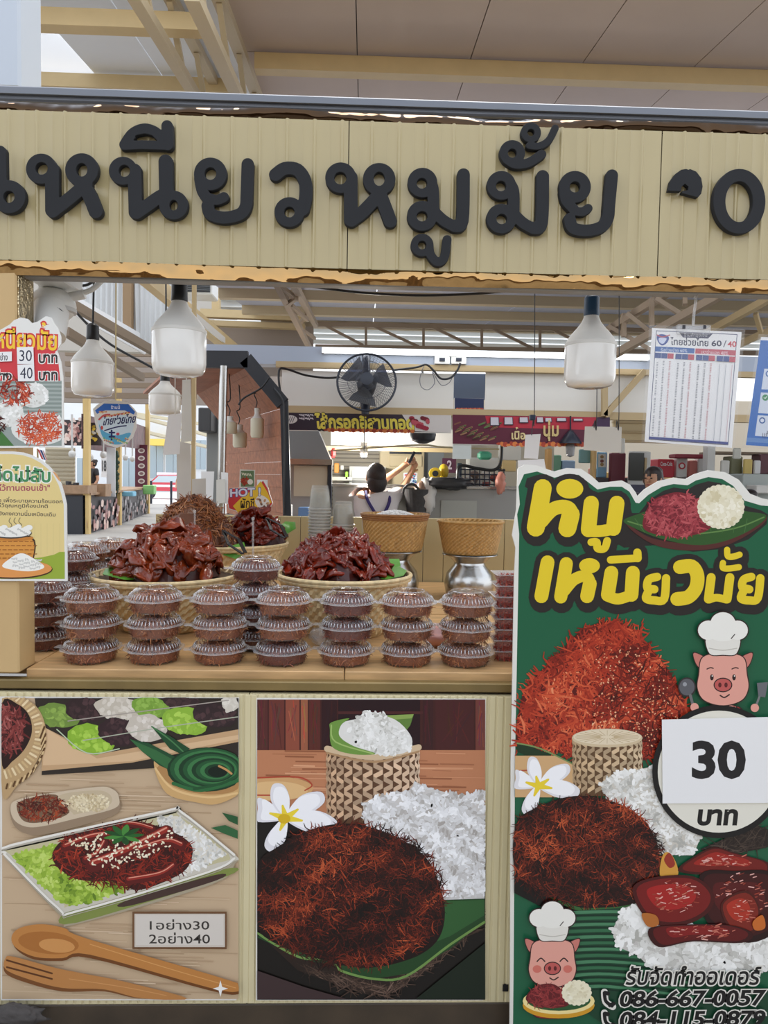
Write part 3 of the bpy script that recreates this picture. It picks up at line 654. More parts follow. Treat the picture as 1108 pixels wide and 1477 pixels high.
weave(A, 471, 1078, 605, 1188, 14, 11, (150, 104, 64), (222, 194, 166), (92, 62, 42))
A.stroke([(472, 1080), (540, 1092), (604, 1078)], 9, (210, 184, 150)); A.stroke([(472, 1086), (540, 1099), (604, 1084)], 3, (176, 140, 102))
A.poly([(556, 1032), (597, 1030), (592, 1046), (586, 1054), (570, 1048)], (96, 128, 58)); A.poly([(556, 1032), (597, 1030), (594, 1036), (568, 1038)], (138, 164, 84))
A.spoly([(490, 1074), (486, 1050), (500, 1040), (560, 1034), (592, 1060), (590, 1082), (560, 1088)], (226, 224, 218)); A.grains(420, in_poly([(498, 1056), (512, 1036), (528, 1026), (552, 1026), (566, 1048), (588, 1056), (594, 1080), (560, 1090), (520, 1080)]), (486, 1024, 596, 1092), 4, 2, RICE, 30, 41)
A.spoly([(476, 1052), (478, 1042), (504, 1036), (492, 1046), (490, 1062), (510, 1076), (542, 1087), (510, 1088), (480, 1078)], (110, 148, 66)); A.stroke([(478, 1046), (484, 1070), (538, 1087)], 2, (158, 186, 106))
# frangipani
for a in (-2.75, -1.75, -.75, .2, 1.9):
    cx, cy = 412, 1180; c, q = math.cos(a), math.sin(a) * .75
    P = [(cx, cy), (cx + 34 * c - 16 * q, cy + 34 * q + 15 * c), (cx + 68 * c - 12 * q, cy + 62 * q + 12 * c), (cx + 74 * c + 8 * q, cy + 66 * q - 6 * c), (cx + 40 * c + 18 * q, cy + 36 * q - 17 * c)]
    P = [(max(x, 372), y) for x, y in P]; A.spoly(P, (228, 226, 230)); A.spoly([((x - cx) * .86 + cx + 1, (y - cy) * .86 + cy - 2) for x, y in P], (246, 245, 247))
for a in (-2.75, -1.75, -.75, .2, 1.9): A.stroke([(412, 1180), (412 + 24 * math.cos(a), 1180 + 18 * math.sin(a))], 11, (236, 210, 60), 3)
A.ell(410, 1181, 9, 7, (214, 176, 30))
# sticky rice block
RP = [(524, 1160), (540, 1150), (590, 1140), (600, 1128), (616, 1136), (640, 1142), (668, 1148), (699, 1140), (699, 1296), (640, 1298), (628, 1270), (600, 1220), (560, 1206), (526, 1190)]
A.poly(RP, (206, 202, 198)); A.grains(1500, in_poly(RP), (520, 1126, 700, 1300), 5.2, 2.2, [(170, 164, 158), (206, 204, 202), (230, 230, 231), (250, 250, 251)], 40, 42)
# leaf and dark tray
A.poly([(371, 1345), (700, 1300), (700, 1330), (640, 1380), (560, 1436), (520, 1432), (430, 1400)], (40, 28, 22))
A.strands(260, in_poly([(420, 1390), (560, 1424), (700, 1312), (700, 1336), (600, 1410), (560, 1438), (500, 1430)]), (410, 1300, 700, 1440), 26, 1.6, [(30, 22, 18), (70, 52, 42), (130, 106, 92)], 20, 43, dirf=lambda x, y: -.6 if x > 560 else .35, curv=.03)
A.poly([(371, 1352), (440, 1385), (485, 1392), (500, 1405), (540, 1412), (590, 1404), (650, 1368), (699, 1328), (699, 1296), (640, 1298), (560, 1330), (400, 1330)], (34, 68, 34)); A.poly([(640, 1300), (699, 1298), (699, 1320), (650, 1350), (600, 1370)], (48, 92, 48))
A.stroke([(371, 1346), (430, 1380), (476, 1384), (492, 1400), (540, 1412), (586, 1408), (650, 1362), (699, 1330)], 3.4, (112, 146, 76))
pd = dome(505, 1290, 137, 102, 106)
A.spoly([(372, 1250), (400, 1222), (450, 1196), (505, 1188), (560, 1202), (610, 1232), (632, 1270), (642, 1318), (630, 1358), (590, 1384), (520, 1396), (440, 1376), (372, 1340)], (26, 9, 7))
A.strands(3600, lambda x, y: pd(x, y) and x > 372, (371, 1186, 644, 1398), 20, 1.5, RED, 60, 44, sc=20, con=.75, bias=-.07, curv=.3)
A.strands(90, lambda x, y: (not pd(x, y + 4)) and pd(x, y - 5) is False and dome(505, 1288, 139, 105, 100)(x, y), (374, 1180, 644, 1300), 12, 1.1, RED[2:5], 10, 45)
A.poly([(371, 1400), (440, 1424), (500, 1441), (371, 1441)], (62, 46, 46)); A.poly([(600, 1441), (700, 1360), (700, 1441)], (22, 34, 22))
A.build('printed_photo', PRINT, pr, clip=(371, 1009, 700.5, 1442))
mb = MB(); c = at(730, 1425, YF); mb.box((c.x - .009, YF - .001, c.z - .009), (c.x + .006, YF + .004, c.z + .009)); tag(mb.build('tape_scrap', BLKP, origin=(c.x, YF, c.z)), 'small black tape scrap on the cream panel edge by the green board', 'tape')
# ------------------------------------------------------------------ tall green cut-out board at the right
YB = 1.735
gb = thing('menu_board', 'tall green cut-out menu board with yellow title and price of thirty baht', 'sign board', (at(930, 1600, YB).x, YB, 0))
OUT = [(734, 1640), (736, 1400), (737, 1100), (742, 830), (744, 790), (739, 772), (745, 735), (747, 676), (757, 670), (775, 671), (790, 677), (800, 680), (818, 675), (838, 676), (853, 686), (864, 696), (880, 695), (897, 693), (909, 699), (917, 710), (920, 716), (930, 706), (950, 694), (972, 689), (990, 691), (1002, 684), (1022, 678), (1046, 681), (1066, 692), (1082, 712), (1100, 719), (1130, 724), (1190, 735), (1190, 1640)]
slab('board_panel', OUT, YB, .006, mat('board_white', (222, 219, 210), .4), gb)
A = Art(YB, 21); GR = (30, 92, 62); BK = (42, 38, 36); YL = (226, 198, 44)
A.poly([(738, 1640), (741, 1400), (743, 1100), (749, 770), (746, 742), (752, 720), (1190, 745), (1190, 1640)], GR)
TIT = [(26, [(783, 704), (773, 761)]), (20, [(781, 752), (797, 735), (815, 731), (824, 739), (819, 762)]), (26, [(823.5, 742), (818.5, 762)]),
       (22, [(853, 726), (849, 764)]), (17, [(849, 766), (866, 766), (884, 763)]), (22, [(890, 726), (885, 762)]), (11, [(853, 782), (861, 782), (862, 791), (872, 791), (876, 780)]),
       (20, [(790, 811), (781, 860)]), (19, [(817, 813), (809, 861)]), (17, [(814, 852), (828, 836), (845, 831), (851, 842), (847, 861)]), (20, [(851, 842), (847, 860)]),
       (20, [(882, 826), (877, 858)]), (16, [(877, 860), (892, 864), (911, 858)]), (20, [(913, 826), (911, 858)]), (11, [(881, 807.5), (920, 805)]), (12, [(919.5, 797), (920, 805)]),
       (12, [(948, 832), (936, 836), (934, 848), (944, 850)]), (12, [(936, 852), (932, 863), (944, 866), (958, 864), (961, 834)]),
       (20, [(981, 818), (998, 817), (1006, 830), (1004, 848), (993, 861), (977, 864)]),
       (13, [(1026, 833), (1022, 864)]), (11, [(1023, 865), (1034, 862), (1048, 865)]), (13, [(1053, 833), (1049, 864)]), (9, [(1043, 812), (1043, 819), (1052, 820), (1066, 818)]), (9, [(1049, 793), (1050, 802), (1057, 803), (1067, 800)]),
       (12, [(1084, 832), (1073, 836), (1071, 847), (1081, 850)]), (12, [(1073, 852), (1069, 863), (1081, 866), (1093, 863), (1097, 834)])]
DOT = [(822, 705, 19.5, 14.2), (850.5, 816, 15, 11)]
def title(g, c, dy=0):
    for w, P in TIT: A.stroke([(x + dy * .2, y + dy) for x, y in P], w + 2 * g, c, sm=len(P) > 2); A.k -= 1
    for x, y, a, b in DOT: A.ell(x, y + dy, a + g, b + g, c); A.k -= 1
    A.k += 2
LEAF = [(900, 750), (930, 738), (960, 726), (1020, 720), (1070, 736), (1106, 744), (1080, 766), (1040, 782), (1000, 786), (950, 776), (912, 760)]
A.poly([(748, 702), (756, 684), (775, 680), (800, 689), (818, 684), (835, 685), (848, 695), (862, 706), (880, 702), (897, 702), (908, 709), (917, 725), (922, 726), (935, 714), (955, 702), (972, 698), (992, 700), (1004, 693), (1022, 688), (1042, 691), (1058, 701), (1074, 722), (1098, 729), (1190, 736), (1190, 860), (760, 860)], GR)
A.poly([(757, 702), (760, 690), (775, 685), (800, 694), (818, 689), (835, 690), (846, 700), (860, 711), (880, 707), (897, 708), (904, 716), (912, 740), (922, 740), (938, 720), (957, 708), (972, 703), (992, 706), (1004, 699), (1022, 694), (1040, 697), (1054, 707), (1070, 728), (1098, 736), (1108, 742), (1106, 756), (1080, 778), (1040, 792), (1000, 796), (950, 786), (900, 790)], BK)
title(9, BK, 1.5); title(8, BK, 6)
A.spoly([(904, 754), (940, 776), (1000, 784), (1050, 776), (1104, 746), (1096, 760), (1050, 786), (1000, 794), (950, 788), (915, 768)], (82, 42, 38))
A.spoly(LEAF, (48, 84, 40)); A.stroke([(906, 752), (950, 764), (1000, 770), (1060, 762), (1102, 746)], 2, (96, 130, 70))
for i in range(10): A.stroke([(916 + i * 18, 748 + (i % 3)), (930 + i * 16, 768)], .9, (70, 108, 58), sm=False)
A.spoly([(930, 764), (930, 742), (942, 722), (958, 714), (980, 710), (1004, 718), (1020, 736), (1026, 760), (1000, 772), (965, 774)], (116, 36, 44))
A.strands(330, elf(977, 744, 45, 29), (930, 714, 1024, 774), 16, 2.6, [(96, 26, 36), (150, 54, 62), (178, 80, 84), (200, 104, 104)], 20, 51, sc=9, curv=.5)
for a in range(26): q = a * .2416; A.ell(1040 + 29 * math.cos(q), 731 + 27 * math.sin(q), 5.5, 5.5, (224, 216, 188), n=10, k=A.k)
A.k += 1; A.ell(1040, 731, 30, 28, (224, 216, 188)); A.grains(170, elf(1040, 731, 30, 28), (1008, 700, 1072, 762), 4, 3, [(206, 194, 158), (226, 218, 190), (240, 234, 214)], 16, 52)
title(0, YL)
# pork mountain
M1 = [(748, 1076), (752, 1010), (768, 980), (800, 950), (822, 925), (846, 905), (880, 896), (910, 905), (935, 930), (960, 960), (978, 990), (990, 1020), (985, 1060), (950, 1090), (900, 1100), (840, 1096), (800, 1084)]
A.spoly(M1, (88, 20, 16)); A.strands(1900, in_poly(M1), (746, 892, 992, 1100), 26, 3, RED2[1:], 60, 53, sc=26, con=.7, bias=.02, curv=.42)
A.strands(300, in_poly([(900, 930), (960, 962), (990, 1030), (950, 1090), (900, 1095), (880, 1000)]), (880, 930, 992, 1095), 15, 2, RED2[:3], 20, 54)
A.grains(240, in_poly([(860, 940), (930, 930), (985, 1030), (940, 1080), (850, 1060)]), (850, 930, 990, 1080), 1.3, .9, [(226, 150, 110), (240, 190, 150)], 8, 55)
A.strands(26, lambda x, y: not in_poly(M1)(x, y) and in_poly([(742, 1010), (830, 908), (880, 888), (925, 905), (995, 1010)])(x, y), (744, 888, 992, 1020), 17, 2.6, RED2[2:5], 8, 56)
A.poly([(746, 1072), (770, 1078), (800, 1092), (760, 1090), (746, 1084)], (28, 52, 30)); A.stroke([(746, 1072), (780, 1080), (830, 1104)], 2.2, (120, 140, 84))
A.poly([(743, 1090), (800, 1090), (840, 1110), (840, 1150), (743, 1150)], (204, 164, 116)); A.stroke([(744, 1112), (780, 1110)], 2, (170, 74, 50))
A.ell(876, 1064, 51, 13, (214, 196, 166)); weave(A, 826, 1066, 926, 1148, 13, 9, (136, 100, 62), (214, 190, 156), (96, 70, 46)); A.ell(876, 1065, 51, 13, (206, 186, 152)); A.ell(876, 1063, 49, 11, (222, 206, 178))
for i in range(24): q = i * .262; A.stroke([(876 + 10 * math.cos(q), 1063 + 2 * math.sin(q)), (876 + 46 * math.cos(q), 1063 + 9.6 * math.sin(q))], .8, (190, 168, 132), sm=False, caps=False); A.k -= 1
A.k += 1
for a in (-2.75, -1.75, -.75, .2, 1.9):
    cx, cy = 777, 1134; c, q = math.cos(a), math.sin(a) * .75; s = .8
    P = [(max(cx + u * s * c - v * s * q, 744), cy + u * s * q * .95 + v * s * c) for u, v in ((0, 0), (34, 15), (68, 12), (74, -6), (40, -17))]
    A.spoly(P, (224, 222, 224)); A.spoly([((x - cx) * .86 + cx + 1, (y - cy) * .86 + cy - 2) for x, y in P], (243, 242, 243))
for a in (-2.75, -1.75, -.75, .2, 1.9): A.stroke([(777, 1134), (777 + 19 * math.cos(a), 1134 + 14 * math.sin(a))], 9, (232, 204, 52), 3)
RB = [(866, 1130), (890, 1112), (920, 1110), (950, 1104), (1010, 1180), (1014, 1200), (1000, 1234), (950, 1232), (930, 1190), (880, 1160)]
A.poly(RB, (204, 198, 186)); A.grains(700, in_poly(RB), (860, 1100, 1018, 1238), 4.6, 2, RICE, 40, 57)
A.poly([(1010, 1225), (1090, 1190), (1108, 1196), (1108, 1222), (1040, 1236)], (36, 26, 22)); A.strands(90, in_poly([(1010, 1225), (1090, 1188), (1108, 1196), (1108, 1222), (1040, 1236)]), (1010, 1188, 1108, 1236), 24, 1.5, [(30, 22, 18), (60, 48, 40), (96, 80, 70)], 8, 58, dirf=lambda x, y: -.4, curv=.03)
A.poly([(742, 1258), (800, 1300), (900, 1310), (960, 1290), (960, 1320), (860, 1330), (800, 1318), (742, 1288)], (20, 16, 14)); A.stroke([(792, 1290), (840, 1312), (920, 1306)], 5, (52, 96, 48))
d2 = dome(842, 1232, 114, 82, 78)
A.spoly([(744, 1190), (776, 1164), (830, 1148), (890, 1158), (935, 1190), (952, 1240), (940, 1290), (890, 1308), (830, 1304), (780, 1288), (744, 1262)], (30, 9, 7))
A.strands(2300, lambda x, y: d2(x, y) and x > 744, (742, 1148, 958, 1310), 18, 1.5, RED, 50, 59, sc=16, con=.7, bias=-.02, curv=.3)
# big leaf, rice, glazed pork
A.poly([(788, 1316), (960, 1306), (1000, 1420), (1190, 1430), (1190, 1500), (900, 1500), (820, 1440), (800, 1380)], (26, 66, 44))
for i in range(13): y = 1318 + i * 9; A.stroke([(790 + i * 3, y), (880, y - 3), (1000, y + i)], 5, (50, 104, 70) if i % 2 else (74, 128, 92), 3); A.stroke([(790 + i * 3, y + 4), (880, y + 2), (1000, y + 4 + i)], 1.6, (14, 44, 30))
R3 = [(884, 1340), (900, 1310), (925, 1300), (960, 1320), (1040, 1350), (1108, 1330), (1150, 1340), (1150, 1400), (1060, 1398), (1000, 1402), (940, 1398), (920, 1378), (892, 1366)]
A.poly(R3, (196, 192, 186)); A.grains(900, in_poly(R3), (880, 1296, 1150, 1404), 6, 3, RICE, 40, 60)
def glaze(P, c, hl):
    A.spoly(P, tuple(v * .6 for v in c)); cx, cy = np.mean([p[0] for p in P]), np.mean([p[1] for p in P])
    A.spoly([((x - cx) * .9 + cx, (y - cy) * .86 + cy - 1) for x, y in P], c); A.spoly([((x - cx) * .6 + cx - 4, (y - cy) * .5 + cy - 5) for x, y in P], tuple(min(v * 1.4, 255) for v in c)); q = random.Random(P[0][0])
    for i in range(hl):
        a, d = q.uniform(0, 6.3), math.sqrt(q.random()) * .62; x, y = cx + (max(p[0] for p in P) - cx) * d * math.cos(a), cy - 4 + (max(p[1] for p in P) - cy) * d * math.sin(a)
        A.stroke([(x, y), (x + q.uniform(2, 8), y + q.uniform(-3, 2))], q.uniform(.7, 1.8), q.choice([(226, 170, 160), (196, 110, 92), (150, 60, 46)]), sm=False, k=A.k + i % 6)
    A.k += 7
A.spoly([(952, 1262), (956, 1234), (966, 1230), (976, 1246), (978, 1262), (966, 1268)], (206, 150, 62)); A.spoly([(958, 1240), (966, 1230), (974, 1246), (966, 1252)], (150, 52, 36))
glaze([(978, 1256), (1000, 1236), (1030, 1222), (1060, 1230), (1108, 1244), (1108, 1262), (1060, 1260), (1020, 1262)], (110, 26, 20), 46)
glaze([(1010, 1262), (1060, 1256), (1120, 1262), (1130, 1330), (1080, 1360), (1020, 1330)], (60, 14, 14), 60)
glaze([(1040, 1304), (1076, 1284), (1096, 1310), (1088, 1346), (1056, 1344)], (122, 34, 22), 30)
glaze([(912, 1284), (940, 1266), (1000, 1264), (1030, 1290), (1020, 1318), (980, 1336), (936, 1328)], (116, 24, 22), 70)
glaze([(936, 1340), (980, 1334), (1050, 1334), (1086, 1346), (1070, 1360), (1000, 1358), (950, 1366)], (92, 18, 18), 46)
A.spoly([(926, 1318), (946, 1320), (950, 1334), (934, 1336)], (176, 104, 44)); A.spoly([(1086, 1330), (1100, 1320), (1104, 1338), (1090, 1342)], (196, 104, 40))
# price roundel
A.ell(1037, 1113, 96, 96, (24, 22, 22), n=64); A.ell(1037, 1113, 88, 88, (226, 222, 208), n=64)
A.text('บาท', 1005, 1167, 1063, 1191, (26, 24, 24), off=.045, shear=.12)
# cook pigs
def pig(ox, oy, s, wink):
    L = lambda P: [(ox + x * s, oy + y * s) for x, y in P]; DK = (52, 34, 32); PK = (222, 158, 142); PK2 = (196, 120, 108)
    def sh(P, c, g=1.6): 
        A.spoly(L(P), DK); cx, cy = np.mean([p[0] for p in P]), np.mean([p[1] for p in P]); q = [(cx + (x - cx) * (1 - g * 2 / max(8, math.hypot(x - cx, y - cy) * 2)), cy + (y - cy) * (1 - g * 2 / max(8, math.hypot(x - cx, y - cy) * 2))) for x, y in P]; A.spoly(L(q), c)
    def E(x, y, a, b, c, o=1.6):
        if o: A.ell(ox + x * s, oy + y * s, (a + o) * s, (b + o) * s, DK)
        A.ell(ox + x * s, oy + y * s, a * s, b * s, c)
    sh([(-24, 46), (24, 46), (30, 70), (26, 92), (-26, 92), (-30, 70)], (150, 44, 38))
    sh([(-22, 50), (-36, 58), (-44, 72), (-36, 76), (-24, 66)], PK); sh([(22, 50), (36, 58), (44, 72), (36, 76), (24, 66)], PK); sh([(-20, 46), (0, 42), (20, 46), (14, 54), (-14, 54)], PK)
    A.stroke(L([(-16, 48), (-15, 58)]), 5 * s, (150, 44, 38)); A.stroke(L([(16, 48), (15, 58)]), 5 * s, (150, 44, 38))
    sh([(-44, -30), (-38, -32), (-22, -22), (-26, -6), (-38, -12)], PK2); sh([(44, -30), (38, -32), (22, -22), (26, -6), (38, -12)], PK2)
    sh([(-30, -26), (0, -32), (30, -26), (36, 0), (38, 20), (28, 38), (0, 46), (-28, 38), (-38, 20), (-36, 0)], PK)
    E(0, 15, 12, 9, (186, 88, 84)); E(-4.4, 15, 2.4, 3.6, (92, 34, 34), 0); E(4.4, 15, 2.4, 3.6, (92, 34, 34), 0)
    if wink:
        for d in (-1, 1): A.stroke(L([(d * 18 - 6, 4), (d * 18, -1), (d * 18 + 6, 4)]), 2 * s, DK); E(d * 24, 16, 7, 6, (206, 112, 98), 0)
    else:
        for d in (-1, 1): E(d * 16, 4, 2.6, 4.4, (40, 26, 26), 0); A.ell(ox + d * 16 * s + .6, oy + 2 * s, .8, 1, (240, 236, 230)); A.stroke(L([(d * 18 - 5, -8), (d * 18, -10), (d * 18 + 4, -9)]), 1.6 * s, DK)
    A.stroke(L([(-4, 30), (2, 33), (9, 29)]), 2 * s, DK)
    for x, y, a, b in ((-21, -64, 15, 14), (21, -64, 15, 14), (0, -74, 18, 16)): A.ell(ox + x * s, oy + y * s, (a + 1.7) * s, (b + 1.7) * s, DK)
    sh([(-23, -58), (23, -58), (21, -30), (0, -27), (-21, -30)], (226, 222, 212))
    for x, y, a, b in ((-21, -64, 15, 14), (21, -64, 15, 14), (0, -74, 18, 16), (0, -58, 20, 10)): A.ell(ox + x * s, oy + y * s, a * s, b * s, (234, 231, 222))
    A.stroke(L([(-20, -38), (0, -35), (20, -38)]), 1.3 * s, (190, 184, 172)); A.stroke(L([(12, -52), (17, -58)]), 1.4 * s, DK)
pig(1043, 973, 1.0, False)
A.ell(991, 991, 13, 14, (52, 44, 44)); A.ell(991, 991, 11, 12, (92, 92, 96)); A.stroke([(996, 1003), (1000, 1018)], 4, (110, 108, 108)); A.ell(988, 987, 3, 3, (150, 152, 156)); A.stroke([(1096, 1004), (1090, 1020)], 3, (120, 118, 118)); A.poly([(1092, 985), (1108, 984), (1104, 1006), (1094, 1004)], (104, 104, 108)); A.ell(1002, 1020, 6, 6, (222, 158, 142)); A.ell(1089, 1021, 6, 6, (222, 158, 142))
A.ell(1037, 1113, 96, 96, (24, 22, 22), n=64); A.ell(1037, 1113, 88, 88, (226, 222, 208), n=64); A.text('บาท', 1005, 1167, 1063, 1191, (26, 24, 24), off=.045, shear=.12)
pig(797, 1383, .92, True)
A.ell(806, 1450, 52, 19, (206, 150, 40)); A.ell(806, 1444, 52, 19, (238, 218, 150)); A.ell(806, 1443, 46, 15, (42, 84, 46)); A.spoly([(760, 1444), (764, 1430), (780, 1420), (800, 1420), (816, 1434), (820, 1450), (790, 1454)], (96, 26, 30)); A.strands(120, elf(790, 1438, 28, 16), (762, 1420, 818, 1454), 11, 2, [(84, 20, 26), (140, 48, 50), (166, 70, 66)], 12, 62, curv=.5, sc=7)
for a in range(18): q = a * .349; A.ell(832 + 18 * math.cos(q), 1432 + 15 * math.sin(q), 4, 4, (236, 228, 198), n=9, k=A.k)
A.k += 1; A.ell(832, 1432, 19, 16, (236, 228, 198)); A.grains(60, elf(832, 1432, 18, 15), (812, 1416, 852, 1450), 3, 2, [(214, 202, 164), (242, 236, 212)], 8, 63)
# order lines
WH = (226, 222, 212)
A.text('รับจัดทำออเดอร์', 902, 1393, 1094, 1421, (24, 22, 22), off=.02, shear=.18, out=.06, oc=WH)
for y in (1429, 1459):
    A.text('086-667-0057' if y == 1429 else '084-115-0879', 892, y, 1102, y + 24, (22, 20, 20), off=.03, shear=.18, slope=-.01, out=.05, oc=WH)
    A.stroke([(872, y + 2), (874, y + 16), (884, y + 23)], 10, WH); A.stroke([(872, y + 3), (874, y + 15), (883, y + 22)], 5, (24, 22, 22)); A.stroke([(873, y + 3), (877, y + 4)], 6, (24, 22, 22)); A.stroke([(880, y + 21), (885, y + 19)], 6, (24, 22, 22))
A.build('printed_face', PRINT, gb, clip=(735, 600, 1190, 1640)); YPP = YB - A.km * A.eps - .0022; print('KM', A.km)
slab('price_paper', [(955, 1038), (1125, 1034), (1125, 1158), (956, 1159)], YPP, .0006, PAPER, gb)
A = Art(YPP, 22); A.text('30', 998, 1068, 1076, 1124, (34, 32, 34), off=.035); A.build('printed_number', PRINT, gb)

# ------------------------------------------------------------------ two boards on the left pillar
Yq = YF - .006
t = thing('price_sign', 'red cut-out price sign with handwritten 30 and 40 on the left pillar', 'sign', at(40, 645, Yq + .004))
OUT = [(-60, 478), (0, 476), (14, 468), (20, 462), (30, 458), (40, 460), (46, 466), (54, 464), (60, 460), (66, 456), (74, 458), (78, 466), (84, 474), (88, 486), (88, 496), (82, 505), (88, 522), (91, 545), (92, 645), (-60, 647)]
slab('sign_panel', OUT, Yq, .004, mat('sign_white', (224, 222, 216), .4), t)
A = Art(Yq, 23); A.poly([(-58, 500), (0, 494), (78, 504), (84, 520), (87, 549), (-58, 549)], (206, 60, 66)); A.rect(-58, 549, 89, 643, (146, 156, 150))
for i in range(16): A.stroke([(-50, 551 + i * 3), (89, 552 + i * 3)], 1, (176, 184, 178) if i % 2 else (120, 132, 124), sm=False, caps=False)
A.text('เหนียวมั้ย', -14, 462, 82, 502, (240, 196, 52), off=.02, slope=.04, out=.07, oc=(206, 60, 60))
A.text('บาท', 56, 511, 83, 524, (48, 42, 42), off=.03, out=.06, oc=(240, 236, 230)); A.text('บาท', 56, 536, 83, 549, (48, 42, 42), off=.03, out=.06, oc=(240, 236, 230)); A.text('อย่าง', -20, 533, 17, 549, (48, 42, 42), off=.03, out=.06, oc=(240, 236, 230))
for (cx, cy, rx, ry) in ((48, 570, 22, 18), (12, 596, 22, 20), (58, 618, 42, 24)): A.ell(cx, cy, rx, ry, (222, 222, 216)); A.grains(70, elf(cx, cy, rx, ry), (cx - rx, cy - ry, cx + rx, cy + ry), 3, 1.6, RICE, 10, cx)
A.poly([(-58, 612), (0, 620), (20, 643), (-58, 643)], (70, 116, 60))
A.strands(110, elf(24, 566, 24, 20), (0, 546, 50, 588), 12, 2, RED2[1:], 12, 71, sc=8); A.strands(260, elf(57, 617, 32, 23), (22, 594, 90, 642), 12, 1.7, [(150, 44, 30), (200, 80, 46), (226, 118, 74)], 16, 72, sc=8); A.strands(40, elf(-4, 612, 12, 14), (-16, 598, 10, 630), 10, 2, RED[1:4], 8, 73)
A.build('printed_face', PRINT, t, clip=(-58, 440, 89.5, 644))
for (x0, y0, x1, y1, s) in ((24, 501, 48, 525, '30'), (25, 526, 49, 550, '40')):
    slab('paper_patch', [(x0, y0), (x1, y0 - 1), (x1 + 1, y1), (x0 + 1, y1)], Yq - .003, .0006, PAPER, t)
    A = Art(Yq - .003, 24); A.text(s, x0 + 4, y0 + 4, x1 - 2, y1 - 4, (44, 46, 66)); A.build('handwritten_number', PRINT, t)
slab('paper_patch', [(-8, 508), (17, 507), (17, 521), (-8, 522)], Yq - .003, .0006, PAPER, t); A = Art(Yq - .003, 25); A.text('อย่าง', -4, 509, 11, 520, (60, 56, 58), off=.02); A.build('handwritten_word', PRINT, t)
t = thing('tips_sign', 'yellow arched sign with green heading and drawn basket of sticky rice', 'sign', at(30, 838, Yq + .004))
arc = [(-80, 655)] + [(0, 651), (18, 651)] + [(18 + 76 * math.sin(a * PI / 16), 727 - 76 * math.cos(a * PI / 16)) for a in range(1, 8)] + [(96, 728), (97, 838), (-80, 838)]
slab('sign_panel', arc, Yq, .004, mat('sign_white', (224, 222, 216), .4), t)
A = Art(Yq, 26); A.poly([(-78, 660), (0, 655), (18, 655)] + [(18 + 72 * math.sin(a * PI / 16), 727 - 72 * math.cos(a * PI / 16)) for a in range(1, 8)] + [(92, 728), (93.5, 835), (-78, 835)], (224, 202, 138))
for i in range(9): A.stroke([(14 + i * 9, 755), (14 + i * 9, 800)], .4, (208, 188, 128), sm=False, caps=False)
A.poly([(40, 806), (60, 804), (78, 800), (86, 796), (93.5, 796), (93.5, 835), (-78, 835), (-78, 808)], (150, 170, 62)); A.spoly([(76, 680), (82, 684), (88, 694), (84, 692)], (214, 160, 110))
A.text('เคล็ดไม่ลับ', -34, 670, 73, 693, (72, 138, 92), off=.03, slope=.03, out=.07, oc=(238, 234, 220)); A.text('ไว้ทานตอนเช้า"', -2, 698, 72, 708, (164, 70, 92), off=.02)
for y, s, x1 in ((716, 'ผนิด เพื่อระบายความร้อนออก', 90), (725, 'เก็บไว้อุณหภูมิห้องปกติ', 69), (735, 'ข้าวยังคงความนิ่มเหมือนเดิม', 80)): A.text(s, -14, y, x1, y + 8, (66, 58, 62), off=.012, slope=.02)
for i in range(3): A.stroke([(15 + i * 7, 747), (13 + i * 7, 752), (17 + i * 7, 757), (15 + i * 7, 761)], 1.1, (120, 110, 84))
A.spoly([(-20, 770), (46, 774), (48, 810), (40, 822), (-20, 822)], (66, 48, 36)); A.spoly([(-20, 772), (44, 776), (46, 810), (38, 820), (-20, 820)], (214, 148, 70))
for j in range(6):
    for i in range(7): A.stroke([(-4 + i * 8 + (j % 2) * 4, 781 + j * 6), (1 + i * 8 + (j % 2) * 4, 781 + j * 6)], 1.2, (150, 88, 40), sm=False)
A.stroke([(-20, 775), (20, 778), (46, 776)], 4, (196, 126, 56)); A.ell(16, 769, 30, 8, (70, 64, 58)); A.ell(16, 768, 29, 7, (236, 234, 226)); 
for i in range(14): A.ell(-10 + i * 4, 764 + (i * 7) % 9 - 4, 5, 4, (238, 236, 228), k=A.k)
A.k += 1; A.ell(18, 821, 58, 14, (76, 50, 34)); A.ell(18, 820, 57, 13, (222, 150, 84)); A.spoly([(4, 818), (14, 806), (30, 798), (46, 804), (64, 818), (40, 824)], (240, 238, 230))
for i in range(40): A.stroke([(r.uniform(8, 58), r.uniform(806, 820)), (0, 0)][:1] * 1 + [(r.uniform(8, 58), r.uniform(806, 820))], .5, (150, 146, 140), sm=False) if False else A.ell(18 + (i * 17) % 42, 806 + (i * 11) % 15, 2.4, 1.2, (206, 204, 198), i, 7, k=A.k)
A.k += 1
for i in range(30): A.ell(-8 + (i * 13) % 50, 763 + (i * 7) % 9, 2, 1, (196, 194, 188), i, 7, k=A.k)
A.build('printed_face', PRINT, t, clip=(-78, 640, 94, 836))

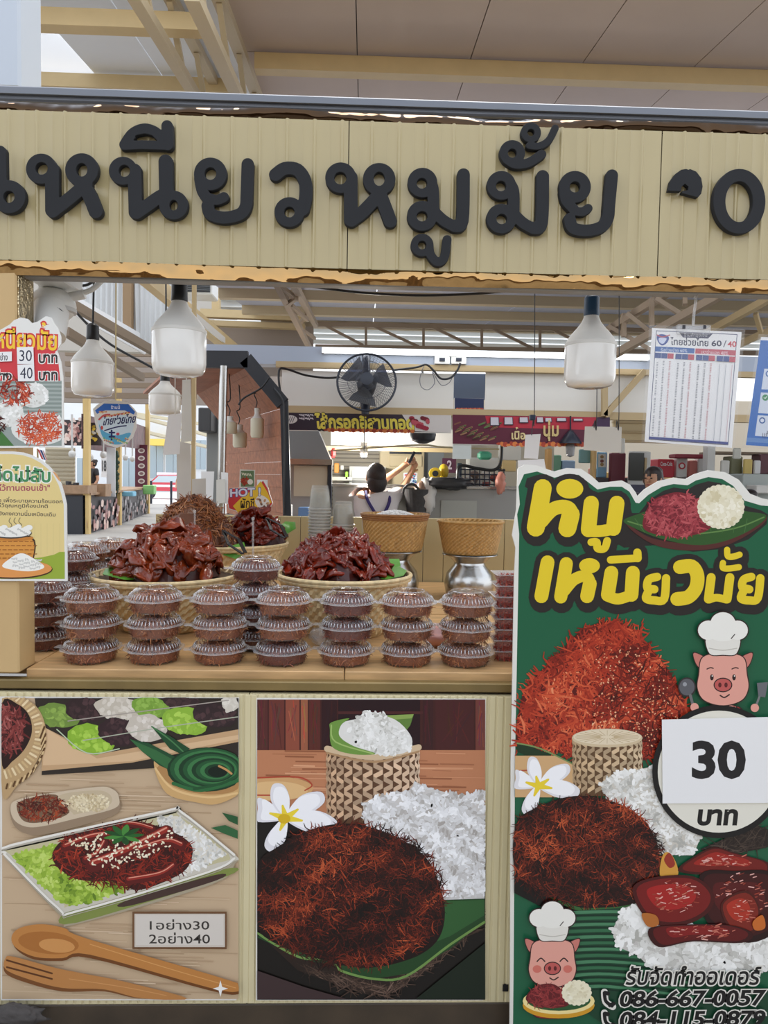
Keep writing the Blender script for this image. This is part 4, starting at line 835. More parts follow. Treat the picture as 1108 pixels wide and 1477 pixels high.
# ------------------------------------------------------------------ hanging laminated notices at the right
def notice(name, label, Y, corners, draw, hook):
    t = thing(name, label, 'notice', at(hook[0], corners[2][1], Y + .002))
    slab('paper_sheet', corners, Y, .0008, PAPER, t)
    A = Art(Y, 31); draw(A); A.build('printed_face', PRINT, t)
    cx, cy = np.mean([c[0] for c in corners]), np.mean([c[1] for c in corners]); slab('plastic_sleeve', [(cx + (x - cx) * 1.07, cy + (y - cy) * 1.05) for x, y in corners], Y - .004, .0003, clear('laminate', diff=.03, gl=.3, rough=.16), t)
    return t
def uv(c): return lambda u, v: tuple((c[0][i] * (1 - u) + c[1][i] * u) * (1 - v) + (c[3][i] * (1 - u) + c[2][i] * u) * v for i in range(2))
c1 = [(941, 473), (1070, 479), (1056, 646), (930, 637)]; T1 = uv(c1)
def d1(A):
    q = lambda a, b, c, d, col: A.poly([T1(a, b), T1(c, b), T1(c, d), T1(a, d)], col)
    for (a, b, c, d) in ((.045, .02, .955, .026), (.045, .975, .955, .98), (.045, .02, .052, .98), (.948, .02, .955, .98)): q(a, b, c, d, (62, 66, 104))
    A.poly([T1(.30, .025), T1(.68, .025), T1(.63, .07), T1(.35, .07)], (70, 72, 96)); p, e = T1(.36, .032), T1(.62, .062); A.text('ร้านค้าถุงเงิน', p[0], p[1], e[0], e[1], (220, 220, 226))
    A.spoly([T1(.06, .07), T1(.11, .05), T1(.19, .07), T1(.18, .12), T1(.125, .15), T1(.075, .12)], (66, 84, 150)); A.spoly([T1(.085, .085), T1(.165, .085), T1(.15, .12), T1(.125, .135), T1(.09, .12)], (206, 212, 232)); A.stroke([T1(.06, .06), T1(.12, .075), T1(.2, .055)], 1.6, (178, 70, 84))
    p, e = T1(.21, .07), T1(.64, .125); A.text('ไทยช่วยไทย', p[0], p[1], e[0], e[1], (48, 50, 74), off=.02, slope=.04)
    p, e = T1(.67, .075), T1(.79, .125); A.text('60', p[0], p[1] + 1.5, e[0], e[1] + 1, (48, 50, 74), off=.025); p, e = T1(.8, .07), T1(.845, .13); A.text('/', p[0], p[1] + 1.5, e[0], e[1] + 1, (48, 50, 74)); p, e = T1(.85, .075), T1(.955, .125); A.text('40', p[0], p[1] + 1.5, e[0], e[1] + 1, (196, 66, 78), off=.025)
    q(.05, .16, .49, .205, (62, 102, 164)); q(.5, .16, .955, .205, (188, 84, 98)); p, e = T1(.11, .167), T1(.41, .198); A.text('รัฐช่วยจ่าย 60%', p[0], p[1], e[0], e[1], (226, 230, 238), slope=.04); p, e = T1(.57, .167), T1(.87, .198); A.text('เราจ่ายเอง 40%', p[0], p[1], e[0], e[1], (236, 220, 224), slope=.04)
    for g in range(4):
        u0 = .05 + g * .232
        q(u0, .215, u0 + .14, .262, (70, 88, 140)); q(u0 + .142, .215, u0 + .21, .262, (186, 84, 98)); q(u0 + .07, .215, u0 + .073, .262, (200, 206, 220))
        for k in range(3):
            for n in range(48):
                uu = u0 + .025 + k * .07; vv = .285 + n * .0142
                if g == 3:
                    if n % 16 == 0: q(uu + .012, vv, uu + .016, min(vv + .235, .96), (150, 152, 164) if k < 2 else (200, 150, 160))
                elif (n * 7 + k) % 11: q(uu, vv, uu + .018, vv + .005, (110, 112, 124) if k < 2 else (196, 120, 128))
    q(.05, .952, .95, .973, (70, 80, 138))
N1_ = notice('price_notice', 'white laminated price table notice hanging from a clear hook', 1.84, c1, d1, (1004, 478))
hk = MB(); P = [at(x, y, 1.84) for x, y in smooth_path([(993, 410), (996, 402), (1003, 404), (1006, 418), (1003, 440), (1001, 455), (1000, 470)], 4)]; hk.tube(P, .0035, 8); P = [at(x, y, 1.845) for x, y in smooth_path([(1012, 424), (1013, 408), (1006, 402), (1001, 414), (1003, 432)], 4)]; hk.tube(P, .003, 8)
hk.build('hook', clear('acrylic', diff=.22, gl=.8, rough=.05), N1_, smooth=True)
mb = pbox(978, 468, 1026, 482, 1.83, .012, bev=.002); mb.build('clip', clear('acrylic'), N1_)
for x in (987, 1017):
    mb = pbox(x - 2, 469, x + 2, 474, 1.828, .002); mb.build('rivet', mat('dark_metal', (60, 60, 64), .4, .6), N1_)
c2 = [(1098, 486), (1220, 490), (1200, 650), (1076, 642)]; T2 = uv(c2)
def d2_(A):
    q = lambda a, b, c, d, col: A.poly([T2(a, b), T2(c, b), T2(c, d), T2(a, d)], col)
    q(.0, .03, 1, 1, (48, 106, 180)); q(.0, .93, 1, .97, (92, 134, 188))
    for i, y in enumerate((.29, .51, .72)):
        q(.09, y, .9, y + .19, (206, 214, 226)); p = T2(.15, y + .045); A.ell(p[0], p[1], 4.6, 4.6, ((70, 110, 172), (66, 140, 92), (60, 96, 156))[i]); A.ell(p[0], p[1], 2.8, 2.8, (216, 222, 232)) if i != 1 else A.stroke([(p[0] - 2, p[1]), (p[0] - .5, p[1] + 1.6), (p[0] + 2, p[1] - 1.6)], 1, (230, 240, 232), sm=False)
        for k in range(3): q(.28, y + .04 + k * .045, .8, y + .06 + k * .045, (120, 128, 150))
    p = T2(.17, .865); A.text('แก้ไข', p[0], p[1] - 1, p[0] + 16, p[1] + 9, (50, 52, 66), slope=.05)
N2_ = notice('blue_notice', 'blue laminated notice with white boxes cut off by the frame edge', 1.85, c2, d2_, (1140, 478))
mb = MB(); mb.tube([at(1150, y, 1.85) for y in (405, 440, 486)], .003, 8); mb.build('hook', clear('acrylic'), N2_)
# ------------------------------------------------------------------ goods on the counter
MEAT = mat('shredded_meat', (255, 255, 255), .42, kind='attr', spec=.5)
GLAZE = mat('glazed_meat', (122, 46, 16), .15, var=.7, vscale=18, bump=.35, bscale=45)
GLAZEB = mat('dark_glazed_meat', (112, 30, 11), .15, var=.7, vscale=20, bump=.35, bscale=50)
GLAZEC = mat('brown_fried_meat', (138, 74, 38), .3, var=.4, vscale=20, bump=.4, bscale=80, coat=.3)
RIMW = mat('white_plastic_rim', (232, 232, 228), .25)
BAMBOO = mat('bamboo', (212, 190, 146), .55, var=.25, vscale=60)
BAMB2 = mat('sticky_basket', (186, 148, 90), .55, var=.25, vscale=70)
RIMB = mat('rattan_rim', (150, 104, 60), .5, var=.25, vscale=60)
LEAFM = mat('banana_leaf', (84, 146, 46), .35, var=.15, vscale=30)
CUPM = clear('cup_plastic', (244, 244, 240), diff=.16, gl=.4, rough=.2)
def strands3(mb, n, fn, L, rad, pal, seed, lift=.3):
    """n bent shreds; fn(rng) gives a point and a normal on the heap"""
    q = random.Random(seed)
    for _ in range(n):
        p, nn = fn(q); p = Vector(p); nn = Vector(nn).normalized(); d = Vector((q.gauss(0, 1), q.gauss(0, 1), q.gauss(0, 1))); d = (d - nn * d.dot(nn) * (1 - lift)).normalized()
        l = L * q.uniform(.5, 1.4) / 4; P = []; p = p - d * l * 2
        ax = Vector((q.gauss(0, 1), q.gauss(0, 1), q.gauss(0, 1))).normalized(); cu = q.gauss(0, .35)
        for j in range(5): P.append(p.copy()); p = p + d * l; d = (Matrix.Rotation(cu, 3, ax) @ d).normalized()
        r0 = rad * q.uniform(.6, 1.4); v = min(max(q.gauss(.5, .25), 0), .99) * (len(pal) - 1); i = int(v); t = v - i
        mb.col = lin([pal[i][k] * (1 - t) + pal[i + 1][k] * t for k in range(3)]); mb.tube(P, [r0 * .5, r0, r0, r0, r0 * .4], 3)
def heap_fn(rx, ry, h, z0=0, pw=1.0, c=(0, 0)):
    def f(q):
        a = q.uniform(0, 2 * PI); d = math.sqrt(q.random()); x, y = rx * d * math.cos(a), ry * d * math.sin(a); z = h * (1 - d ** 2) ** pw
        return (c[0] + x, c[1] + y, z0 + z), (x / rx / rx * h * 1.5, y / ry / ry * h * 1.5, 1)
    return f
def heap_core(mb, rx, ry, h, z0, pw, col, seed, c=(0, 0), amp=.12):
    N = nz2(seed, .5); prof = []; V = []; Q = []; n, k = 28, 9
    for i in range(k + 1):
        d = i / k
        for j in range(n):
            a = 2 * PI * j / n; f = 1 + amp * N(math.cos(a) * (d + .4), math.sin(a) * (d + .4)); V.append((c[0] + rx * d * f * math.cos(a), c[1] + ry * d * f * math.sin(a), z0 + h * max(0, 1 - d * d) ** pw * (1 + amp * N(d * 2, a))))
    for i in range(k):
        for j in range(n): Q.append((i * n + j, i * n + n + j, i * n + n + (j + 1) % n, i * n + (j + 1) % n))
    mb.add(V, Q, col=lin(col))
PB = [(66, 29, 14), (120, 62, 31), (158, 90, 50), (184, 118, 72), (208, 150, 100)]
PD = [(52, 18, 13), (96, 40, 25), (132, 62, 37), (164, 94, 58)]
# clear hinged tub
def make_tub(loc):
    t = thing('food_tub', '', 'food container', loc)
    mb = MB(); fl = lambda i, k, a, r: r * (1 + (.016 if k % 2 else -.012) * (1 if 0 < i < 3 else 0))
    mb.lathe([(.054, .0012), (.062, .003), (.0665, .02), (.0695, .0335)], 64, fl=fl, capb=True); mb.build('tray', CLEAR, t, smooth=True)
    mb = MB(); mb.lathe([(.0695, .0335), (.0725, .035), (.078, .0352), (.0795, .0338), (.0795, .0375), (.076, .0385), (.071, .038)], 64, fl=lambda i, k, a, r: r * (1 + (.022 * math.cos(10 * a) if i > 1 and i < 6 else 0))); mb.build('rim', clear('rim_plastic', diff=.22, gl=.7, rough=.12), t, smooth=True)
    mb = MB(); fl2 = lambda i, k, a, r: r * (1 + ((.04 if k % 2 else -.016) if 0 < i < 4 else 0))
    mb.lathe([(.0705, .038), (.068, .0405), (.062, .051), (.054, .0605), (.0475, .0655), (.0445, .0668), (.043, .0652), (.002, .0652)], 80, fl=fl2, capt=True); ld = mb.build('lid', clear('lid_plastic', diff=.015, gl=.95, rough=.05, gmin=.055), t, smooth=True, angle=.5)
    mb = MB()
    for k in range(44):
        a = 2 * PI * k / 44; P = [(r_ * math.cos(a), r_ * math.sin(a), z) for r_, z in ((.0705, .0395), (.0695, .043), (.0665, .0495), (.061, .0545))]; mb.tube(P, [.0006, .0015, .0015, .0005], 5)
    mb.build('lid_ribs', clear('highlight_plastic', diff=.12, gl=.95, rough=.09, gmin=.3), ld, smooth=True, angle=2)  # ribs whitened so the lid's highlight streaks sit in the material
    mb = MB(); mb.tube([(.0445 * math.cos(a * PI / 24), .0445 * math.sin(a * PI / 24), .0668) for a in range(49)], .0011, 6, cap=False); mb.build('top_ring', clear('highlight_plastic'), ld, smooth=True)
    mb = MB(); mb.box((-.094, -.016, .0345), (-.074, .014, .0375), bev=.0014); mb.build('closure_tab', clear('rim_plastic'), t)
    return t
def make_fill(name, pal, seed, n=420):
    mb = MB(); heap_core(mb, .058, .058, .03, .024, .6, pal[1], seed, amp=.06)
    mb.lathe([(.052, .003), (.0605, .006), (.0655, .03)], 32, capb=True); mb.c = [lin(pal[1])] * len(mb.f)
    strands3(mb, n, heap_fn(.056, .056, .03, .025, .6), .028, .0009, pal, seed, lift=.12)
    def side(q):
        a = q.uniform(0, 6.283); z = q.uniform(.008, .034); rr = .0575 + z * .2; return (rr * math.cos(a), rr * math.sin(a), z), (math.cos(a), math.sin(a), 0)
    strands3(mb, n, side, .024, .0010, pal, seed + 1, lift=.03)
    o = mb.build(name, MEAT, None, cols=True); return o
tub0 = None; FILL = [make_fill('shredded_pork', PB, 101), make_fill('shredded_pork', PB, 102), make_fill('shredded_pork', PD, 103)]; used_f = [False] * 3; used_t = False
def put_tub(x, y, z, rz, lab, grp, fk, flab, fgrp):
    global tub0, used_t
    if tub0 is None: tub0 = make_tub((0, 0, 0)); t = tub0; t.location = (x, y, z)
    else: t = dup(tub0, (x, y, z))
    t.rotation_euler = (0, 0, rz); t['label'] = lab; t['group'] = grp
    if not used_f[fk]: o = FILL[fk]; used_f[fk] = True
    else: o = FILL[fk].copy(); COL.objects.link(o)
    o.location = (x, y, z); o.rotation_euler = (0, 0, rz * 1.7 + x * 9); tag(o, flab, 'shredded pork', fgrp)
ORD = ['first', 'second', 'third', 'fourth', 'fifth', 'sixth', 'seventh']; LEV = ['bottom', 'middle', 'top']; PITCH = .0668
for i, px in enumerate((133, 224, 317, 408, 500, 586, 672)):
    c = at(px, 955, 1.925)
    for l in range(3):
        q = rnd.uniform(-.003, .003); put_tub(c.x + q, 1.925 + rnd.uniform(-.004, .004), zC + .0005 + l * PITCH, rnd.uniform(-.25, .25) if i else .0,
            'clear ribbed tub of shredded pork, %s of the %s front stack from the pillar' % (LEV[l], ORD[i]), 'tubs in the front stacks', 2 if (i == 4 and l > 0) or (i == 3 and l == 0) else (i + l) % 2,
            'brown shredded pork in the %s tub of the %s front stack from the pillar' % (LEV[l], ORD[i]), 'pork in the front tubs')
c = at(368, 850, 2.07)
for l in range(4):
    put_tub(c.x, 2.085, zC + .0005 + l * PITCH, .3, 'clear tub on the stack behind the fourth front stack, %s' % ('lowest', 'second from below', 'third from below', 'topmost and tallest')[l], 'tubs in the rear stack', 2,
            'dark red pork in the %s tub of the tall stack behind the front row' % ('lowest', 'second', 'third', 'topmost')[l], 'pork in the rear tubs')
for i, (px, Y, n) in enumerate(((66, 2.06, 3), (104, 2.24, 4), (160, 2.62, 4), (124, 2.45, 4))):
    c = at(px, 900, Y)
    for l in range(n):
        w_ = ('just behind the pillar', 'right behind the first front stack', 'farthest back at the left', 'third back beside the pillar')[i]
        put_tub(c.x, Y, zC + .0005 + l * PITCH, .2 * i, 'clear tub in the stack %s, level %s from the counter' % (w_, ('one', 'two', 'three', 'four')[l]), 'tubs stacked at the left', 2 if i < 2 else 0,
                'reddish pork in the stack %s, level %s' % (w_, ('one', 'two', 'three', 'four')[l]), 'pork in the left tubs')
# square deli boxes stacked beside the green board
BOXC = clear('deli_plastic', diff=.12, gl=.5, rough=.12)
def frustum(mb, a, b, z0, z1, cap=True, capt=False):
    V = [(sx * w, sy * w * .8, z) for w, z in ((a, z0), (b, z1)) for sx, sy in ((-1, -1), (1, -1), (1, 1), (-1, 1))]
    mb.add(V, [(0, 1, 5, 4), (1, 2, 6, 5), (2, 3, 7, 6), (3, 0, 4, 7)] + ([(0, 3, 2, 1)] if cap else []) + ([(4, 5, 6, 7)] if capt else []))
deli = thing('deli_box', '', 'food container'); mb = MB(); frustum(mb, .05, .06, .001, .027); mb.build('tray', BOXC, deli)
mb = MB(); mb.box((-.065, -.053, .027), (.065, .053, .030), bev=.0014); mb.build('lid', clear('deli_lid', diff=.3, gl=.5, rough=.15), deli)
mb = MB(); frustum(mb, .047, .055, .003, .024, True, True); mb.c = [lin((140, 44, 40))] * len(mb.f)
strands3(mb, 160, lambda q: ((q.uniform(-.053, .053), -.038 - q.uniform(0, .006), q.uniform(.006, .026)), (0, -1, 0)), .03, .0016, [(110, 30, 28), (160, 62, 52), (196, 104, 84)], 7, lift=.1)
meat = mb.build('sliced_pork', MEAT, None, cols=True)
c = at(742, 940, 1.97)
for l in range(8):
    d = deli if l == 0 else dup(deli, (0, 0, 0)); d.location = (c.x + rnd.uniform(-.004, .004), 1.99, zC + .0005 + l * .0305); d['label'] = 'shallow square deli box of red pork, %s of the stack beside the green board' % ('lowest', 'second up', 'third up', 'fourth up', 'fifth up', 'sixth up', 'seventh up', 'topmost')[l]; d['group'] = 'deli boxes by the green board'
    m_ = meat if l == 0 else meat.copy()
    if l: COL.objects.link(m_)
    m_.location = d.location; tag(m_, 'red pork slices inside the %s deli box beside the green board' % ('lowest', 'second', 'third', 'fourth', 'fifth', 'sixth', 'seventh', 'topmost')[l], 'pork', 'pork in the deli boxes')
# woven trays
def weave_bowl(name, lab, c, R, h, m, rimm, n=112, rows=12, rb=.62, amp=.0022, cat='basket', rim=.007, nr=2):
    t = thing(name, lab, cat, c); mb = MB()
    prof = [(R * rb * i / 3, .001) for i in range(1, 4)] + [(R * (rb + (1 - rb) * (i / rows) ** .8), h * i / rows) for i in range(1, rows + 1)]
    mb.lathe(prof, n, fl=lambda i, k, a, r: r + (amp * (1 if ((k // 2) + i) % 2 else -1) if i > 2 else 0), capb=False)
    b = len(mb.v); mb.lathe([(r - .006, z + .003) for r, z in prof][::-1], n, fl=lambda i, k, a, r: r + (amp * (1 if ((k // 2) + i) % 2 else -1)))
    mb.build('woven_body', m, t, smooth=True, angle=1.2, origin=None) if False else None
    V = [(p[0] + c[0], p[1] + c[1], p[2] + c[2]) for p in mb.v]; mb.v = V; mb.build('woven_body', m, t)
    for q in range(nr):
        mb = MB(); P = [(c[0] + (R + .001 - q * .003) * math.cos(a * 2 * PI / 64), c[1] + (R + .001 - q * .003) * math.sin(a * 2 * PI / 64), c[2] + h - q * rim * 1.5) for a in range(65)]; mb.tube(P, rim, 8, cap=False); mb.build('rim', rimm, t, smooth=True)
    return t
cA = at(240, 828, 2.36); cB = at(497, 828, 2.31); cC = at(322, 783, 2.98)
for nm, c, R, lab in (('woven_tray', cA, .235, 'round woven bamboo tray of glazed pork slices, left front'), ('woven_tray', cB, .215, 'round woven bamboo tray of dark red pork between the front stacks and rice baskets'), ('woven_tray', cC, .265, 'round woven bamboo tray at the back holding fried shredded pork')):
    weave_bowl(nm, lab, (c.x, c.y, zC + .0005), R, c.z - zC, BAMBOO, BAMBOO, n=132, rows=14, rb=.6, amp=.003)
    mb = MB(); mb.lathe([(.01, 0), (R * .9, 0), (R * .955, .004)], 48, c=(c.x, c.y, c.z - .015), capb=True)
    tag(mb.build('liner_sheet', mat('dark_liner', (52, 40, 34), .3), origin=(c.x, c.y, c.z - .015)), 'dark liner inside the %s' % {cA.x: 'left front woven tray', cB.x: 'right woven tray', cC.x: 'rear woven tray'}[c.x], 'liner')
# pork pieces: irregular strips, copied over each heap
def piece(name, L, Wd, T, seed, m):
    q = random.Random(seed); N = nz2(seed, .6); N2 = nz2(seed + 1, .25); mb = MB(); b1 = q.uniform(-1.2, .3) * 7; tw = q.uniform(-1, 1) * 6
    mb.ball((0, 0, 0), 1, 16, 10, sc=(L / 2, Wd / 2, T / 2)); V = []
    for x, y, z in mb.v:
        f = 1 + .35 * N(x / L * 2, y / Wd * 2) + .25 * N2(x / L * 2, y / Wd * 2); y *= f; z = z * (1 + .3 * N2(y / Wd, x / L)) + b1 * x * x + .25 * Wd * N(x / L * 3, y / Wd * 3); a = tw * x
        V.append((x * (1 + .1 * N2(y, 0)), y * math.cos(a) - z * math.sin(a), y * math.sin(a) + z * math.cos(a)))
    mb.v = V; o = mb.build(name, m, None, smooth=True, angle=2.5); return o
def scatter(protos, first, n, rx, ry, h, c, lab, cat, grp, seed, pw=.8, tilt=.3):
    q = random.Random(seed); fn = heap_fn(rx, ry, h, 0, pw)
    for i in range(n):
        p = protos[i % len(protos)]
        if first and i < len(protos): o = p
        else: o = p.copy(); COL.objects.link(o)
        a = q.uniform(0, 6.283); d = math.sqrt((i + .5) / n); x, y = rx * d * math.cos(a), ry * d * math.sin(a); z = h * (1 - d * d) ** pw; nn = Vector((x / rx / rx * h * 1.2, y / ry / ry * h * 1.2, 1)).normalized()
        rot = nn.to_track_quat('Z', 'Y') @ Euler((q.gauss(0, tilt), q.gauss(0, tilt), q.uniform(0, 6.3))).to_quaternion(); o.rotation_mode = 'QUATERNION'; o.rotation_quaternion = rot
        o.location = (c[0] + x, c[1] + y, c[2] + z); s = q.uniform(.75, 1.25); o.scale = (s, s, s); tag(o, lab, cat, grp)
def core(name, rx, ry, h, c, col, m, lab, seed, pal=None, n=0, L=.05, rad=.0016, pw=.8):
    mb = MB(); heap_core(mb, rx, ry, h, 0, pw, col, seed, amp=.1)
    if n: strands3(mb, n, heap_fn(rx, ry, h, .003, pw), L, rad, pal, seed)
    o = mb.build(name, m, None, cols=True); o.location = c; tag(o, lab, 'pork', kind='stuff'); return o
cAm = (cA.x + .01, cA.y, cA.z - .010)
core('pork_heap', .155, .15, .135, cAm, (70, 24, 14), MEAT, 'dark crumbs and scraps under the glazed slices on the left tray', 3, PD, 120)
PA = [piece('pork_slice', rnd.uniform(.10, .15), rnd.uniform(.045, .07), rnd.uniform(.020, .030), 300 + k, GLAZE) for k in range(7)]
scatter(PA, True, 84, .165, .155, .150, (cAm[0], cAm[1], cAm[2] + .01), 'shiny amber brown slice of glazed pork heaped on the left woven tray', 'pork slice', 'glazed slices on the left tray', 11)
cBm = (cB.x - .02, cB.y, cB.z - .008)
core('pork_heap', .16, .14, .12, cBm, (62, 18, 14), MEAT, 'dark red scraps under the pork strips on the right tray', 4, [(52, 12, 10), (96, 26, 20), (140, 48, 36)], 160)
PBs = [piece('pork_strip', rnd.uniform(.08, .12), rnd.uniform(.028, .04), rnd.uniform(.015, .021), 330 + k, GLAZEB) for k in range(7)]
scatter(PBs, True, 120, .165, .14, .125, (cBm[0], cBm[1], cBm[2] + .01), 'shiny dark red strip of sweet pork heaped on the right woven tray', 'pork strip', 'sweet pork strips on the right tray', 12)
cCm = at(280, 790, 2.86); cCm = (cCm.x, 2.86, cC.z - .01)
core('shredded_pork_heap', .165, .15, .20, cCm, (96, 54, 30), MEAT, 'golden brown heap of fried shredded pork behind the left tray', 5, [(84, 42, 20), (132, 76, 42), (168, 108, 66), (196, 140, 92)], 1500, .05, .0019, pw=.75)
c2_ = at(368, 786, 3.0); 
PCs = [piece('dried_pork_piece', rnd.uniform(.08, .12), rnd.uniform(.035, .05), rnd.uniform(.018, .024), 360 + k, GLAZEB) for k in range(5)]
core('dried_pork_heap', .12, .1, .12, (c2_.x, 3.02, cC.z - .008), (64, 18, 16), MEAT, 'dark red scraps under the dried pork on the rear tray', 6, PD, 60)
scatter(PCs, True, 48, .125, .105, .13, (c2_.x, 3.02, cC.z), 'dark red dried pork piece heaped at the right of the rear tray', 'pork piece', 'dried pork on the rear tray', 13)
# banana leaves tucked under the heaps
def leaf(pts, Y, lift, lab):
    A = [at(x, y, Y + dy) for x, y, dy in pts]; mb = MB(); n = len(A); cen = sum(A, Vector()) / n + Vector((0, 0, lift))
    top = [a for a in A] + [cen]; V = top + [v - Vector((0, 0, .0012)) for v in top]; m_ = n + 1
    mb.add(V, [(i, (i + 1) % n, n) for i in range(n)] + [(m_ + (i + 1) % n, m_ + i, m_ + n) for i in range(n)] + [(i, m_ + i, m_ + (i + 1) % n, (i + 1) % n) for i in range(n)])
    o = mb.build('banana_leaf', LEAFM, None, smooth=True, angle=1.2, origin=cen); return tag(o, lab, 'leaf')
leaf([(148, 828, 0), (152, 820, .04), (164, 818, .08), (178, 820, .1), (196, 832, .06), (200, 836, -.02), (180, 836, -.06)], 2.26, .012, 'green banana leaf scrap poking out at the left of the front left tray')
leaf([(528, 834, -.05), (540, 826, 0), (560, 820, .06), (576, 817, .1), (587, 823, .06), (582, 830, -.02), (560, 835, -.06)], 2.28, .01, 'bright banana leaf scrap poking out at the right of the right tray')
leaf([(548, 812, .06), (554, 806, .1), (576, 806, .12), (578, 816, .08), (560, 822, .02)], 2.36, .006, 'pale folded leaf behind the dark red pork strips')
leaf([(404, 758, 0), (412, 752, .05), (426, 753, .06), (427, 762, .02), (414, 770, -.02)], 3.05, .01, 'dark banana leaf scrap at the right of the rear tray')
leaf([(322, 800, 0), (330, 788, .05), (352, 782, .1), (356, 796, .06), (340, 806, 0)], 2.72, .008, 'green leaf scrap between the left tray and the tongs')
# tongs and spikes
def tongs(a, b, Y, lab):
    t = thing('serving_tongs', lab, 'tongs', at(*b, Y)); 
    for s in (-1, 1):
        mb = MB(); p0, p1 = at(*a, Y), at(*b, Y - .1); o = Vector((s * .012, 0, s * .006)); mid = (p0 + p1) / 2 + o * 1.6
        mb.obox(p0, mid, .012, .003); mb.obox(mid, p1 + o * .4, .014, .003); mb.build('arm', mat('tongs_metal', (58, 58, 60), .25, .8), t)
    return t
tongs((322, 765), (352, 798), 2.72, 'black metal tongs resting on the brown shredded heap'); tongs((385, 747), (412, 775), 2.9, 'steel tongs resting on the dried pork at the rear tray')
for x, y0, y1, Y, lab in ((281, 738, 850, 2.62, 'clear plastic sign stick standing in the brown shredded heap'), (365, 748, 870, 2.42, 'clear plastic sign stick standing in front of the dried pork')):
    mb = MB(); mb.tube([at(x, y0, Y), at(x, y1, Y)], .0035, 8); mb.ball(at(x, y0, Y), .006, 8, 6); p = at(x, y1, Y); o = mb.build('sign_stick', clear('acrylic', diff=.22, gl=.8, rough=.05), None, origin=p); tag(o, lab, 'sign stick')
# HOT sign above the rear tray
YH = 3.08; t = thing('hot_sign', 'small red star-burst HOT sign above the dried pork', 'sign', at(358, 745, YH))
OUT = [(328, 724), (330, 708), (334, 704), (372, 702), (380, 692), (387, 704), (389, 712), (394, 726), (386, 738), (372, 736), (352, 742), (342, 738), (330, 734)]
slab('sign_panel', OUT, YH, .004, mat('sign_white', (224, 222, 216), .4), t)
A = Art(YH, 41); A.poly([(x + (358 - x) * .03, y + (720 - y) * .05) for x, y in OUT], (206, 62, 62)); A.poly([(366, 706), (376, 694), (386, 710), (392, 725), (372, 735), (344, 740), (336, 730), (350, 716)], (238, 196, 60)); A.spoly([(368, 722), (376, 714), (388, 722), (386, 733), (374, 733)], (236, 232, 224))
for i in range(8): A.ell(372 + (i * 5) % 16, 720 + (i * 7) % 12, 2.4, 1.6, ((196, 150, 110), (120, 90, 70))[i % 2], i)
A.text('HOT !', 332, 705, 376, 717, (226, 228, 240), off=.03, slope=-.04, out=.05, oc=(64, 74, 140)); A.text('ผักชี', 347, 718, 367, 733, (54, 40, 34), off=.02); A.build('printed_face', PRINT, t)
mb = MB(); mb.tube([at(358, 740, YH + .006), at(362, 786, YH + .006)], .004, 6); mb.build('stick', clear('acrylic'), t)
t = thing('menu_card', 'small green picture card standing behind the HOT sign', 'card', at(357, 705, 3.2)); slab('card_panel', [(346, 677), (368, 678), (367, 704), (345, 703)], 3.2, .002, CARD, t); A = Art(3.2, 42); A.rect(347.5, 679, 366.5, 702, (96, 120, 84)); A.strands(50, elf(354, 694, 6, 5), (347, 688, 361, 700), 5, 1.2, RED2[1:5], 6, 9); A.ell(361, 695, 4, 4, (222, 216, 206)); [A.stroke([(349 + i * 2.4, 682 + i * .3), (350.4 + i * 2.4, 685 + i * .3)], 1.1, (230, 226, 206), sm=False) for i in range(6)]; A.build('printed_face', PRINT, t)
mb = MB(); mb.tube([at(357, 703, 3.203), at(357, 782, 3.203)], .004, 6); mb.build('stick', clear('acrylic'), t)
# sticky rice baskets on steaming pots
for k, (px, pt_, pb_, R, lab) in enumerate(((570, 738, 793, .142, 'round woven sticky rice basket with white rice, beside the cup stacks'), (679, 748, 798, .138, 'plain round woven sticky rice basket nearest the green board'))):
    top = at(px, pt_ + 4, 3.02); bot = at(px, pb_, 3.02); c = (top.x, 3.02, bot.z)
    t = weave_bowl('rice_basket', lab, c, R, top.z - bot.z, BAMB2, RIMB if k == 0 else BAMB2, n=150, rows=18, rb=.80, amp=.0016, rim=.006, nr=3 if k == 0 else 1)
    if k == 0:
        mb = MB(); heap_core(mb, .105, .105, .035, 0, .8, (226, 224, 216), 9, amp=.12); q = random.Random(3); f = heap_fn(.10, .10, .036, .002, .8)
        for _ in range(420):
            p, nn = f(q); mb.col = lin((q.uniform(206, 240),) * 3); mb.ball(p, .0048, 5, 3, sc=(1.5, .8, .8))
        o = mb.build('sticky_rice', MEAT, None, cols=True); o.location = (c[0], c[1], top.z - .022); tag(o, 'white cooked sticky rice filling the left rice basket', 'rice', kind='stuff')
    p = thing('steaming_pot', 'stainless flared steaming pot under the %s sticky rice basket' % ('rice filled', 'plain empty looking')[k], 'pot', (c[0], c[1], zC)); mb = MB(); H = bot.z - zC - .001
    mb.lathe([(.02, .0), (.088, .0), (.098, .01), (.108, H * .3), (.098, H * .55), (.068, H * .74), (.066, H * .8), (.084, H * .9), (.108, H * .975), (.118, H), (.116, H), (.082, H * .92)], 48, c=(c[0], c[1], zC + .0005)); mb.build('pot_body', STEEL, p, smooth=True, angle=.7)
    mb = MB(); mb.tube([(c[0] + .117 * math.cos(a * PI / 24), c[1] + .117 * math.sin(a * PI / 24), zC + H - .003) for a in range(49)], .003, 6, cap=False); mb.build('rolled_rim', STEEL, p, smooth=True)
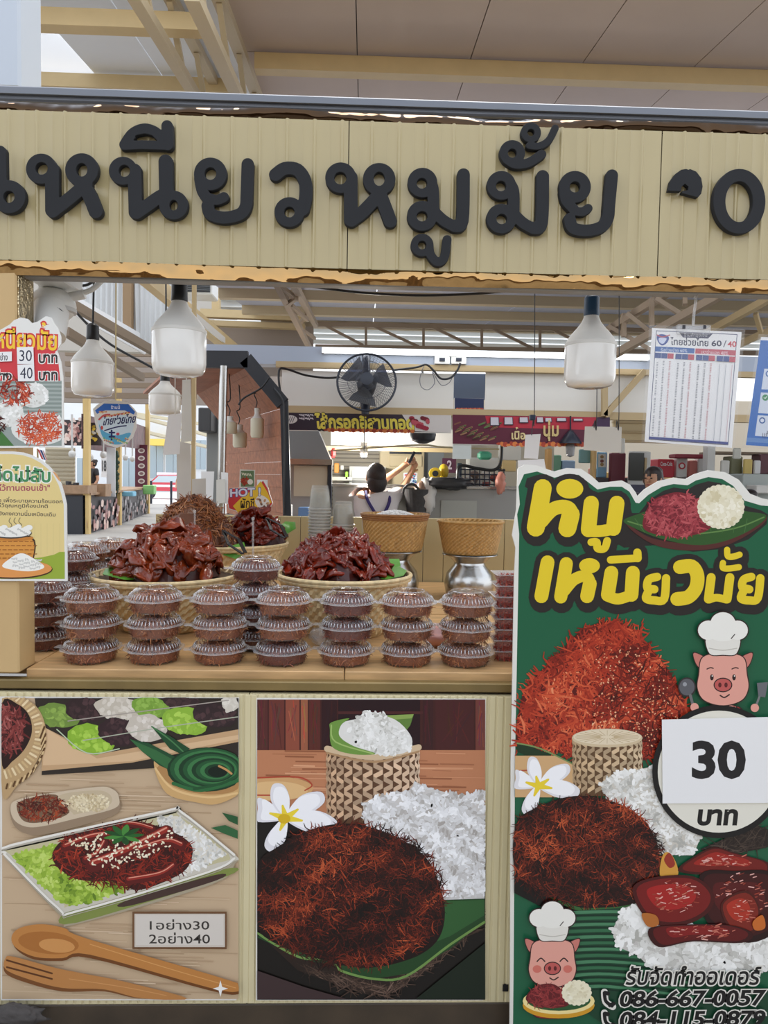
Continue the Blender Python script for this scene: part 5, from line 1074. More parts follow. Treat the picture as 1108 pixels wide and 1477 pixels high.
# stacks of clear cups
cup = None
for k, (px, yb, n, R, w) in enumerate(((461, 772, 28, .050, 'left'), (495, 776, 23, .049, 'right'))):
    c = at(px, yb, 3.05)
    for i in range(n):
        if cup is None:
            cup = thing('plastic_cup', '', 'cup'); mb = MB(); mb.lathe([(.034, .001), (.040, .03), (.0465, .098), (.050, .0985), (.0505, .104), (.0485, .105)], 32, capb=True); mb.build('cup_wall', CUPM, cup, smooth=True); mb = MB(); mb.lathe([(.0465, .098), (.0505, .099), (.0505, .104), (.047, .105)], 32); mb.build('rolled_lip', clear('cup_lip', diff=.35, gl=.5, rough=.2), cup, smooth=True); o = cup
        else: o = dup(cup, (0, 0, 0))
        o.location = (c.x, 3.05, zC + .12 + .0005 + i * (.0145 if k == 0 else .0135)) if False else (c.x, 3.05, zC + .104 + .002 + i * .0135); o.rotation_euler = (PI, 0, 0); o['label'] = 'clear cup nested upside down in the %s cup stack behind the right tray' % w; o['group'] = 'cups in the %s stack' % w
    
o = thing('takeaway_tray', 'clear upside down plastic tub beside the dark red pork', 'container', at(428, 805, 2.75)); c = at(428, 805, 2.75); mb = MB(); mb.lathe([(.062, zC + .0005 - c.z), (.058, zC - c.z + .10), (.05, zC - c.z + .14), (.001, zC - c.z + .14)], 32, c=c); mb.build('tub_wall', CUPM, o, smooth=True)
# plastic bag of slices and bits behind the front stacks
for px, Y, lab in ((640, 2.12, 'pink plastic bag of pork lying behind the sixth and seventh stacks'), (478, 2.1, 'clear wrinkled plastic bag lying behind the fourth and fifth stacks')):
    c = at(px, 920, Y); N = nz2(int(px), .4); mb = MB(); mb.ball((0, 0, 0), 1, 20, 12, sc=(.06, .045, .035), fn=lambda q: 1 + .18 * N(q.x * 2 + q.z, q.y * 2)); o = mb.build('plastic_bag', mat('pink_bag', (206, 150, 140), .3, coat=.5) if px > 600 else clear('bag_plastic', diff=.25, gl=.7, rough=.15), None, smooth=True, angle=2); o.location = (c.x, Y, zC + .034); tag(o, lab, 'plastic bag')
# rear partition of the stall
zW = at(570, 747, 3.46).z
mb = MB(); x = -1.0
while x < 1.6: mb.box((x, 3.46, .0), (x + .098, 3.49, zW), bev=.002); x += .1
struct(mb.build('wall_rear_partition', mat('olive_cream', (186, 170, 128), .45, var=.03)))
# ------------------------------------------------------------------ lamps, camera and papers hanging in the stall
RAILS = {}
def rail(Y):
    k = round(Y, 1)
    if k not in RAILS:
        z = at(554, 300, Y).z; RAILS[k] = z; mb = MB(); mb.box((-2.2, k - .06, z), (2.2, k + .06, z + .04)); struct(mb.build('beam_rail', BEAMC))
    return RAILS[k]
def big_bulb(px, ytop, ybot, wpx, Y, lab, sock, cord_to, cable=True):
    R = wpx / 2 * Y / F; b = at(px, ybot, Y); tp = at(px, ytop, Y); H = tp.z - b.z
    t = thing('hanging_bulb', lab, 'lamp', (b.x, Y, b.z), 'large hanging bulbs'); c = (b.x, Y, b.z)
    mb = MB(); mb.lathe([(.001, .0), (R * .6, .001), (R * .86, H * .025), (R * .96, H * .07), (R, H * .13), (R, H * .44)], 40, c=c); mb.build('diffuser', BULB, t, smooth=True, angle=1)
    mb = MB(); mb.lathe([(R, H * .44), (R * 1.015, H * .445), (R * 1.015, H * .475), (R * .97, H * .48), (R * .9, H * .525), (R * .74, H * .58), (R * .53, H * .645), (R * .38, H * .70), (R * .3, H * .75), (R * .28, H * .78)], 40, c=c); mb.build('housing', mat('bulb_housing', (222, 221, 216), .45), t, smooth=True, angle=.6)
    mb = MB(); mb.lathe([(R * .29, H * .765), (R * .31, H * .775), (R * .30, H * .83), (R * .29, H * .96), (R * .2, H * .985), (R * .1, H), (.002, H)], 20, c=c); mb.build('socket', sock, t, smooth=True, angle=.6)
    zr = rail(Y); mb = MB(); mb.tube([(tp.x, Y, tp.z - .004), (tp.x + .003, Y + .003, tp.z * .6 + zr * .4), (tp.x, Y, zr + .01)], .0035, 8); mb.build('cord', BLKP, t, smooth=True)
    return t
big_bulb(258.5, 402, 543, 75, 1.98, 'largest white hanging bulb at the left, nearest, with a black socket', BLKP, (257, 385))
big_bulb(850, 424, 560, 72, 2.02, 'white hanging bulb with blue socket beside the price table notice', BLUEP, (853, 398))
big_bulb(134, 466, 572, 57, 2.42, 'white hanging bulb between the red price sign and the largest bulb', BLKP, (133, 395))
big_bulb(238, 535, 599, 44, 3.1, 'small white hanging bulb just below and behind the largest bulb', BLKP, (237, 440))
for px, y0, y1, w, Y, lab in ((332, 600, 626, 20, 4.9, 'first small jar lamp under the plank canopy, beside the pole'), (346, 612, 646, 20, 5.0, 'lowest small jar lamp under the plank canopy'), (371, 588, 632, 19, 4.8, 'small jar lamp in front of the plank wall')):
    R = w / 2 * Y / F; b = at(px, y1, Y); H = at(px, y0, Y).z - b.z; t = thing('jar_lamp', lab, 'lamp', (b.x, Y, b.z), 'small lamps under the plank canopy'); c = (b.x, Y, b.z)
    mb = MB(); mb.lathe([(.001, 0), (R * .85, .002), (R, H * .1), (R, H * .6), (R * .95, H * .64)], 24, c=c); mb.build('diffuser', mat('warm_bulb', (214, 206, 182), .3), t, smooth=True, angle=.8)
    mb = MB(); mb.lathe([(R * .9, H * .62), (R * .55, H * .72), (R * .42, H * .8), (R * .44, H * .98), (.002, H)], 20, c=c); mb.build('cap', mat('bulb_housing'), t, smooth=True, angle=.8)
    mb = MB(); e = at(px - 2, y0, Y); P = [e, e + Vector((.008, 0, .04)), e + Vector((-.012, 0, .09)), e + Vector((.01, .0, .12)), e + Vector((0, 0, .30))]; mb.tube(smooth_path(P, 4), .004, 6); mb.build('cord', BLKP, t)
# security camera under the lintel
ck = at(75, 440, 1.96); t = thing('security_camera', 'white dome security camera mounted under the lintel at the left pillar', 'camera', tuple(ck)); Yk = 1.96; s_ = Yk / F
mb = pbox(42, 378, 90, 404, Yk - .085, .13, bev=.004); mb.build('mount_plate', WHITE, t); mb = pbox(54, 392, 74, 401, Yk - .022, .003); mb.build('label_plate', mat('dark_grey', (70, 70, 74), .5), t)
mb = MB(); mb.obox(at(60, 404, Yk), at(72, 425, Yk), .026, .02); mb.obox(at(84, 404, Yk), at(92, 430, Yk), .012, .012); mb.build('mount_arm', WHITE, t)
mb = MB(); mb.ball(at(76, 440, Yk), 31 * s_, 28, 16, sc=(1, 1, .78)); mb.build('camera_head', WHITE, t, smooth=True, angle=2)
mb = MB(); mb.lathe([(26 * s_, .0), (31.5 * s_, .004), (31.5 * s_, .014), (27 * s_, .018)], 32, c=tuple(at(76, 452, Yk))); mb.build('seam_ring', mat('pale_grey', (196, 196, 194), .4), t, smooth=True)
for P in (((46, 447), (52, 441), (63, 438), (76, 441), (89, 448), (98, 460)), ((48, 452), (57, 446), (68, 445), (79, 449), (87, 455))):
    Q = []
    for x, y in smooth_path(P, 4):
        dx, dy = (x - 76) / 31.0, (y - 440) / 24.5; Q.append(at(x, y, Yk - 31 * s_ * math.sqrt(max(.02, 1 - min(dx * dx + dy * dy, .98))) - .001))
    mb = MB(); mb.tube(Q, .0016, 5); mb.build('seam_line', mat('dark_grey'), t)
mb = MB(); a, b = at(74, 444, Yk - .02), at(72, 486, Yk - .06); mb.tube([a, b], [24 * s_, 20 * s_], 24); lh = mb.build('lens_housing', WHITE, t, smooth=True, angle=.7)
mb = MB(); mb.tube([b + (b - a).normalized() * .0005, b + (b - a).normalized() * .004], 13 * s_, 20); mb.build('lens', mat('lens_glass', (18, 20, 26), .08, coat=1), lh)
mb = MB(); P = smooth_path([at(*p, Yk) for p in ((58, 400), (60, 430), (72, 438), (86, 430), (110, 424), (132, 418), (150, 402), (165, 394))], 5); mb.tube(P, .007, 10); cb = mb.build('cable', WHITE, t, smooth=True)
mb = MB(); mb.tube([at(96, 430, Yk), at(122, 424, Yk)], .013, 12); mb.build('cable_joint', WHITE, cb, smooth=True)
# round blue notice
Yr = 2.5; t = thing('round_notice', 'shield shaped blue and white cut-out notice hanging at the left', 'sign', at(166, 645, Yr)); 
OUT = [(134, 590), (140, 584), (150, 579), (160, 577), (172, 578), (184, 580), (194, 590), (198, 596), (196, 604), (197, 616), (192, 630), (182, 641), (168, 646), (152, 641), (142, 628), (137, 610), (136, 600)]
slab('sign_panel', OUT, Yr, .003, mat('sign_white', (224, 222, 216), .4), t); A = Art(Yr, 51)
A.spoly([(141, 606), (150, 600), (166, 598), (184, 600), (192, 606), (192, 618), (186, 630), (168, 641), (152, 636), (144, 622)], (206, 222, 232)); A.spoly([(143, 612), (150, 622), (168, 628), (186, 624), (188, 628), (176, 640), (160, 640), (148, 630)], (92, 170, 206)); A.poly([(137, 592), (150, 582), (185, 583), (195, 594), (193, 598), (180, 592), (152, 592), (140, 597)], (48, 104, 190)); A.text('ร้านนี้', 160, 583, 173, 590, (230, 232, 238), off=.02)
A.text('ไทยช่วยไทย', 147, 600, 195, 614, (30, 36, 88), off=.03, shear=.2, slope=-.09); A.stroke([(151, 621), (168, 616), (182, 614)], 1.8, (32, 36, 92)); [A.stroke(p, 2.6, (32, 36, 92), sm=False) for p in ([(161, 621), (161, 634)], [(158, 624), (165, 624)], [(158, 630), (165, 630)])]
for i in range(26): A.ell(144 + (i * 13) % 44, 594 + (i * 5) % 7, 1.6, 1.4, ((206, 150, 120), (190, 80, 70), (220, 190, 120))[i % 3], n=8); 
for i in range(30): A.ell(150 + (i * 11) % 36, 632 + (i * 5) % 8, 1.3, 1.1, ((120, 170, 90), (220, 210, 150), (200, 120, 90))[i % 3], n=8)
A.stroke([(143, 605), (150, 599), (158, 598)], 2.6, (196, 80, 80)); A.ell(147, 617, 1.8, 3, (200, 70, 60)); A.ell(170, 626, 2.4, 2, (206, 60, 80))
A.build('printed_face', PRINT, t); mb = MB(); mb.tube([at(167, 580, Yr + .004), Vector((at(167, 490, Yr).x, Yr + .004, rail(Yr) + .01))], .0025, 6); mb.build('cord', mat('cream_string', (206, 188, 140), .8), t)
# paper strips and sheets hung around the pole
for nm, c, Y, lab in (('paper_strip', [(243, 598), (262, 596), (259, 655), (235, 656)], 2.9, 'grey white paper strip hanging below the small bulb'), ('paper_strip', [(263, 548), (275, 547), (277, 636), (261, 638)], 3.0, 'tall pale card strip hanging right under the largest bulb'),
        ('paper_sheet', [(255, 636), (275, 640), (276, 719), (255, 721)], 2.95, 'pale card sheet taped below the tall strip'), ('paper_sheet', [(277, 691), (297, 690), (297, 742), (277, 744)], 3.05, 'small pale card taped to the post left of the pole'), ('paper_sheet', [(290, 680), (309, 680), (307, 724), (290, 722)], 4.51, 'pinkish paper notice hanging behind the pole'),
        ('paper_sheet', [(312, 692), (325, 691), (325, 725), (312, 727)], 4.505, 'pale card sheet taped to the foot of the pole'), ('paper_sheet', [(319, 681), (329, 682), (329, 727), (320, 726)], 4.515, 'white paper sheet half hidden behind the pole'), ('paper_sheet', [(260, 722), (278, 720), (279, 750), (260, 752)], 3.1, 'lowest pale card behind the brown shredded heap')):
    o = slab(nm, c, Y, .0012, CARD if 'pale' in lab else PAPER, origin=at((c[0][0] + c[2][0]) / 2, c[2][1], Y)); tag(o, lab, 'paper')
    if c[0][1] < 600: a = at((c[0][0] + c[1][0]) / 2, c[0][1] + 1, Y); mb = MB(); mb.tube([a, Vector((a.x, Y, rail(Y) + .01))], .002, 5); mb.build('string', CARD, o)
for c, Y, lab, m in (([(758, 627), (780, 626), (776, 662), (756, 661)], 2.3, 'small blank white paper hanging in front of the red banner', PAPER), ([(844, 615), (897, 616), (896, 653), (842, 649)], 2.3, 'larger blank cream card hanging by black ties beside the table notice', CARD), ([(747, 664), (785, 662), (790, 690), (748, 700)], 2.2, 'plain white sheet right behind the top of the green board', PAPER)):
    o = slab('blank_card', c, Y, .001, m, None, origin=at(c[0][0], c[2][1], Y)); tag(o, lab, 'card')
    if c[0][1] < 650: rail(Y)
def wire(name, lab, P, Y, r, m=BLKP, cat='cable', k=6):
    Q = [at(p[0], p[1], Y + (p[2] if len(p) > 2 else 0)) for p in P]; mb = MB(); mb.tube(smooth_path(Q, k), r, 7); return tag(mb.build(name, m, None, smooth=True, origin=Q[0]), lab, cat)
wire('power_cable', 'long black cable sagging across under the gold trim', [(240, 398), (340, 402), (430, 411), (520, 422), (600, 426), (680, 424), (740, 419), (780, 415), (830, 408)], 2.2, .004)
wire('power_cable', 'black cable looping between camera and largest bulb', [(95, 405), (120, 412), (140, 404), (170, 396), (186, 400), (200, 392)], 2.1, .004)
wire('power_cable', 'black cable sagging at the left behind the middle bulb', [(100, 440), (150, 490), (210, 525), (250, 545)], 3.3, .006)
for c, y0, y1, lab in ((769, 604, 630, 'black clip holding the small blank paper'),):
    mb = pbox(c - 4, 598, c + 4, 606, 2.298, .02, bev=.002); o = mb.build('binder_clip', mat('dark_blue_clip', (40, 52, 76), .4), None, origin=at(c, 606, 2.3)); tag(o, lab, 'clip'); wire('hanging_wire', 'dark wire through the clip above the small blank paper', [(772, 300), (771, 590), (769, 606), (767, 628)], 2.3, .0014)
wire('hanging_wire', 'short black tie at the left of the cream card', [(861, 300), (861, 597), (858, 606), (857, 617)], 2.3, .0014); wire('hanging_wire', 'short black tie at the right of the cream card', [(893, 300), (893, 597), (890, 606), (889, 617)], 2.3, .0014)

mb = MB(); a, b = at(279, 545, 3.06), at(279, 800, 3.06); mb.box((a.x - .008, 3.06, zC), (a.x + .008, 3.08, rail(3.1) + .01)); tag(mb.build('slim_post', BEAMC, None, origin=(a.x, 3.07, zC)), 'slim cream post carrying taped card sheets left of the steel pole', 'post')
N = nz2(12, .3); mb = MB(); mb.ball((0, 0, 0), 1, 28, 16, sc=(.075, .02, .03), fn=lambda q: 1 + .16 * N(q.x * 3 + q.z, q.z * 3 + q.y)); o = mb.build('dark_cloth', mat('cloth_dark', (70, 66, 64), .9, bump=.5, bscale=30), None, smooth=True, angle=2); p = at(22, 1466, 1.775); o.location = p; tag(o, 'crumpled dark grey cloth at the foot of the left poster', 'cloth')
# ------------------------------------------------------------------ the hall behind: opposite stall with fan, banners and cook
YO = 5.3
GREYB = mat('beam_grey', (166, 176, 192), .45, .1)
TAN = mat('tan_steel', (186, 164, 124), .55)
PANW = mat('white_board', (222, 220, 214), .6, var=.03, vscale=2)
def pb(nm, r, Y, dep, m, lab=None, cat=None, bev=0, par=None, group=None, st_=False):
    mb = pbox(*r, Y, dep, bev=bev); c = at((r[0] + r[2]) / 2, r[3], Y); o = mb.build(nm, m, par, origin=None if par else c)
    if lab: tag(o, lab, cat, group)
    if st_: struct(o)
    return o
pb('beam_opposite', (296, 506, 1130, 532), YO, .16, GREYB, st_=True)
pb('beam_rail', (400, 529, 1130, 537), YO - .01, .06, TAN, st_=True); pb('beam_rail', (405, 592, 1130, 603), YO - .01, .06, TAN, st_=True)
lt = thing('tube_light', 'long lit fluorescent tube on the grey beam above the fan', 'lamp', at(690, 511, YO - .06)); 
mb = MB(); a, b = at(468, 506, YO - .06), at(935, 513, YO - .06); b.z = a.z; mb.tube([a, b], .017, 10); mb.build('tube', mat('lit_tube', (246, 250, 255), .4, emit=5), lt, smooth=True)
mb = MB(); mb.box((a.x - .02, YO - .045, a.z - .012), (b.x + .02, YO - .002, a.z + .03)); mb.build('batten', WHITE, lt)
for r in ((408, 537, 654, 592), (700, 539, 872, 592), (874, 539, 990, 596)): pb('wall_fascia_board', r, YO + .04, .02, PANW, st_=True)
pb('wall_back_board', (478, 618, 655, 648), 6.9, .02, PANW, st_=True); pb('beam_rail', (470, 645, 655, 651), 6.86, .04, BEAMC, st_=True)
pb('wall_fascia_board', (654, 539, 700, 576), 6.1, .02, mat('slate_blue', (110, 124, 146), .6), st_=True)
# banner prints
def banner(nm, lab, r, Y, draw, base):
    c = [(r[0], r[1]), (r[2], r[1] + (r[2] - r[0]) * .017), (r[2], r[3] + (r[2] - r[0]) * .017), (r[0], r[3])]; t = thing(nm, lab, 'banner', at((r[0] + r[2]) / 2, r[3], Y)); slab('banner_sheet', c, Y, .006, base, t); A = Art(Y, 61, eps=6e-5); draw(A); A.build('printed_face', PRINT, t); return t
def bn1(A):
    A.poly([(411, 595), (650, 599), (650, 624), (411, 620)], (50, 40, 52)); A.poly([(580, 598), (650, 599), (650, 624), (596, 622)], (206, 200, 196))
    A.text('ไส้กรอกอีสานทอด', 455, 594, 599, 622, (34, 26, 30), off=.05, shear=-.08, slope=.012); A.text('ไส้กรอกอีสานทอด', 455, 595, 598, 619, (222, 206, 84), off=.04, shear=-.08, slope=.012)
    A.ell(419, 605, 10, 6, (210, 206, 204)); [A.stroke([(413 + i * 3, 609), (416 + i * 3, 601)], 1, (80, 76, 84), sm=False) for i in range(4)]; [A.stroke([(432 + i * 2.6, y), (433.4 + i * 2.6, y + (i % 3) * .9 + .6)], 1.5, (206, 200, 206), sm=False) for i in range(8) for y in (598, 603)]
    for i in range(18): A.ell(594 + (i * 7) % 24, 603 + (i * 5) % 16, 4, 3, ((150, 40, 60), (110, 24, 40), (180, 80, 90))[i % 3], i, 9)
    for i in range(26): A.ell(470 + i * 5, 620 + i * .08, 3.4, 1.8 + (i % 3), ((150, 60, 40), (196, 110, 60))[i % 2], i, 7)
banner('shop_banner', 'dark banner with yellow Thai lettering under the fan', (410, 595, 651, 621), YO - .02, bn1, CARD)
def bn2(A):
    A.poly([(653, 598), (880, 602), (880, 645), (653, 640)], (96, 36, 56)); A.poly([(700, 600), (862, 602), (850, 620), (704, 616)], (186, 48, 66))
    for i in range(60): x, y = 656 + (i * 17) % 60, 612 + (i * 7) % 24; A.stroke([(x, y), (x + 8, y - 3)], 2.2, ((120, 76, 60), (150, 110, 84), (70, 40, 36), (90, 120, 70))[i % 4], sm=False)
    [(A.poly([(x0 - 1, y0), (x1 + 1, y0), (x1 + 1.6, y1 + 1.4), (x0 - 1, y1 + 1.4)], (70, 40, 60)), A.poly([(x0, y0), (x1, y0), (x1 + .6, y1), (x0, y1)], (206, 204, 212))) for x0, x1, y0, y1 in ((708, 719, 602, 613), (728, 739, 602, 612), (750, 761, 602, 609), (775, 783, 602, 609), (787, 795, 603, 608), (804, 816, 603, 607), (828, 840, 604, 606.5))]; A.text('เนื้อ', 738, 616, 758, 634, (226, 206, 150), off=.03); A.text('นุ่ม', 784, 606, 806, 636, (214, 190, 130), off=.03); A.poly([(862, 602), (880, 602), (880, 622), (858, 618)], (66, 44, 74))
    for i in range(30): A.ell(720 + i * 4.6, 640 + (i % 4) * .6, 4, 2 + i % 3, ((176, 70, 50), (220, 130, 70))[i % 2], i, 7)
banner('shop_banner', 'magenta grill banner with big pale letters behind the blank papers', (653, 598, 880, 641), YO - .02, bn2, CARD)
def fire(A):
    A.poly([(656, 574), (698, 575), (698, 594), (656, 594)], (40, 50, 84))
    for i in range(12): A.ell(660 + i * 3.2, 592, 3, 4 + (i * 5) % 5, ((206, 110, 70), (170, 80, 70))[i % 2], n=8)
banner('shop_banner', 'small dark blue banner with flames between the white boards', (655, 574, 698, 594), YO + .045, fire, CARD)
# wall fan
fc = at(529, 551, 5.05); fan = thing('wall_fan', 'large black wall fan on the grey beam, blades and cage visible', 'fan', tuple(at(527, 600, 5.1))); RF = 42 * 5.05 / F
FT = Matrix.Translation(fc) @ Matrix.Rotation(math.radians(80), 4, 'X')
def ftube(mb, P, r, n=6): mb.tube([FT @ Vector(p) for p in P], r, n, cap=False)
DK = mat('fan_black', (34, 40, 54), .35)
ring = lambda R, z, n=40: [(R * math.cos(a * 2 * PI / n), R * math.sin(a * 2 * PI / n), z) for a in range(n + 1)]
mb = MB(); ftube(mb, ring(RF, 0), .008, 8); mb.build('cage_rim', DK, fan, smooth=True)
mb = MB(); ftube(mb, ring(RF * .66, .055), .0022, 4); ftube(mb, ring(RF * .36, .068), .0022, 4)
for i in range(72):
    a = i * 2 * PI / 72; P = [(RF * q * math.cos(a + .5 * (1 - q)), RF * q * math.sin(a + .5 * (1 - q)), .075 * (1 - q ** 2.4)) for q in (.2, .4, .6, .8, 1)]; ftube(mb, P, .0013, 3)
mb.build('front_grille', DK, fan)
mb = MB()
for i in range(48): a = i * 2 * PI / 48; ftube(mb, [(RF * q * math.cos(a), RF * q * math.sin(a), -.075 * (1 - q ** 2.4)) for q in (.25, .6, 1)], .0013, 3)
mb.build('rear_grille', DK, fan)
mb = MB(); P = [FT @ Vector((0, 0, z)) for z in (.082, .078, -.02, -.06, -.2)]; mb.tube(P, [.02, .046, .046, .07, .06], 20); hub = mb.build('hub_motor', DK, fan, smooth=True, angle=.7)
for i in range(3):
    a0 = i * 2 * PI / 3 + .4; V = []; 
    for q in (.18, .4, .65, .9):
        for s, dz in ((-.55 * math.sin(q * 2.2) - .12, .02), (.45 * math.sin(q * 2.4) + .12, -.02)): V.append(FT @ Vector((RF * q * math.cos(a0 + s), RF * q * math.sin(a0 + s), dz)))
    V += [FT @ ((FT.inverted() @ v) + Vector((0, 0, .003))) for v in V]; mb = MB(); mb.add(V, [(0, 1, 3, 2), (2, 3, 5, 4), (4, 5, 7, 6), (8, 10, 11, 9), (10, 12, 13, 11), (12, 14, 15, 13), (0, 2, 10, 8), (2, 4, 12, 10), (4, 6, 14, 12), (1, 9, 11, 3), (3, 11, 13, 5), (5, 13, 15, 7), (6, 7, 15, 14)]); mb.build('blade', clear('smoke_blade', (120, 126, 146), diff=.12, gl=.5, rough=.2), hub)
mb = MB(); mb.tube([fc + Vector((0, .14, .0)), at(528, 520, 5.24), at(528, 512, 5.28)], .03, 10); mb.build('bracket', DK, fan, smooth=True)
mb = MB(); mb.tube([at(528, 575, 5.16), at(527, 582, 5.12), at(527, 599, 5.1)], [.035, .036, .026], 12); mb.build('control_box', DK, fan, smooth=True, angle=.7); mb = MB(); mb.tube([at(526, 600, 5.1), at(525, 662, 5.1)], .003, 5); mb.build('pull_cord', DK, fan)
wire('power_cable', 'black cable from the plank canopy edge to the fan', [(404, 563), (402, 545), (404, 532), (416, 533), (440, 541), (470, 545), (490, 544)], 5.2, .008)
wire('power_cable', 'black cable from the fan to the wall sockets', [(568, 534), (600, 530), (615, 526), (626, 535), (636, 546), (650, 545), (660, 534), (664, 524)], 5.2, .008)
wire('power_cable', 'thin grey wire hanging in loops below the sockets', [(612, 526), (606, 545), (608, 558), (618, 562), (627, 552), (624, 536), (636, 555), (648, 552), (654, 540)], 5.24, .003, mat('grey_wire', (120, 122, 130), .5))
for x0, lab in ((627, 'left white wall socket on the grey beam'), (651, 'right white wall socket with a plug on the grey beam')):
    t = thing('wall_socket', lab, 'socket', at(x0 + 11, 524, 5.28)); mb = pbox(x0, 513, x0 + 22, 525, 5.275, .02, bev=.003); pt = mb.build('plate', WHITE, t); mb = pbox(x0 + 7, 516, x0 + 15, 521, 5.27, .006); mb.build('outlet' if x0 < 640 else 'plug', DK, pt)
# lower roof of the hall opposite with truss and bright louvres
zb0 = at(600, 410, 5.9).z
def low(y): return zb0 + (y - 5.9) * (at(600, 466, 9).z - zb0) / 3.1
for i in range(7):
    x0 = -1.3 + i * 1.4; 
    for y0, y1 in ((4.9, 6.4), (6.44, 7.6), (7.64, 9.0)):
        sheet(x0, x0 + 1.39, y0, y1, low, mat('ceiling_panel_blue', (176, 180, 196), .8, var=.04), 'ceiling_low_board')
for yy in (6.42, 7.62, 9.0): mb = MB(); mb.box((-1.3, yy - .04, low(yy) - .09), (8.5, yy + .04, low(yy) - .003)); struct(mb.build('beam_purlin', TRC))
TRB = mat('truss_brown', (150, 132, 112), .55)
def truss(lab, chords, webs, Y, w, m=TRB):
    t = thing('roof_truss', lab, 'truss', at(*chords[0][0][:2], Y))
    for i, (a, b) in enumerate(chords): mb = MB(); mb.obox(at(a[0], a[1], a[2] if len(a) > 2 else Y), at(b[0], b[1], b[2] if len(b) > 2 else Y), w, w); mb.build('chord', m, t)
    for a, b in webs: mb = MB(); mb.obox(at(a[0], a[1], a[2] if len(a) > 2 else Y), at(b[0], b[1], b[2] if len(b) > 2 else Y), w * .6, w * .6); mb.build('web_bar', m, t)
truss('brown clerestory truss with slanting bars above the tube light', [((455, 468), (1120, 480)), ((455, 500), (1120, 510))], [((470, 470), (524, 498)), ((528, 468), (528, 502)), ((536, 469), (604, 500)), ((611, 469), (611, 502)), ((620, 470), (688, 502)), ((695, 471), (695, 504)), ((704, 471), (772, 504)), ((779, 472), (779, 505)), ((790, 472), (860, 506))], 8.6, .05)
truss('slanting truss running away at the left of the white boards', [((398, 405, 4.7), (447, 503, 7.4)), ((424, 410, 4.7), (456, 470, 7.4))], [((404, 412, 4.8), (428, 432, 5.2)), ((428, 430, 5.1), (416, 438, 5.3)), ((420, 440, 5.4), (444, 462, 6.2)), ((440, 455, 6.2), (432, 470, 6.4)), ((436, 476, 6.5), (454, 488, 7.2))], 6, .045)
truss('long grey truss rising to the right behind the blue socket bulb', [((800, 560, 5.6), (1120, 380, 4.2)), ((872, 480, 5.6), (985, 408, 4.9))], [((878, 470, 5.5), (940, 505, 5.3)), ((900, 452, 5.4), (900, 486, 5.4)), ((905, 452, 5.3), (935, 476, 5.2)), ((940, 430, 5.1), (940, 470, 5.1)), ((945, 430, 5), (980, 452, 5)), ((988, 408, 4.9), (988, 440, 4.8))], 5.3, .05)
truss('tan slanting brace below the tube light by the table notice', [((872, 600, 5.25), (930, 535, 5.25)), ((872, 535, 5.25), (872, 600, 5.25))], [], 5.25, .04, TAN)
truss('tan truss corner behind the blue notice', [((1020, 480, 5.6), (1120, 425, 5.0)), ((1060, 500, 5.8), (1125, 470, 5.6))], [((1040, 480, 5.6), (1062, 505, 5.6)), ((1090, 452, 5.3), (1098, 480, 5.4))], 5.5, .05, TAN)
lou = thing('clerestory_louvre', 'bright slatted louvre window strip above the tube light', 'louvre', at(700, 500, 9.6))
for k in range(4):
    a, b = at(700, 474 + k * 8, 9.6), 0; mb = MB(); mb.obox((-2.0, 9.6, a.z), (9, 9.6, a.z), .09, .012, up=(0, .5, 1)); mb.build('slat', mat('pale_slat', (220, 222, 220), .5), lou)
# blocks of the hall at the left: corrugated end walls, air conditioner, beams
def corr(nm, quad, Y0, Y1, m, n=26):
    P = [at(*quad[0], Y0), at(*quad[1], Y1), at(*quad[2], Y1), at(*quad[3], Y0)]; V = []; 
    for i in range(n + 1):
        u = i / n; dz = .014 if i % 2 else -.014
        for a, b in ((P[0], P[1]), (P[3], P[2])): v = a * (1 - u) + b * u; V.append(v + Vector((0, dz, 0)))
    V2 = [v + Vector((0, .02, 0)) for v in V]; m_ = len(V)
    return struct(mk(nm, [tuple(v) for v in V + V2], [(2 * i, 2 * i + 2, 2 * i + 3, 2 * i + 1) for i in range(n)] + [(m_ + 2 * i, m_ + 2 * i + 1, m_ + 2 * i + 3, m_ + 2 * i + 2) for i in range(n)], m))
CW = mat('corrugated_white', (206, 208, 208), .45)
corr('wall_corrugated', [(100, 360), (180, 360), (178, 488), (100, 425)], 9.5, 9.5, CW, 20)
corr('wall_corrugated', [(186, 360), (252, 360), (246, 500), (190, 492)], 9.3, 9.3, CW, 16)
pb('pillar_far', (177, 360, 189, 490), 9.2, .1, mat('tan_dark', (146, 120, 88), .6), st_=True)
def bar(nm, a, b, Y0, Y1, w, h, m): mb = MB(); mb.obox(at(*a, Y0), at(*b, Y1), w, h); return struct(mb.build(nm, m))
bar('beam_left', (205, 395), (345, 512), 6.0, 8.0, .09, .13, BEAMC); bar('beam_left', (262, 440), (338, 503), 6.0, 8.0, .02, .06, mat('pale_gutter', (226, 226, 226), .4))
bar('beam_left', (105, 440), (245, 520), 7.0, 9.0, .07, .09, mat('brown_beam', (130, 112, 92), .6)); bar('beam_left', (95, 478), (205, 545), 7.4, 9.0, .07, .09, mat('brown_beam'))
bar('beam_skylight', (110, 442), (212, 500), 8.6, 9.4, .03, .22, mat('pale_gutter'))
bar('beam_left', (290, 452), (440, 458), 8.4, 8.4, .1, .09, BEAMC); bar('beam_left', (290, 466), (440, 472), 8.4, 8.4, .1, .06, TAN)
pb('wall_far_left', (60, 500, 420, 582), 21.9, .2, mat('taupe', (150, 138, 128), .8), st_=True); pb('wall_far_mid', (290, 470, 450, 540), 8.6, .1, mat('taupe'), st_=True)
pb('wall_far_upper', (310, 375, 450, 452), 8.8, .1, mat('louvre_white', (206, 208, 206), .6), st_=True)
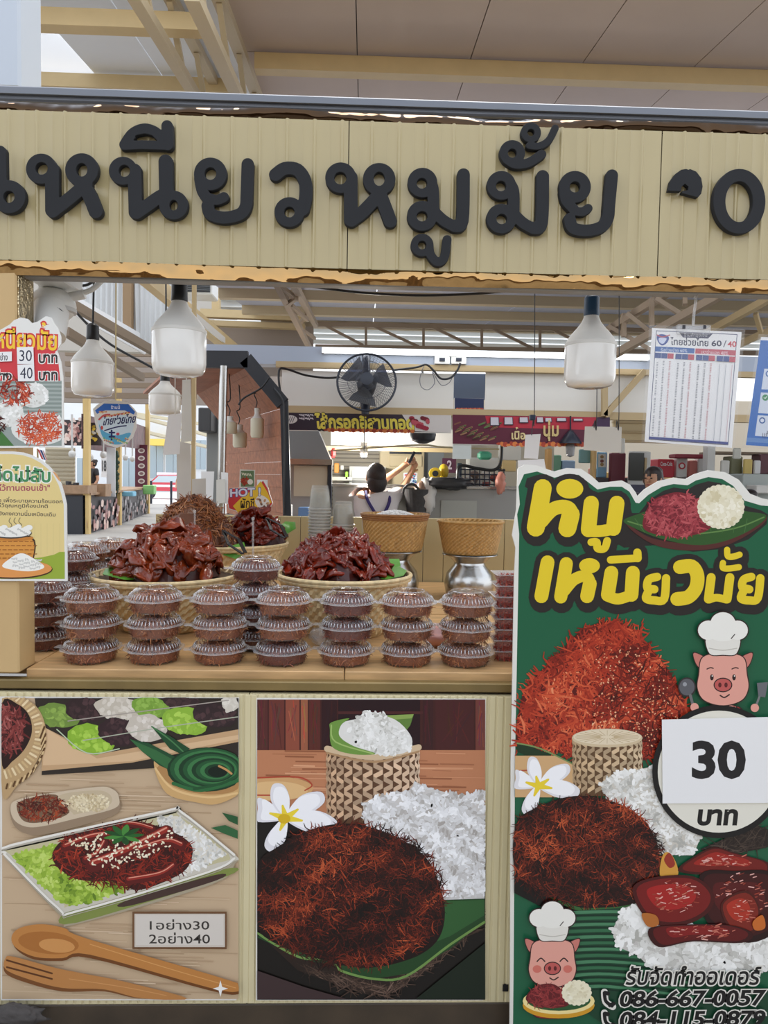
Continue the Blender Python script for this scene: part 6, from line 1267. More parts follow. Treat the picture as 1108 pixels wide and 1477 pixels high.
for k in range(5): pb('trim_louvre', (318, 400 + k * 10.5, 440, 402 + k * 10.5), 8.74, .05, mat('pale_slat', (220, 222, 220), .5), st_=True)
bar('beam_left', (312, 380), (312, 455), 8.6, 8.6, .09, .09, BEAMC)
t = thing('air_conditioner', 'dark grilled air conditioner unit high up behind the largest bulb', 'air conditioner', at(285, 422, 7.6)); mb = pbox(262, 395, 306, 424, 7.6, .3, bev=.01); mb.build('housing', WHITE, t); mb = pbox(258, 398, 302, 420, 7.58, .03); mb.build('grille', mat('dark_grille', (56, 60, 64), .6), t)
for k in range(8): mb = pbox(258, 399 + k * 2.6, 302, 399.8 + k * 2.6, 7.57, .01); mb.build('grille_bar', mat('grey_bar', (120, 124, 126), .5), t)
# plank kiosk with black profile, seen end on
KY = 4.6; OFF = Vector((-.68, 1.6, 0)); prof = [at(x, y, KY) for x, y in ((250, 529), (356, 530), (404, 590), (411, 760))]
kiosk = thing('plank_kiosk', 'brown plank kiosk with black edged canopy left of the fan', 'kiosk', at(411, 760, KY))
for i, nm in enumerate(('canopy_ceiling', 'canopy_corner', 'plank_wall')):
    a, b = prof[i], prof[i + 1]; N = 9 if i == 2 else 7; mb = MB(); nrm = (b - a).cross(OFF).normalized() * .02
    for k in range(N):
        p, q = a + (b - a) * (k / N), a + (b - a) * ((k + .985) / N)
        V = [p, q, q + OFF, p + OFF]; V = V + [v + nrm for v in V]; mb.add(V, [(0, 1, 2, 3), (7, 6, 5, 4), (0, 4, 5, 1), (1, 5, 6, 2), (2, 6, 7, 3), (3, 7, 4, 0)])
    mb.build(nm, PLANK, kiosk)
for i, (a, b) in enumerate((((245, 518), (358, 519)), ((355, 518), (408, 582)), ((410, 578), (415, 765)))):
    mb = MB(); mb.obox(at(*a, KY - .03), at(*b, KY - .03), .05, (.105, .09, .035)[i], up=(0, 0, 1)); mb.build('black_edge', mat('kiosk_black', (38, 40, 46), .5), kiosk)
mb = MB(); mb.tube([at(323, 528, 4.55), at(313, 1024, 4.55)], .026, 16); tag(mb.build('steel_pole', STEEL, None, smooth=True, origin=at(318, 780, 4.55)), 'tall stainless pole standing under the plank canopy', 'pole')
wire('power_cable', 'tangled black cables along the canopy edge', [(388, 545), (376, 560), (352, 574), (344, 584)], 4.5, .006); wire('power_cable', 'bundle of black cables down the black kiosk edge', [(395, 560), (408, 578), (410, 600), (411, 660), (410, 742)], 4.52, .008)
pb('menu_slip', (371, 692, 386, 706), 4.7, .004, PAPER, 'small framed white slip on the plank wall', 'paper')
# opposite stall interior
pb('wall_shutter', (478, 652, 560, 760), 7.9, .03, SHUT, st_=True)
for k in range(14): pb('trim_shutter', (478, 654 + k * 6, 560, 656 + k * 6), 7.88, .03, mat('shutter_dark', (120, 112, 98), .5), st_=True)
for k in range(10): pb('trim_shutter', (330, 620 + k * 13, 350, 622 + k * 13), 7.0, .03, mat('shutter_dark'), st_=True)
pb('wall_shutter', (328, 600, 352, 760), 7.05, .05, mat('shutter_grey', (150, 150, 144), .5), st_=True)
pb('pillar_grey', (298, 600, 318, 760), 7.6, .2, mat('grey_column', (140, 142, 140), .7), st_=True)
pb('dark_cabinet', (286, 588, 304, 622), 7.3, .31, mat('charcoal', (70, 70, 72), .5), 'dark grey box fixed on the grey column left of the pole', 'box', bev=.01)
t = thing('extractor_hood', 'sloped stainless extractor hood over the steel cabinet left of the cook', 'hood', at(445, 665, 6.4)); P = [at(416, 618, 6.9), at(458, 618, 6.9), at(478, 664, 6.3), at(412, 664, 6.3)]; mb = MB(); B = [p + Vector((0, .3, 0)) for p in P]; mb.add([tuple(p) for p in P + B], [(3, 2, 1, 0), (4, 5, 6, 7), (0, 1, 5, 4), (1, 2, 6, 5), (2, 3, 7, 6), (3, 0, 4, 7)]); mb.build('hood_body', mat('dull_steel', (160, 160, 158), .4, .6), t); mb = pbox(411, 662, 479, 670, 6.28, .3); mb.build('hood_lip', STEEL, t)
t = thing('steel_cabinet', 'tall steel kitchen cabinet with pale panel below the hood', 'cabinet', at(445, 745, 6.35)); mb = pbox(414, 668, 476, 752, 6.35, .4); mb.build('body', mat('dull_steel'), t); mb = pbox(424, 672, 472, 716, 6.33, .02); mb.build('door_panel', mat('cream_panel', (206, 198, 176), .5), t); mb = pbox(473, 664, 478, 752, 6.3, .05); mb.build('side_post', DK, t)
pb('pillar_grey', (612, 650, 640, 720), 7.7, .2, mat('slate_column', (128, 134, 136), .6), st_=True)
t = thing('wall_cabinet', 'cream wall cabinet with dark gap behind the cook', 'cabinet', at(580, 690, 7.6)); mb = pbox(548, 650, 612, 700, 7.6, .3, bev=.01); mb.build('body', mat('cream_cabinet', (212, 196, 158), .5), t); mb = pbox(562, 651, 608, 655, 7.58, .03); mb.build('gap', mat('kiosk_black', (38, 40, 46), .5), t); mb = pbox(562, 657, 609, 673, 7.58, .03, bev=.005); mb.build('door', mat('cream_cabinet'), t)
t = thing('glass_case', 'small glazed display case behind the cook', 'display case', at(522, 710, 7.2)); mb = pbox(504, 673, 556, 712, 7.25, .25); bd = mb.build('body', mat('case_grey', (150, 154, 152), .4), t); mb = pbox(508, 679, 552, 690, 7.23, .03); mb.build('door_window', mat('case_light', (196, 200, 196), .2), bd); mb = pbox(508, 693, 552, 709, 7.23, .03); mb.build('door_window', mat('case_dark', (90, 92, 90), .2), bd)
t = thing('work_counter', 'steel work counter of the opposite stall behind the rice baskets', 'counter', at(600, 800, 6.5)); mb = pbox(478, 703, 780, 930, 6.45, .8); mb.build('counter_body', mat('dull_steel', (150, 156, 154), .4, .5), t); mb = pbox(476, 700, 782, 705, 6.42, .86, bev=.005); mb.build('counter_top_sheet', STEEL, t); mb = pbox(636, 722, 688, 752, 6.43, .03); mb.build('access_door', mat('pale_steel_panel', (176, 178, 172), .4, .3), t)
pb('side_table', (404, 750.5, 452, 940), 5.85, .4, mat('dull_steel'), 'low steel side table at the kiosk edge behind the partition', 'table')
# a row of small goods on and above that counter
def goods(nm, r, Y, dep, col, lab, cat, bev=.006, rough=.5): return pb(nm, r, Y, dep, mat('c_%d_%d_%d' % col, col, rough), lab, cat, bev)
goods('wash_bottle', (407, 735, 412, 750), 5.9, .05, (226, 224, 220), 'white bottle left of the tall cup stack', 'bottle'); goods('blue_box', (430, 732, 446, 750), 5.9, .12, (110, 150, 200), 'small blue box beside the white bottle', 'box'); goods('tissue_box', (408, 728, 420, 750), 6.0, .12, (214, 214, 214), 'pale tissue box at the kiosk edge', 'box')
goods('condiment_box', (482, 668, 489, 682), 7.2, .1, (206, 140, 60), 'orange carton on the shelf by the hood', 'carton'); goods('condiment_box', (491, 671, 496, 678), 7.2, .1, (196, 196, 190), 'white carton beside the orange one', 'carton'); goods('green_pouch', (498, 680, 502, 692), 7.2, .06, (150, 206, 60), 'lime green pouch near the glass case', 'pouch'); goods('red_lantern', (477, 646, 484, 660), 6.6, .1, (206, 60, 60), 'red ornament hanging at the hood corner', 'ornament', .02)
goods('shelf_plank', (478, 688, 508, 693), 7.2, .25, (196, 192, 180), 'pale shelf plank left of the glass case', 'shelf', 0); goods('sink_unit', (478, 697, 512, 702), 7.0, .3, (70, 74, 76), 'dark sink basin edge left of the cook', 'sink', 0)
t = thing('sink_tap', 'black curved tap behind the second cup stack', 'tap', at(510, 745, 6.6)); mb = MB(); mb.tube(smooth_path([at(x, y, 6.6) for x, y in ((518, 735), (512, 722), (506, 712), (498, 710), (496, 718))], 4), .022, 8); mb.build('spout', BLKP, t, smooth=True); mb = MB(); mb.tube([at(518, 735, 6.6), at(520, 765, 6.6)], .025, 8); mb.build('stem', BLKP, t)
t = thing('small_bulb', 'small white bulb hanging over the opposite stall below the dark banner', 'lamp', at(525, 659, 6.4)); mb = MB(); mb.lathe([(.001, 0), (.03, .005), (.036, .03), (.036, .07), (.022, .09), (.03, .095), (.034, .13), (.002, .13)], 20, c=tuple(at(525, 659, 6.4))); mb.build('glass', WHITE, t, smooth=True, angle=.7); mb = MB(); mb.tube([at(525, 640, 6.4), at(525, 622, 6.4)], .004, 6); mb.build('cord', BLKP, t)
lb = bpy.data.lights.new('opposite_bulb', 'POINT'); lb.energy = 40; lb.shadow_soft_size = .05; lb.color = (1, .96, .88); lo = bpy.data.objects.new('opposite_bulb_light', lb); COL.objects.link(lo); lo.location = at(525, 663, 6.4)
for px, y0, y1, w, Y, lab in ((610, 623, 640, 38, 5.7, 'black dome fan shade hanging below the dark banner'), (823, 621, 640, 32, 5.26, 'black pendant lamp shade in front of the magenta banner')):
    R = w / 2 * Y / F; b = at(px, y1, Y); H = (y1 - y0) * Y / F; t = thing('pendant_lamp', lab, 'lamp', tuple(b)); mb = MB(); pr_ = [(R * .3, 0), (R * .9, H * .3), (R, H * .75), (R * .96, H)] if px < 700 else [(R, 0), (R * .96, H * .15), (R * .5, H * .7), (R * .2, H), (.002, H)]; mb.lathe(pr_, 28, c=tuple(b), capb=px < 700, capt=px < 700); mb.build('lamp_shade', DK, t, smooth=True); mb = MB(); mb.tube([at(px, y0 + 1, Y), at(px, y0 - (110 if px < 700 else 21), Y)], .006, 6); mb.build('cord', DK, t)
    if px > 700: mb = MB(); mb.lathe([(.001, -.1), (R * .35, -.09), (R * .42, -.02), (R * .3, .0)], 20, c=tuple(b)); mb.build('bulb', clear('grey_glass', (150, 150, 156), diff=.2, gl=.5), t, smooth=True)
wire('hanging_wire', 'thin rail with wires across the opposite stall', [(480, 650), (600, 642), (640, 645), (720, 648)], 6.2, .008, mat('rail_cream', (196, 186, 150), .5)); wire('power_cable', 'thick black cable curling down beside the wire rack', [(724, 640), (722, 668), (712, 678), (690, 676), (664, 672), (660, 690)], 6.0, .014)
goods('paper_notice', (653, 640, 680, 662), 5.285, .004, (206, 212, 208), 'pale blank notice under the magenta banner', 'paper', 0); goods('green_bag', (690, 651, 710, 663), 6.6, .08, (74, 160, 128), 'green plastic bundle on the wire rack', 'bag', .02); goods('plastic_crate', (676, 660, 720, 678), 6.9, .2, (214, 214, 206), 'white plastic crate on the wire rack', 'crate', .01); goods('carton_box', (724, 664, 745, 680), 6.9, .2, (214, 186, 130), 'tan carton at the right of the wire rack', 'carton')
goods('storage_box', (724, 641, 752, 664), 6.9, .2, (206, 204, 196), 'pale storage box above the tan carton', 'box'); goods('purple_sign', (638, 661, 658, 682), 7.2, .02, (86, 44, 66), 'dark purple price sign beside the grey column', 'sign', 0)
p = at(640, 676, 7.18); t = bpy.data.objects['purple_sign']; A = Art(7.19, 71, eps=1e-4); A.text('2', 645, 664, 652, 677, (206, 196, 206), off=.03); A.build('printed_number', PRINT, t)
rk = thing('wire_rack', 'dark wire rack holding plastic goods right of the cook', 'rack', at(692, 705, 6.5)); mb = MB()
for k in range(10): mb.tube([at(664 + k * 7, 676, 6.5), at(664 + k * 7, 705, 6.5)], .006, 5)
mb.build('upright_wires', DK, rk); mb = MB()
for k in range(5): mb.tube([at(662, 677 + k * 7, 6.5), at(729, 678 + k * 7, 6.5)], .006, 5)
mb.build('cross_wires', DK, rk); mb = pbox(660, 668, 666, 706, 6.5, .04); mb.build('post', mat('teal_steel', (60, 80, 88), .5), rk)
q = random.Random(14)
for k in range(14):
    x, y = 668 + q.uniform(0, 56), 684 + q.uniform(0, 14); c = q.choice([(190, 170, 150), (150, 120, 100), (206, 200, 190), (120, 100, 90), (176, 90, 80)]); o = at(x, y, 6.7); mb = MB(); mb.ball((0, 0, 0), .05, 10, 7, sc=(1, .8, .8)); oo = mb.build('wrapped_parcel', mat('c_%d_%d_%d' % c, c, .5), None, smooth=True); oo.location = o; tag(oo, 'small wrapped food parcel kept in the wire rack', 'parcel', 'parcels in the wire rack')
t = thing('kitchen_scale', 'round yellow dial on the counter right of the cook', 'scale', at(635, 692, 6.5)); mb = MB(); a, b = at(628, 683, 6.5), at(640, 680, 6.6); mb.tube([a, a + Vector((0, .05, 0))], .055, 20); mb.build('dial', mat('yellow', (222, 188, 50), .4), t); mb = MB(); mb.ball(b, .06, 12, 8, sc=(.8, .6, 1.2)); mb.build('body', mat('yellow'), t, smooth=True); mb = MB(); mb.tube([a + Vector((0, -.004, 0)), a], .028, 16); mb.build('face', mat('kiosk_black'), t)
c = at(598, 700, 6.3); N = nz2(5, .5); t = thing('woven_basket', 'dark woven basket with a white plastic bag on the counter beside the cook', 'basket', at(604, 736, 6.3)); mb = MB(); mb.lathe([(.10, 0), (.13, .2), (.125, .2), (.09, .02)], 24, c=tuple(at(603, 738, 6.3)), capb=True); mb.build('body', mat('dark_weave', (62, 60, 60), .6, var=.3, vscale=40), t); mb = MB(); P = [at(588 + 12 * math.cos(a) + 5, 712 - 14 * math.sin(a), 6.2) for a in (0, .5, 1, 1.5, 2, 2.6, 3.1)]; mb.tube(P, .012, 6); mb.build('handle', mat('dark_weave'), t)
for px, py, sc, col, lab in ((617, 716, (.07, .06, .17), (214, 210, 204), 'white carrier bag hanging beside the dark basket'), (608, 708, (.055, .05, .08), (150, 120, 100), 'reddish bag of goods above the dark basket'), (722, 697, (.045, .04, .09), (226, 150, 130), 'pink bag hanging at the right of the wire rack'), (648, 697, (.2, .1, .06), (52, 52, 54), 'black bin bag lying on the steel counter')):
    mb = MB(); mb.ball((0, 0, 0), 1, 18, 12, sc=sc, fn=lambda q: 1 + .2 * N(q.x * 2 + q.y, q.z * 2 + px)); o = mb.build('carrier_bag', mat('c_%d_%d_%d' % col, col, .4), None, smooth=True, angle=2); o.location = at(px, py, 6.25); tag(o, lab, 'bag')
o = goods('poster_board', (582, 682, 602, 705), 7.1, .02, (200, 206, 214), 'patterned colourful poster behind the cook', 'poster', 0); A = Art(7.09, 72, eps=1e-4); q = random.Random(2)
for i in range(60): A.ell(583.5 + q.uniform(0, 17), 683.5 + q.uniform(0, 20), 1.4, 1.2, q.choice([(60, 84, 150), (190, 80, 90), (90, 150, 170), (230, 230, 232)]), n=7)
A.build('printed_face', PRINT, o)
# ------------------------------------------------------------------ people
def skin(nm, J, E, m, parent, sub=2):
    """one smooth surface grown round a jointed skeleton J {name: (x, y, z, r)}"""
    ks = list(J); me = bpy.data.meshes.new(nm); me.from_pydata([J[k][:3] for k in ks], [(ks.index(a), ks.index(b)) for a, b in E], [])
    o = bpy.data.objects.new(nm, me); COL.objects.link(o); md = o.modifiers.new('skin', 'SKIN'); md.use_smooth_shade = True; ss = o.modifiers.new('sub', 'SUBSURF'); ss.levels = ss.render_levels = sub
    for i, k in enumerate(ks):
        v = me.skin_vertices[0].data[i]; v.radius = (J[k][3], J[k][3] * (J[k][4] if len(J[k]) > 4 else 1)); v.use_root = (i == 0)
    ev = o.evaluated_get(bpy.context.evaluated_depsgraph_get()); m2 = bpy.data.meshes.new_from_object(ev); bpy.data.objects.remove(o)
    m2.materials.clear(); m2.materials.append(m); m2.polygons.foreach_set('use_smooth', [True] * len(m2.polygons)); r = bpy.data.objects.new(nm, m2); COL.objects.link(r); r.parent = parent; return r
SKIN = mat('skin', (196, 148, 118), .55); HAIR = mat('dark_hair', (44, 34, 32), .5, var=.3, vscale=60)
def person(label, loc_, rz, shirt, pants, pose='stand', hair='bob', sc=1.0, apron=None):
    t = thing('person', label, 'person'); X = lambda n, p: (n, p)
    J = {'pel': (0, 0, .92, .125, .8), 'waist': (0, .0, 1.06, .115, .75), 'chest': (0, 0, 1.25, .14, .72), 'neckb': (0, .0, 1.385, .07), 'neck': (0, -.005, 1.43, .05), 'head': (0, -.012, 1.50, .072), 'crown': (0, .0, 1.575, .075), 'top': (0, .01, 1.61, .05)}
    E = [('pel', 'waist'), ('waist', 'chest'), ('chest', 'neckb'), ('neckb', 'neck'), ('neck', 'head'), ('head', 'crown'), ('crown', 'top')]
    H = {}
    for s, nm in ((-1, 'l'), (1, 'r')):
        J[nm + 'sh'] = (s * .165, 0, 1.345, .058)
        if pose == 'reach': el, wr = ((s * .15 - .17, -.17, 1.43), (s * .03 - .385, -.22, 1.615 + .03 * s)) 
        else: el, wr = ((s * .23, .02, 1.09), (s * .22, -.12, .90))
        J[nm + 'el'] = (*el, .040); J[nm + 'wr'] = (*wr, .026); d = (Vector(wr) - Vector(el)).normalized(); pm = Vector(wr) + d * .055; J[nm + 'pm'] = (*pm, .032, .6)
        E += [('chest', nm + 'sh'), (nm + 'sh', nm + 'el'), (nm + 'el', nm + 'wr'), (nm + 'wr', nm + 'pm')]
        sd = d.cross(Vector((0, 1, 0))).normalized() if abs(d.y) < .9 else Vector((1, 0, 0)); cl = d.cross(sd).normalized()
        for f in range(4):
            o_ = sd * ((f - 1.5) * .018); L = (.062, .074, .07, .054)[f]; a = pm + o_ * .9 + d * .02; b = a + d * L * .5 + cl * .008; c_ = b + d * L * .35 + cl * .022
            for q_, (n2, p, r_) in enumerate((('a', a, .0095), ('b', b, .009), ('c', c_, .0075))): J[nm + 'f%d%s' % (f, n2)] = (*p, r_)
            E += [(nm + 'pm', nm + 'f%da' % f), (nm + 'f%da' % f, nm + 'f%db' % f), (nm + 'f%db' % f, nm + 'f%dc' % f)]
        a = Vector(wr) + d * .03 - sd * s * .03; b = a + d * .03 - sd * s * .02; J[nm + 'ta'] = (*a, .011); J[nm + 'tb'] = (*b, .009); E += [(nm + 'wr', nm + 'ta'), (nm + 'ta', nm + 'tb')]
        J[nm + 'hip'] = (s * .09, 0, .86, .095); J[nm + 'kn'] = (s * .1, -.02, .47, .058); J[nm + 'an'] = (s * .1, .02, .08, .04); J[nm + 'toe'] = (s * .11, -.13, .03, .03); E += [('pel', nm + 'hip'), (nm + 'hip', nm + 'kn'), (nm + 'kn', nm + 'an'), (nm + 'an', nm + 'toe')]
    body = skin('body', J, E, SKIN, t)
    f = lambda k, dr: (*J[k][:3], J[k][3] + dr, *J[k][4:])
    sj = {k: f(k, .045) for k in ('pel', 'waist', 'chest')}; sj['neckb'] = (*J['neckb'][:3], .085); se = [('pel', 'waist'), ('waist', 'chest'), ('chest', 'neckb')]
    for nm in 'lr': sj[nm + 'sh'] = f(nm + 'sh', .018); m_ = [(J[nm + 'sh'][i] * .35 + J[nm + 'el'][i] * .65) for i in range(3)]; sj[nm + 'sl'] = (*m_, .062); se += [('chest', nm + 'sh'), (nm + 'sh', nm + 'sl')]
    skin('shirt', sj, se, mat('shirt_%d_%d_%d' % shirt, shirt, .8, bump=.3, bscale=25), t)
    pj = {'pel': (0, 0, .93, .138, .82)}; pe = []
    for nm in 'lr': pj[nm + 'hip'] = f(nm + 'hip', .012); pj[nm + 'kn'] = f(nm + 'kn', .018); pj[nm + 'an'] = f(nm + 'an', .02); pe += [('pel', nm + 'hip'), (nm + 'hip', nm + 'kn'), (nm + 'kn', nm + 'an')]
    skin('trousers', pj, pe, mat('pants_%d' % pants[0], pants, .8), t)
    mb = MB(); mb.ball((0, .012, 1.545), .105, 24, 16, sc=(.86, .98, 1.06), fn=lambda q: 1.0 if q.y > -.45 or q.z > .55 else .80)
    if hair == 'bob': mb.ball((0, .04, 1.475), .10, 20, 12, sc=(.92, .72, .92)); 
    if hair == 'bun': mb.ball((0, .09, 1.60), .05, 14, 10)
    mb.build('hair', HAIR, t, smooth=True, angle=2)
    # face: nose, lips, ears and eyes on the front of the head
    for nm, c, r_, sc_, m in (('nose', (0, -.087, 1.515), .014, (1, 1.1, 1.3), SKIN), ('mouth', (0, -.082, 1.478), .02, (1.1, .35, .35), mat('lips', (160, 84, 78), .5)), ('eye', (-.03, -.078, 1.54), .011, (1.2, .5, .6), mat('eye_dark', (40, 30, 28), .3)), ('eye', (.03, -.078, 1.54), .011, (1.2, .5, .6), mat('eye_dark')), ('ear', (-.085, .0, 1.52), .022, (.4, .7, 1.2), SKIN), ('ear', (.085, .0, 1.52), .022, (.4, .7, 1.2), SKIN)):
        mb = MB(); mb.ball(c, r_, 10, 8, sc=sc_); mb.build(nm, m, t, smooth=True)
    if apron:
        m = mat('apron_strap', apron, .8); mb = MB(); mb.tube(smooth_path([(-.10, .02, 1.40), (-.10, .10, 1.32), (-.02, .135, 1.18), (.09, .115, 1.02)], 4), .014, 6); mb.build('strap', m, t); mb = MB(); mb.tube(smooth_path([(.10, .02, 1.40), (.10, .10, 1.32), (.02, .138, 1.18), (-.09, .115, 1.02)], 4), .014, 6); mb.build('strap', m, t); mb = MB(); mb.lathe([(.142, .98), (.146, 1.0), (.146, 1.03), (.142, 1.05)], 28, sy=.84); mb.build('waist_tie', m, t)
    t.location = loc_; t.rotation_euler = (0, 0, rz); t.scale = (sc, sc, sc); return t
pw = at(546, 668, 6.25)
person('person with dark bob hair in a white top and purple apron straps reaching up', (pw.x - .02, 6.25, 0), math.radians(196), (222, 216, 216), (60, 60, 66), 'reach', 'bob', .985, (60, 50, 110))
p_ = at(942, 668, 6.6); person('person with black hair behind the green board by the shelves', (p_.x, 6.6, 0), math.radians(-50), (70, 60, 70), (50, 50, 56), 'stand', 'bun', 1.0)
p_ = at(1084, 690, 7.2); person('person in dark clothes at the far right behind the board', (p_.x, 7.2, -.12), math.radians(30), (60, 60, 70), (50, 50, 56), 'stand', 'short', .95)
p_ = at(134, 676, 19.5); person('person with dark hair bent behind the far left stall counter', (p_.x, 19.5, .25), math.radians(-40), (50, 48, 50), (50, 50, 56), 'stand', 'bun', .98)
p_ = at(262, 668, 34); person('person in white standing far outside near the red car', (p_.x, 34, 0), 0, (226, 226, 226), (150, 150, 156), 'stand', 'short', 1.05)
mb = MB(); a = at(598, 652, 5.95); b = at(590, 668, 5.92); mb.tube([a, b], .012, 8); 
tag(mb.build('tongs', DK, None, origin=b), 'dark tongs raised in the hand of the cook', 'tongs')
# ------------------------------------------------------------------ far left: meat stall along the aisle, street beyond
pb('wall_far_gable', (40, 350, 335, 505), 12.5, .2, mat('gable_taupe', (186, 180, 170), .8), st_=True)
for k in range(5): bar('beam_left', (95, 510 + k * 15), (285, 512 + k * 15), 20 - k, 20 - k, .12, .12, mat('brown_beam'))
ms = thing('meat_stall', 'far left market stall with meat pictures on dark counter panels and tan posts', 'stall', at(172, 763, 20.7))
SX = [(124, 776, 17.5), (170, 763, 20.7), (212, 746, 27)]
for px, yb, Y in SX: mb = MB(); p = at(px, yb, Y); mb.box((p.x - .07, Y, 0), (p.x + .07, Y + .14, at(px, 545, Y).z)); mb.build('post', mat('tan_post', (206, 176, 116), .6), ms)
DKP = mat('dark_panel', (62, 56, 58), .6)
for (a, b) in ((0, 1), (1, 2)):
    (xa, ya, Ya), (xb, yb, Yb) = SX[a], SX[b]; A0, B0 = at(xa, 715, Ya), at(xb, 715, Yb); mb = MB(); d = Vector((-.9, 0, 0)); V = [Vector((p.x - .02, p.y, z)) + o for p in (A0, B0) for z in (0, .95) for o in (Vector(), d)]
    mb.add(V, [(0, 4, 6, 2), (1, 3, 7, 5), (2, 6, 7, 3), (0, 2, 3, 1), (4, 5, 7, 6)]); mb.build('counter_panel', DKP, ms)
    pic = MB(); q = random.Random(a + 3)
    for k in range(70):
        u, z = q.random(), q.uniform(.08, .82) * q.uniform(.5, 1); p = A0 * (1 - u) + B0 * u; c = q.choice([(196, 150, 140), (150, 96, 92), (214, 184, 170), (120, 70, 70), (90, 80, 82)]) if a == 0 else q.choice([(140, 130, 132), (96, 90, 92), (176, 140, 134), (70, 66, 70)]); w, h = q.uniform(.06, .14), q.uniform(.10, .3); t2 = (B0 - A0).normalized(); n2 = Vector((.012 + k * .0006, 0, 0))
        P = [Vector((p.x, p.y, z)) + t2 * w * x + Vector((0, 0, h * y / 2)) + n2 for x, y in ((-1, -.6), (-.3, -1), (.8, -.7), (1, .5), (.2, 1), (-.8, .6))]; pic.add(P, [(0, 1, 2, 3, 4, 5)], col=lin(c))
    pic.build('printed_pattern', PRINT, ms, cols=True)['kind'] = 'stuff'
    mb = MB(); mb.obox(Vector((A0.x - .4, Ya, .98)), Vector((B0.x - .4, Yb, .98)), 1.0, .06); mb.build('counter_top_board', mat('worn_wood', (150, 120, 92), .6, var=.2), ms)
    A1, B1 = at(xa, 622, Ya), at(xb, 632, Yb); mb = MB(); V = [Vector((p.x - .06, p.y, p.z + z)) + o for p in (A1, B1) for z in (-.42, .42) for o in (Vector(), Vector((-.05, 0, 0)))]; mb.add(V, [(0, 4, 6, 2), (1, 3, 7, 5), (2, 6, 7, 3), (0, 2, 3, 1), (4, 5, 7, 6), (0, 1, 5, 4)]); mb.build('header_panel', mat('maroon_print', (96, 66, 66), .6, var=.5, vscale=5), ms)
mb = pbox(95, 716, 119, 776, 17.45, .5); mb.build('end_cabinet', mat('kiosk_black'), ms); mb = pbox(90, 700, 126, 712, 17.4, .6); mb.build('end_shelf', mat('worn_wood'), ms)
mb = pbox(84, 606, 122, 642, 17.6, .08); hp = mb.build('end_header', mat('dark_print', (60, 50, 52), .6), ms); A = Art(17.58, 81, eps=2e-4); q = random.Random(8)
for k in range(46): A.ell(106 + q.gauss(0, 7), 623 + q.gauss(0, 7), q.uniform(2, 5), q.uniform(1.5, 3), q.choice([(214, 176, 164), (190, 140, 130), (226, 204, 192), (150, 100, 96)]), q.uniform(0, 3), 8)
A.build('printed_meat', PRINT, ms)
mb = pbox(128, 610, 146, 642, 17.9, .06); mb.build('side_header', mat('dark_print'), ms); A = Art(17.88, 82, eps=2e-4)
for k in range(14): A.ell(137 + q.gauss(0, 4), 627 + q.gauss(0, 6), 3, 2, q.choice([(230, 196, 80), (220, 214, 200), (180, 150, 60)]), q.uniform(0, 3), 8)
A.build('printed_patch', PRINT, ms)
mb = pbox(195, 642, 212, 702, 25.5, .05); mb.build('vertical_banner', mat('maroon', (92, 34, 52), .6), ms); A = Art(25.48, 83, eps=3e-4)
for y in (650, 661, 672, 683, 694): A.ell(204, y, 5, 3.6, (196, 186, 180)); A.ell(204, y, 3, 2, (120, 90, 90))
A.build('printed_dots', PRINT, ms)
for x, y, Y, lab in ((104, 655, 17.3, 'first small lamp of the far stall by the yellow tips sign'), (130, 660, 18.2, 'second small lamp of the far stall'), (149, 656, 19, 'third small lamp of the far stall'), (181, 660, 22, 'fourth small lamp at the middle post of the far stall'), (191, 662, 23.5, 'last small lamp near the maroon banner')):
    p = at(x, y, Y); mb = MB(); mb.ball(p, .085, 12, 8, sc=(1, 1, 1.1)); mb.tube([p + Vector((0, 0, .08)), p + Vector((0, 0, .95))], .025, 6); tag(mb.build('stall_lamp', mat('lamp_grey', (190, 188, 184), .4), None, smooth=True, origin=p), lab, 'lamp', 'lamps of the far stall')
pb('curtain_sheet', (154, 646, 166, 716), 19.6, .03, mat('pale_curtain', (206, 208, 210), .7), 'pale curtain sheet hanging in the far left stall', 'curtain'); q = random.Random(4); mb = MB()
for k in range(60): mb.ball(at(168 + q.gauss(0, 1.2), 652 + k, 20.2), .05, 6, 4)
tag(mb.build('garland', mat('dark_green', (44, 62, 46), .7), None, origin=at(168, 652, 20.2)), 'dark green garland hanging at the middle post of the far stall', 'garland', kind='stuff')
goods('green_crate', (206, 700, 222, 713), 25, .3, (130, 186, 110), 'light green crate on the end of the far stall counter', 'crate', .02); goods('blue_tray', (175, 709, 192, 716), 21, .3, (120, 180, 206), 'light blue tray on the far stall counter', 'tray', .02)
for k, (x, y0) in enumerate(((99, 694), (104, 698), (110, 696))): p = at(x, 702, 17.6); mb = MB(); mb.lathe([(.06, 0), (.07, (702 - y0) * 17 / F)], 14, c=tuple(p), capb=True, capt=True); tag(mb.build('utensil_pot', mat('pot_dark', (70, 70, 74), .4, .6), None, origin=p), '%s dark utensil pot on the near end of the far stall' % ('left', 'middle', 'right')[k], 'pot')
pb('wooden_crate', (128, 698, 152, 716), 18.4, .4, mat('worn_wood'), 'worn wooden crate on the far stall counter', 'crate')
pb('wall_shutter_left', (66, 646, 107, 712), 18.6, .05, mat('shutter_cream', (206, 196, 172), .6), st_=True)
for k in range(11): pb('trim_shutter', (66, 648 + k * 6, 107, 650 + k * 6), 18.55, .05, mat('shutter_shade', (160, 150, 126), .6), st_=True)
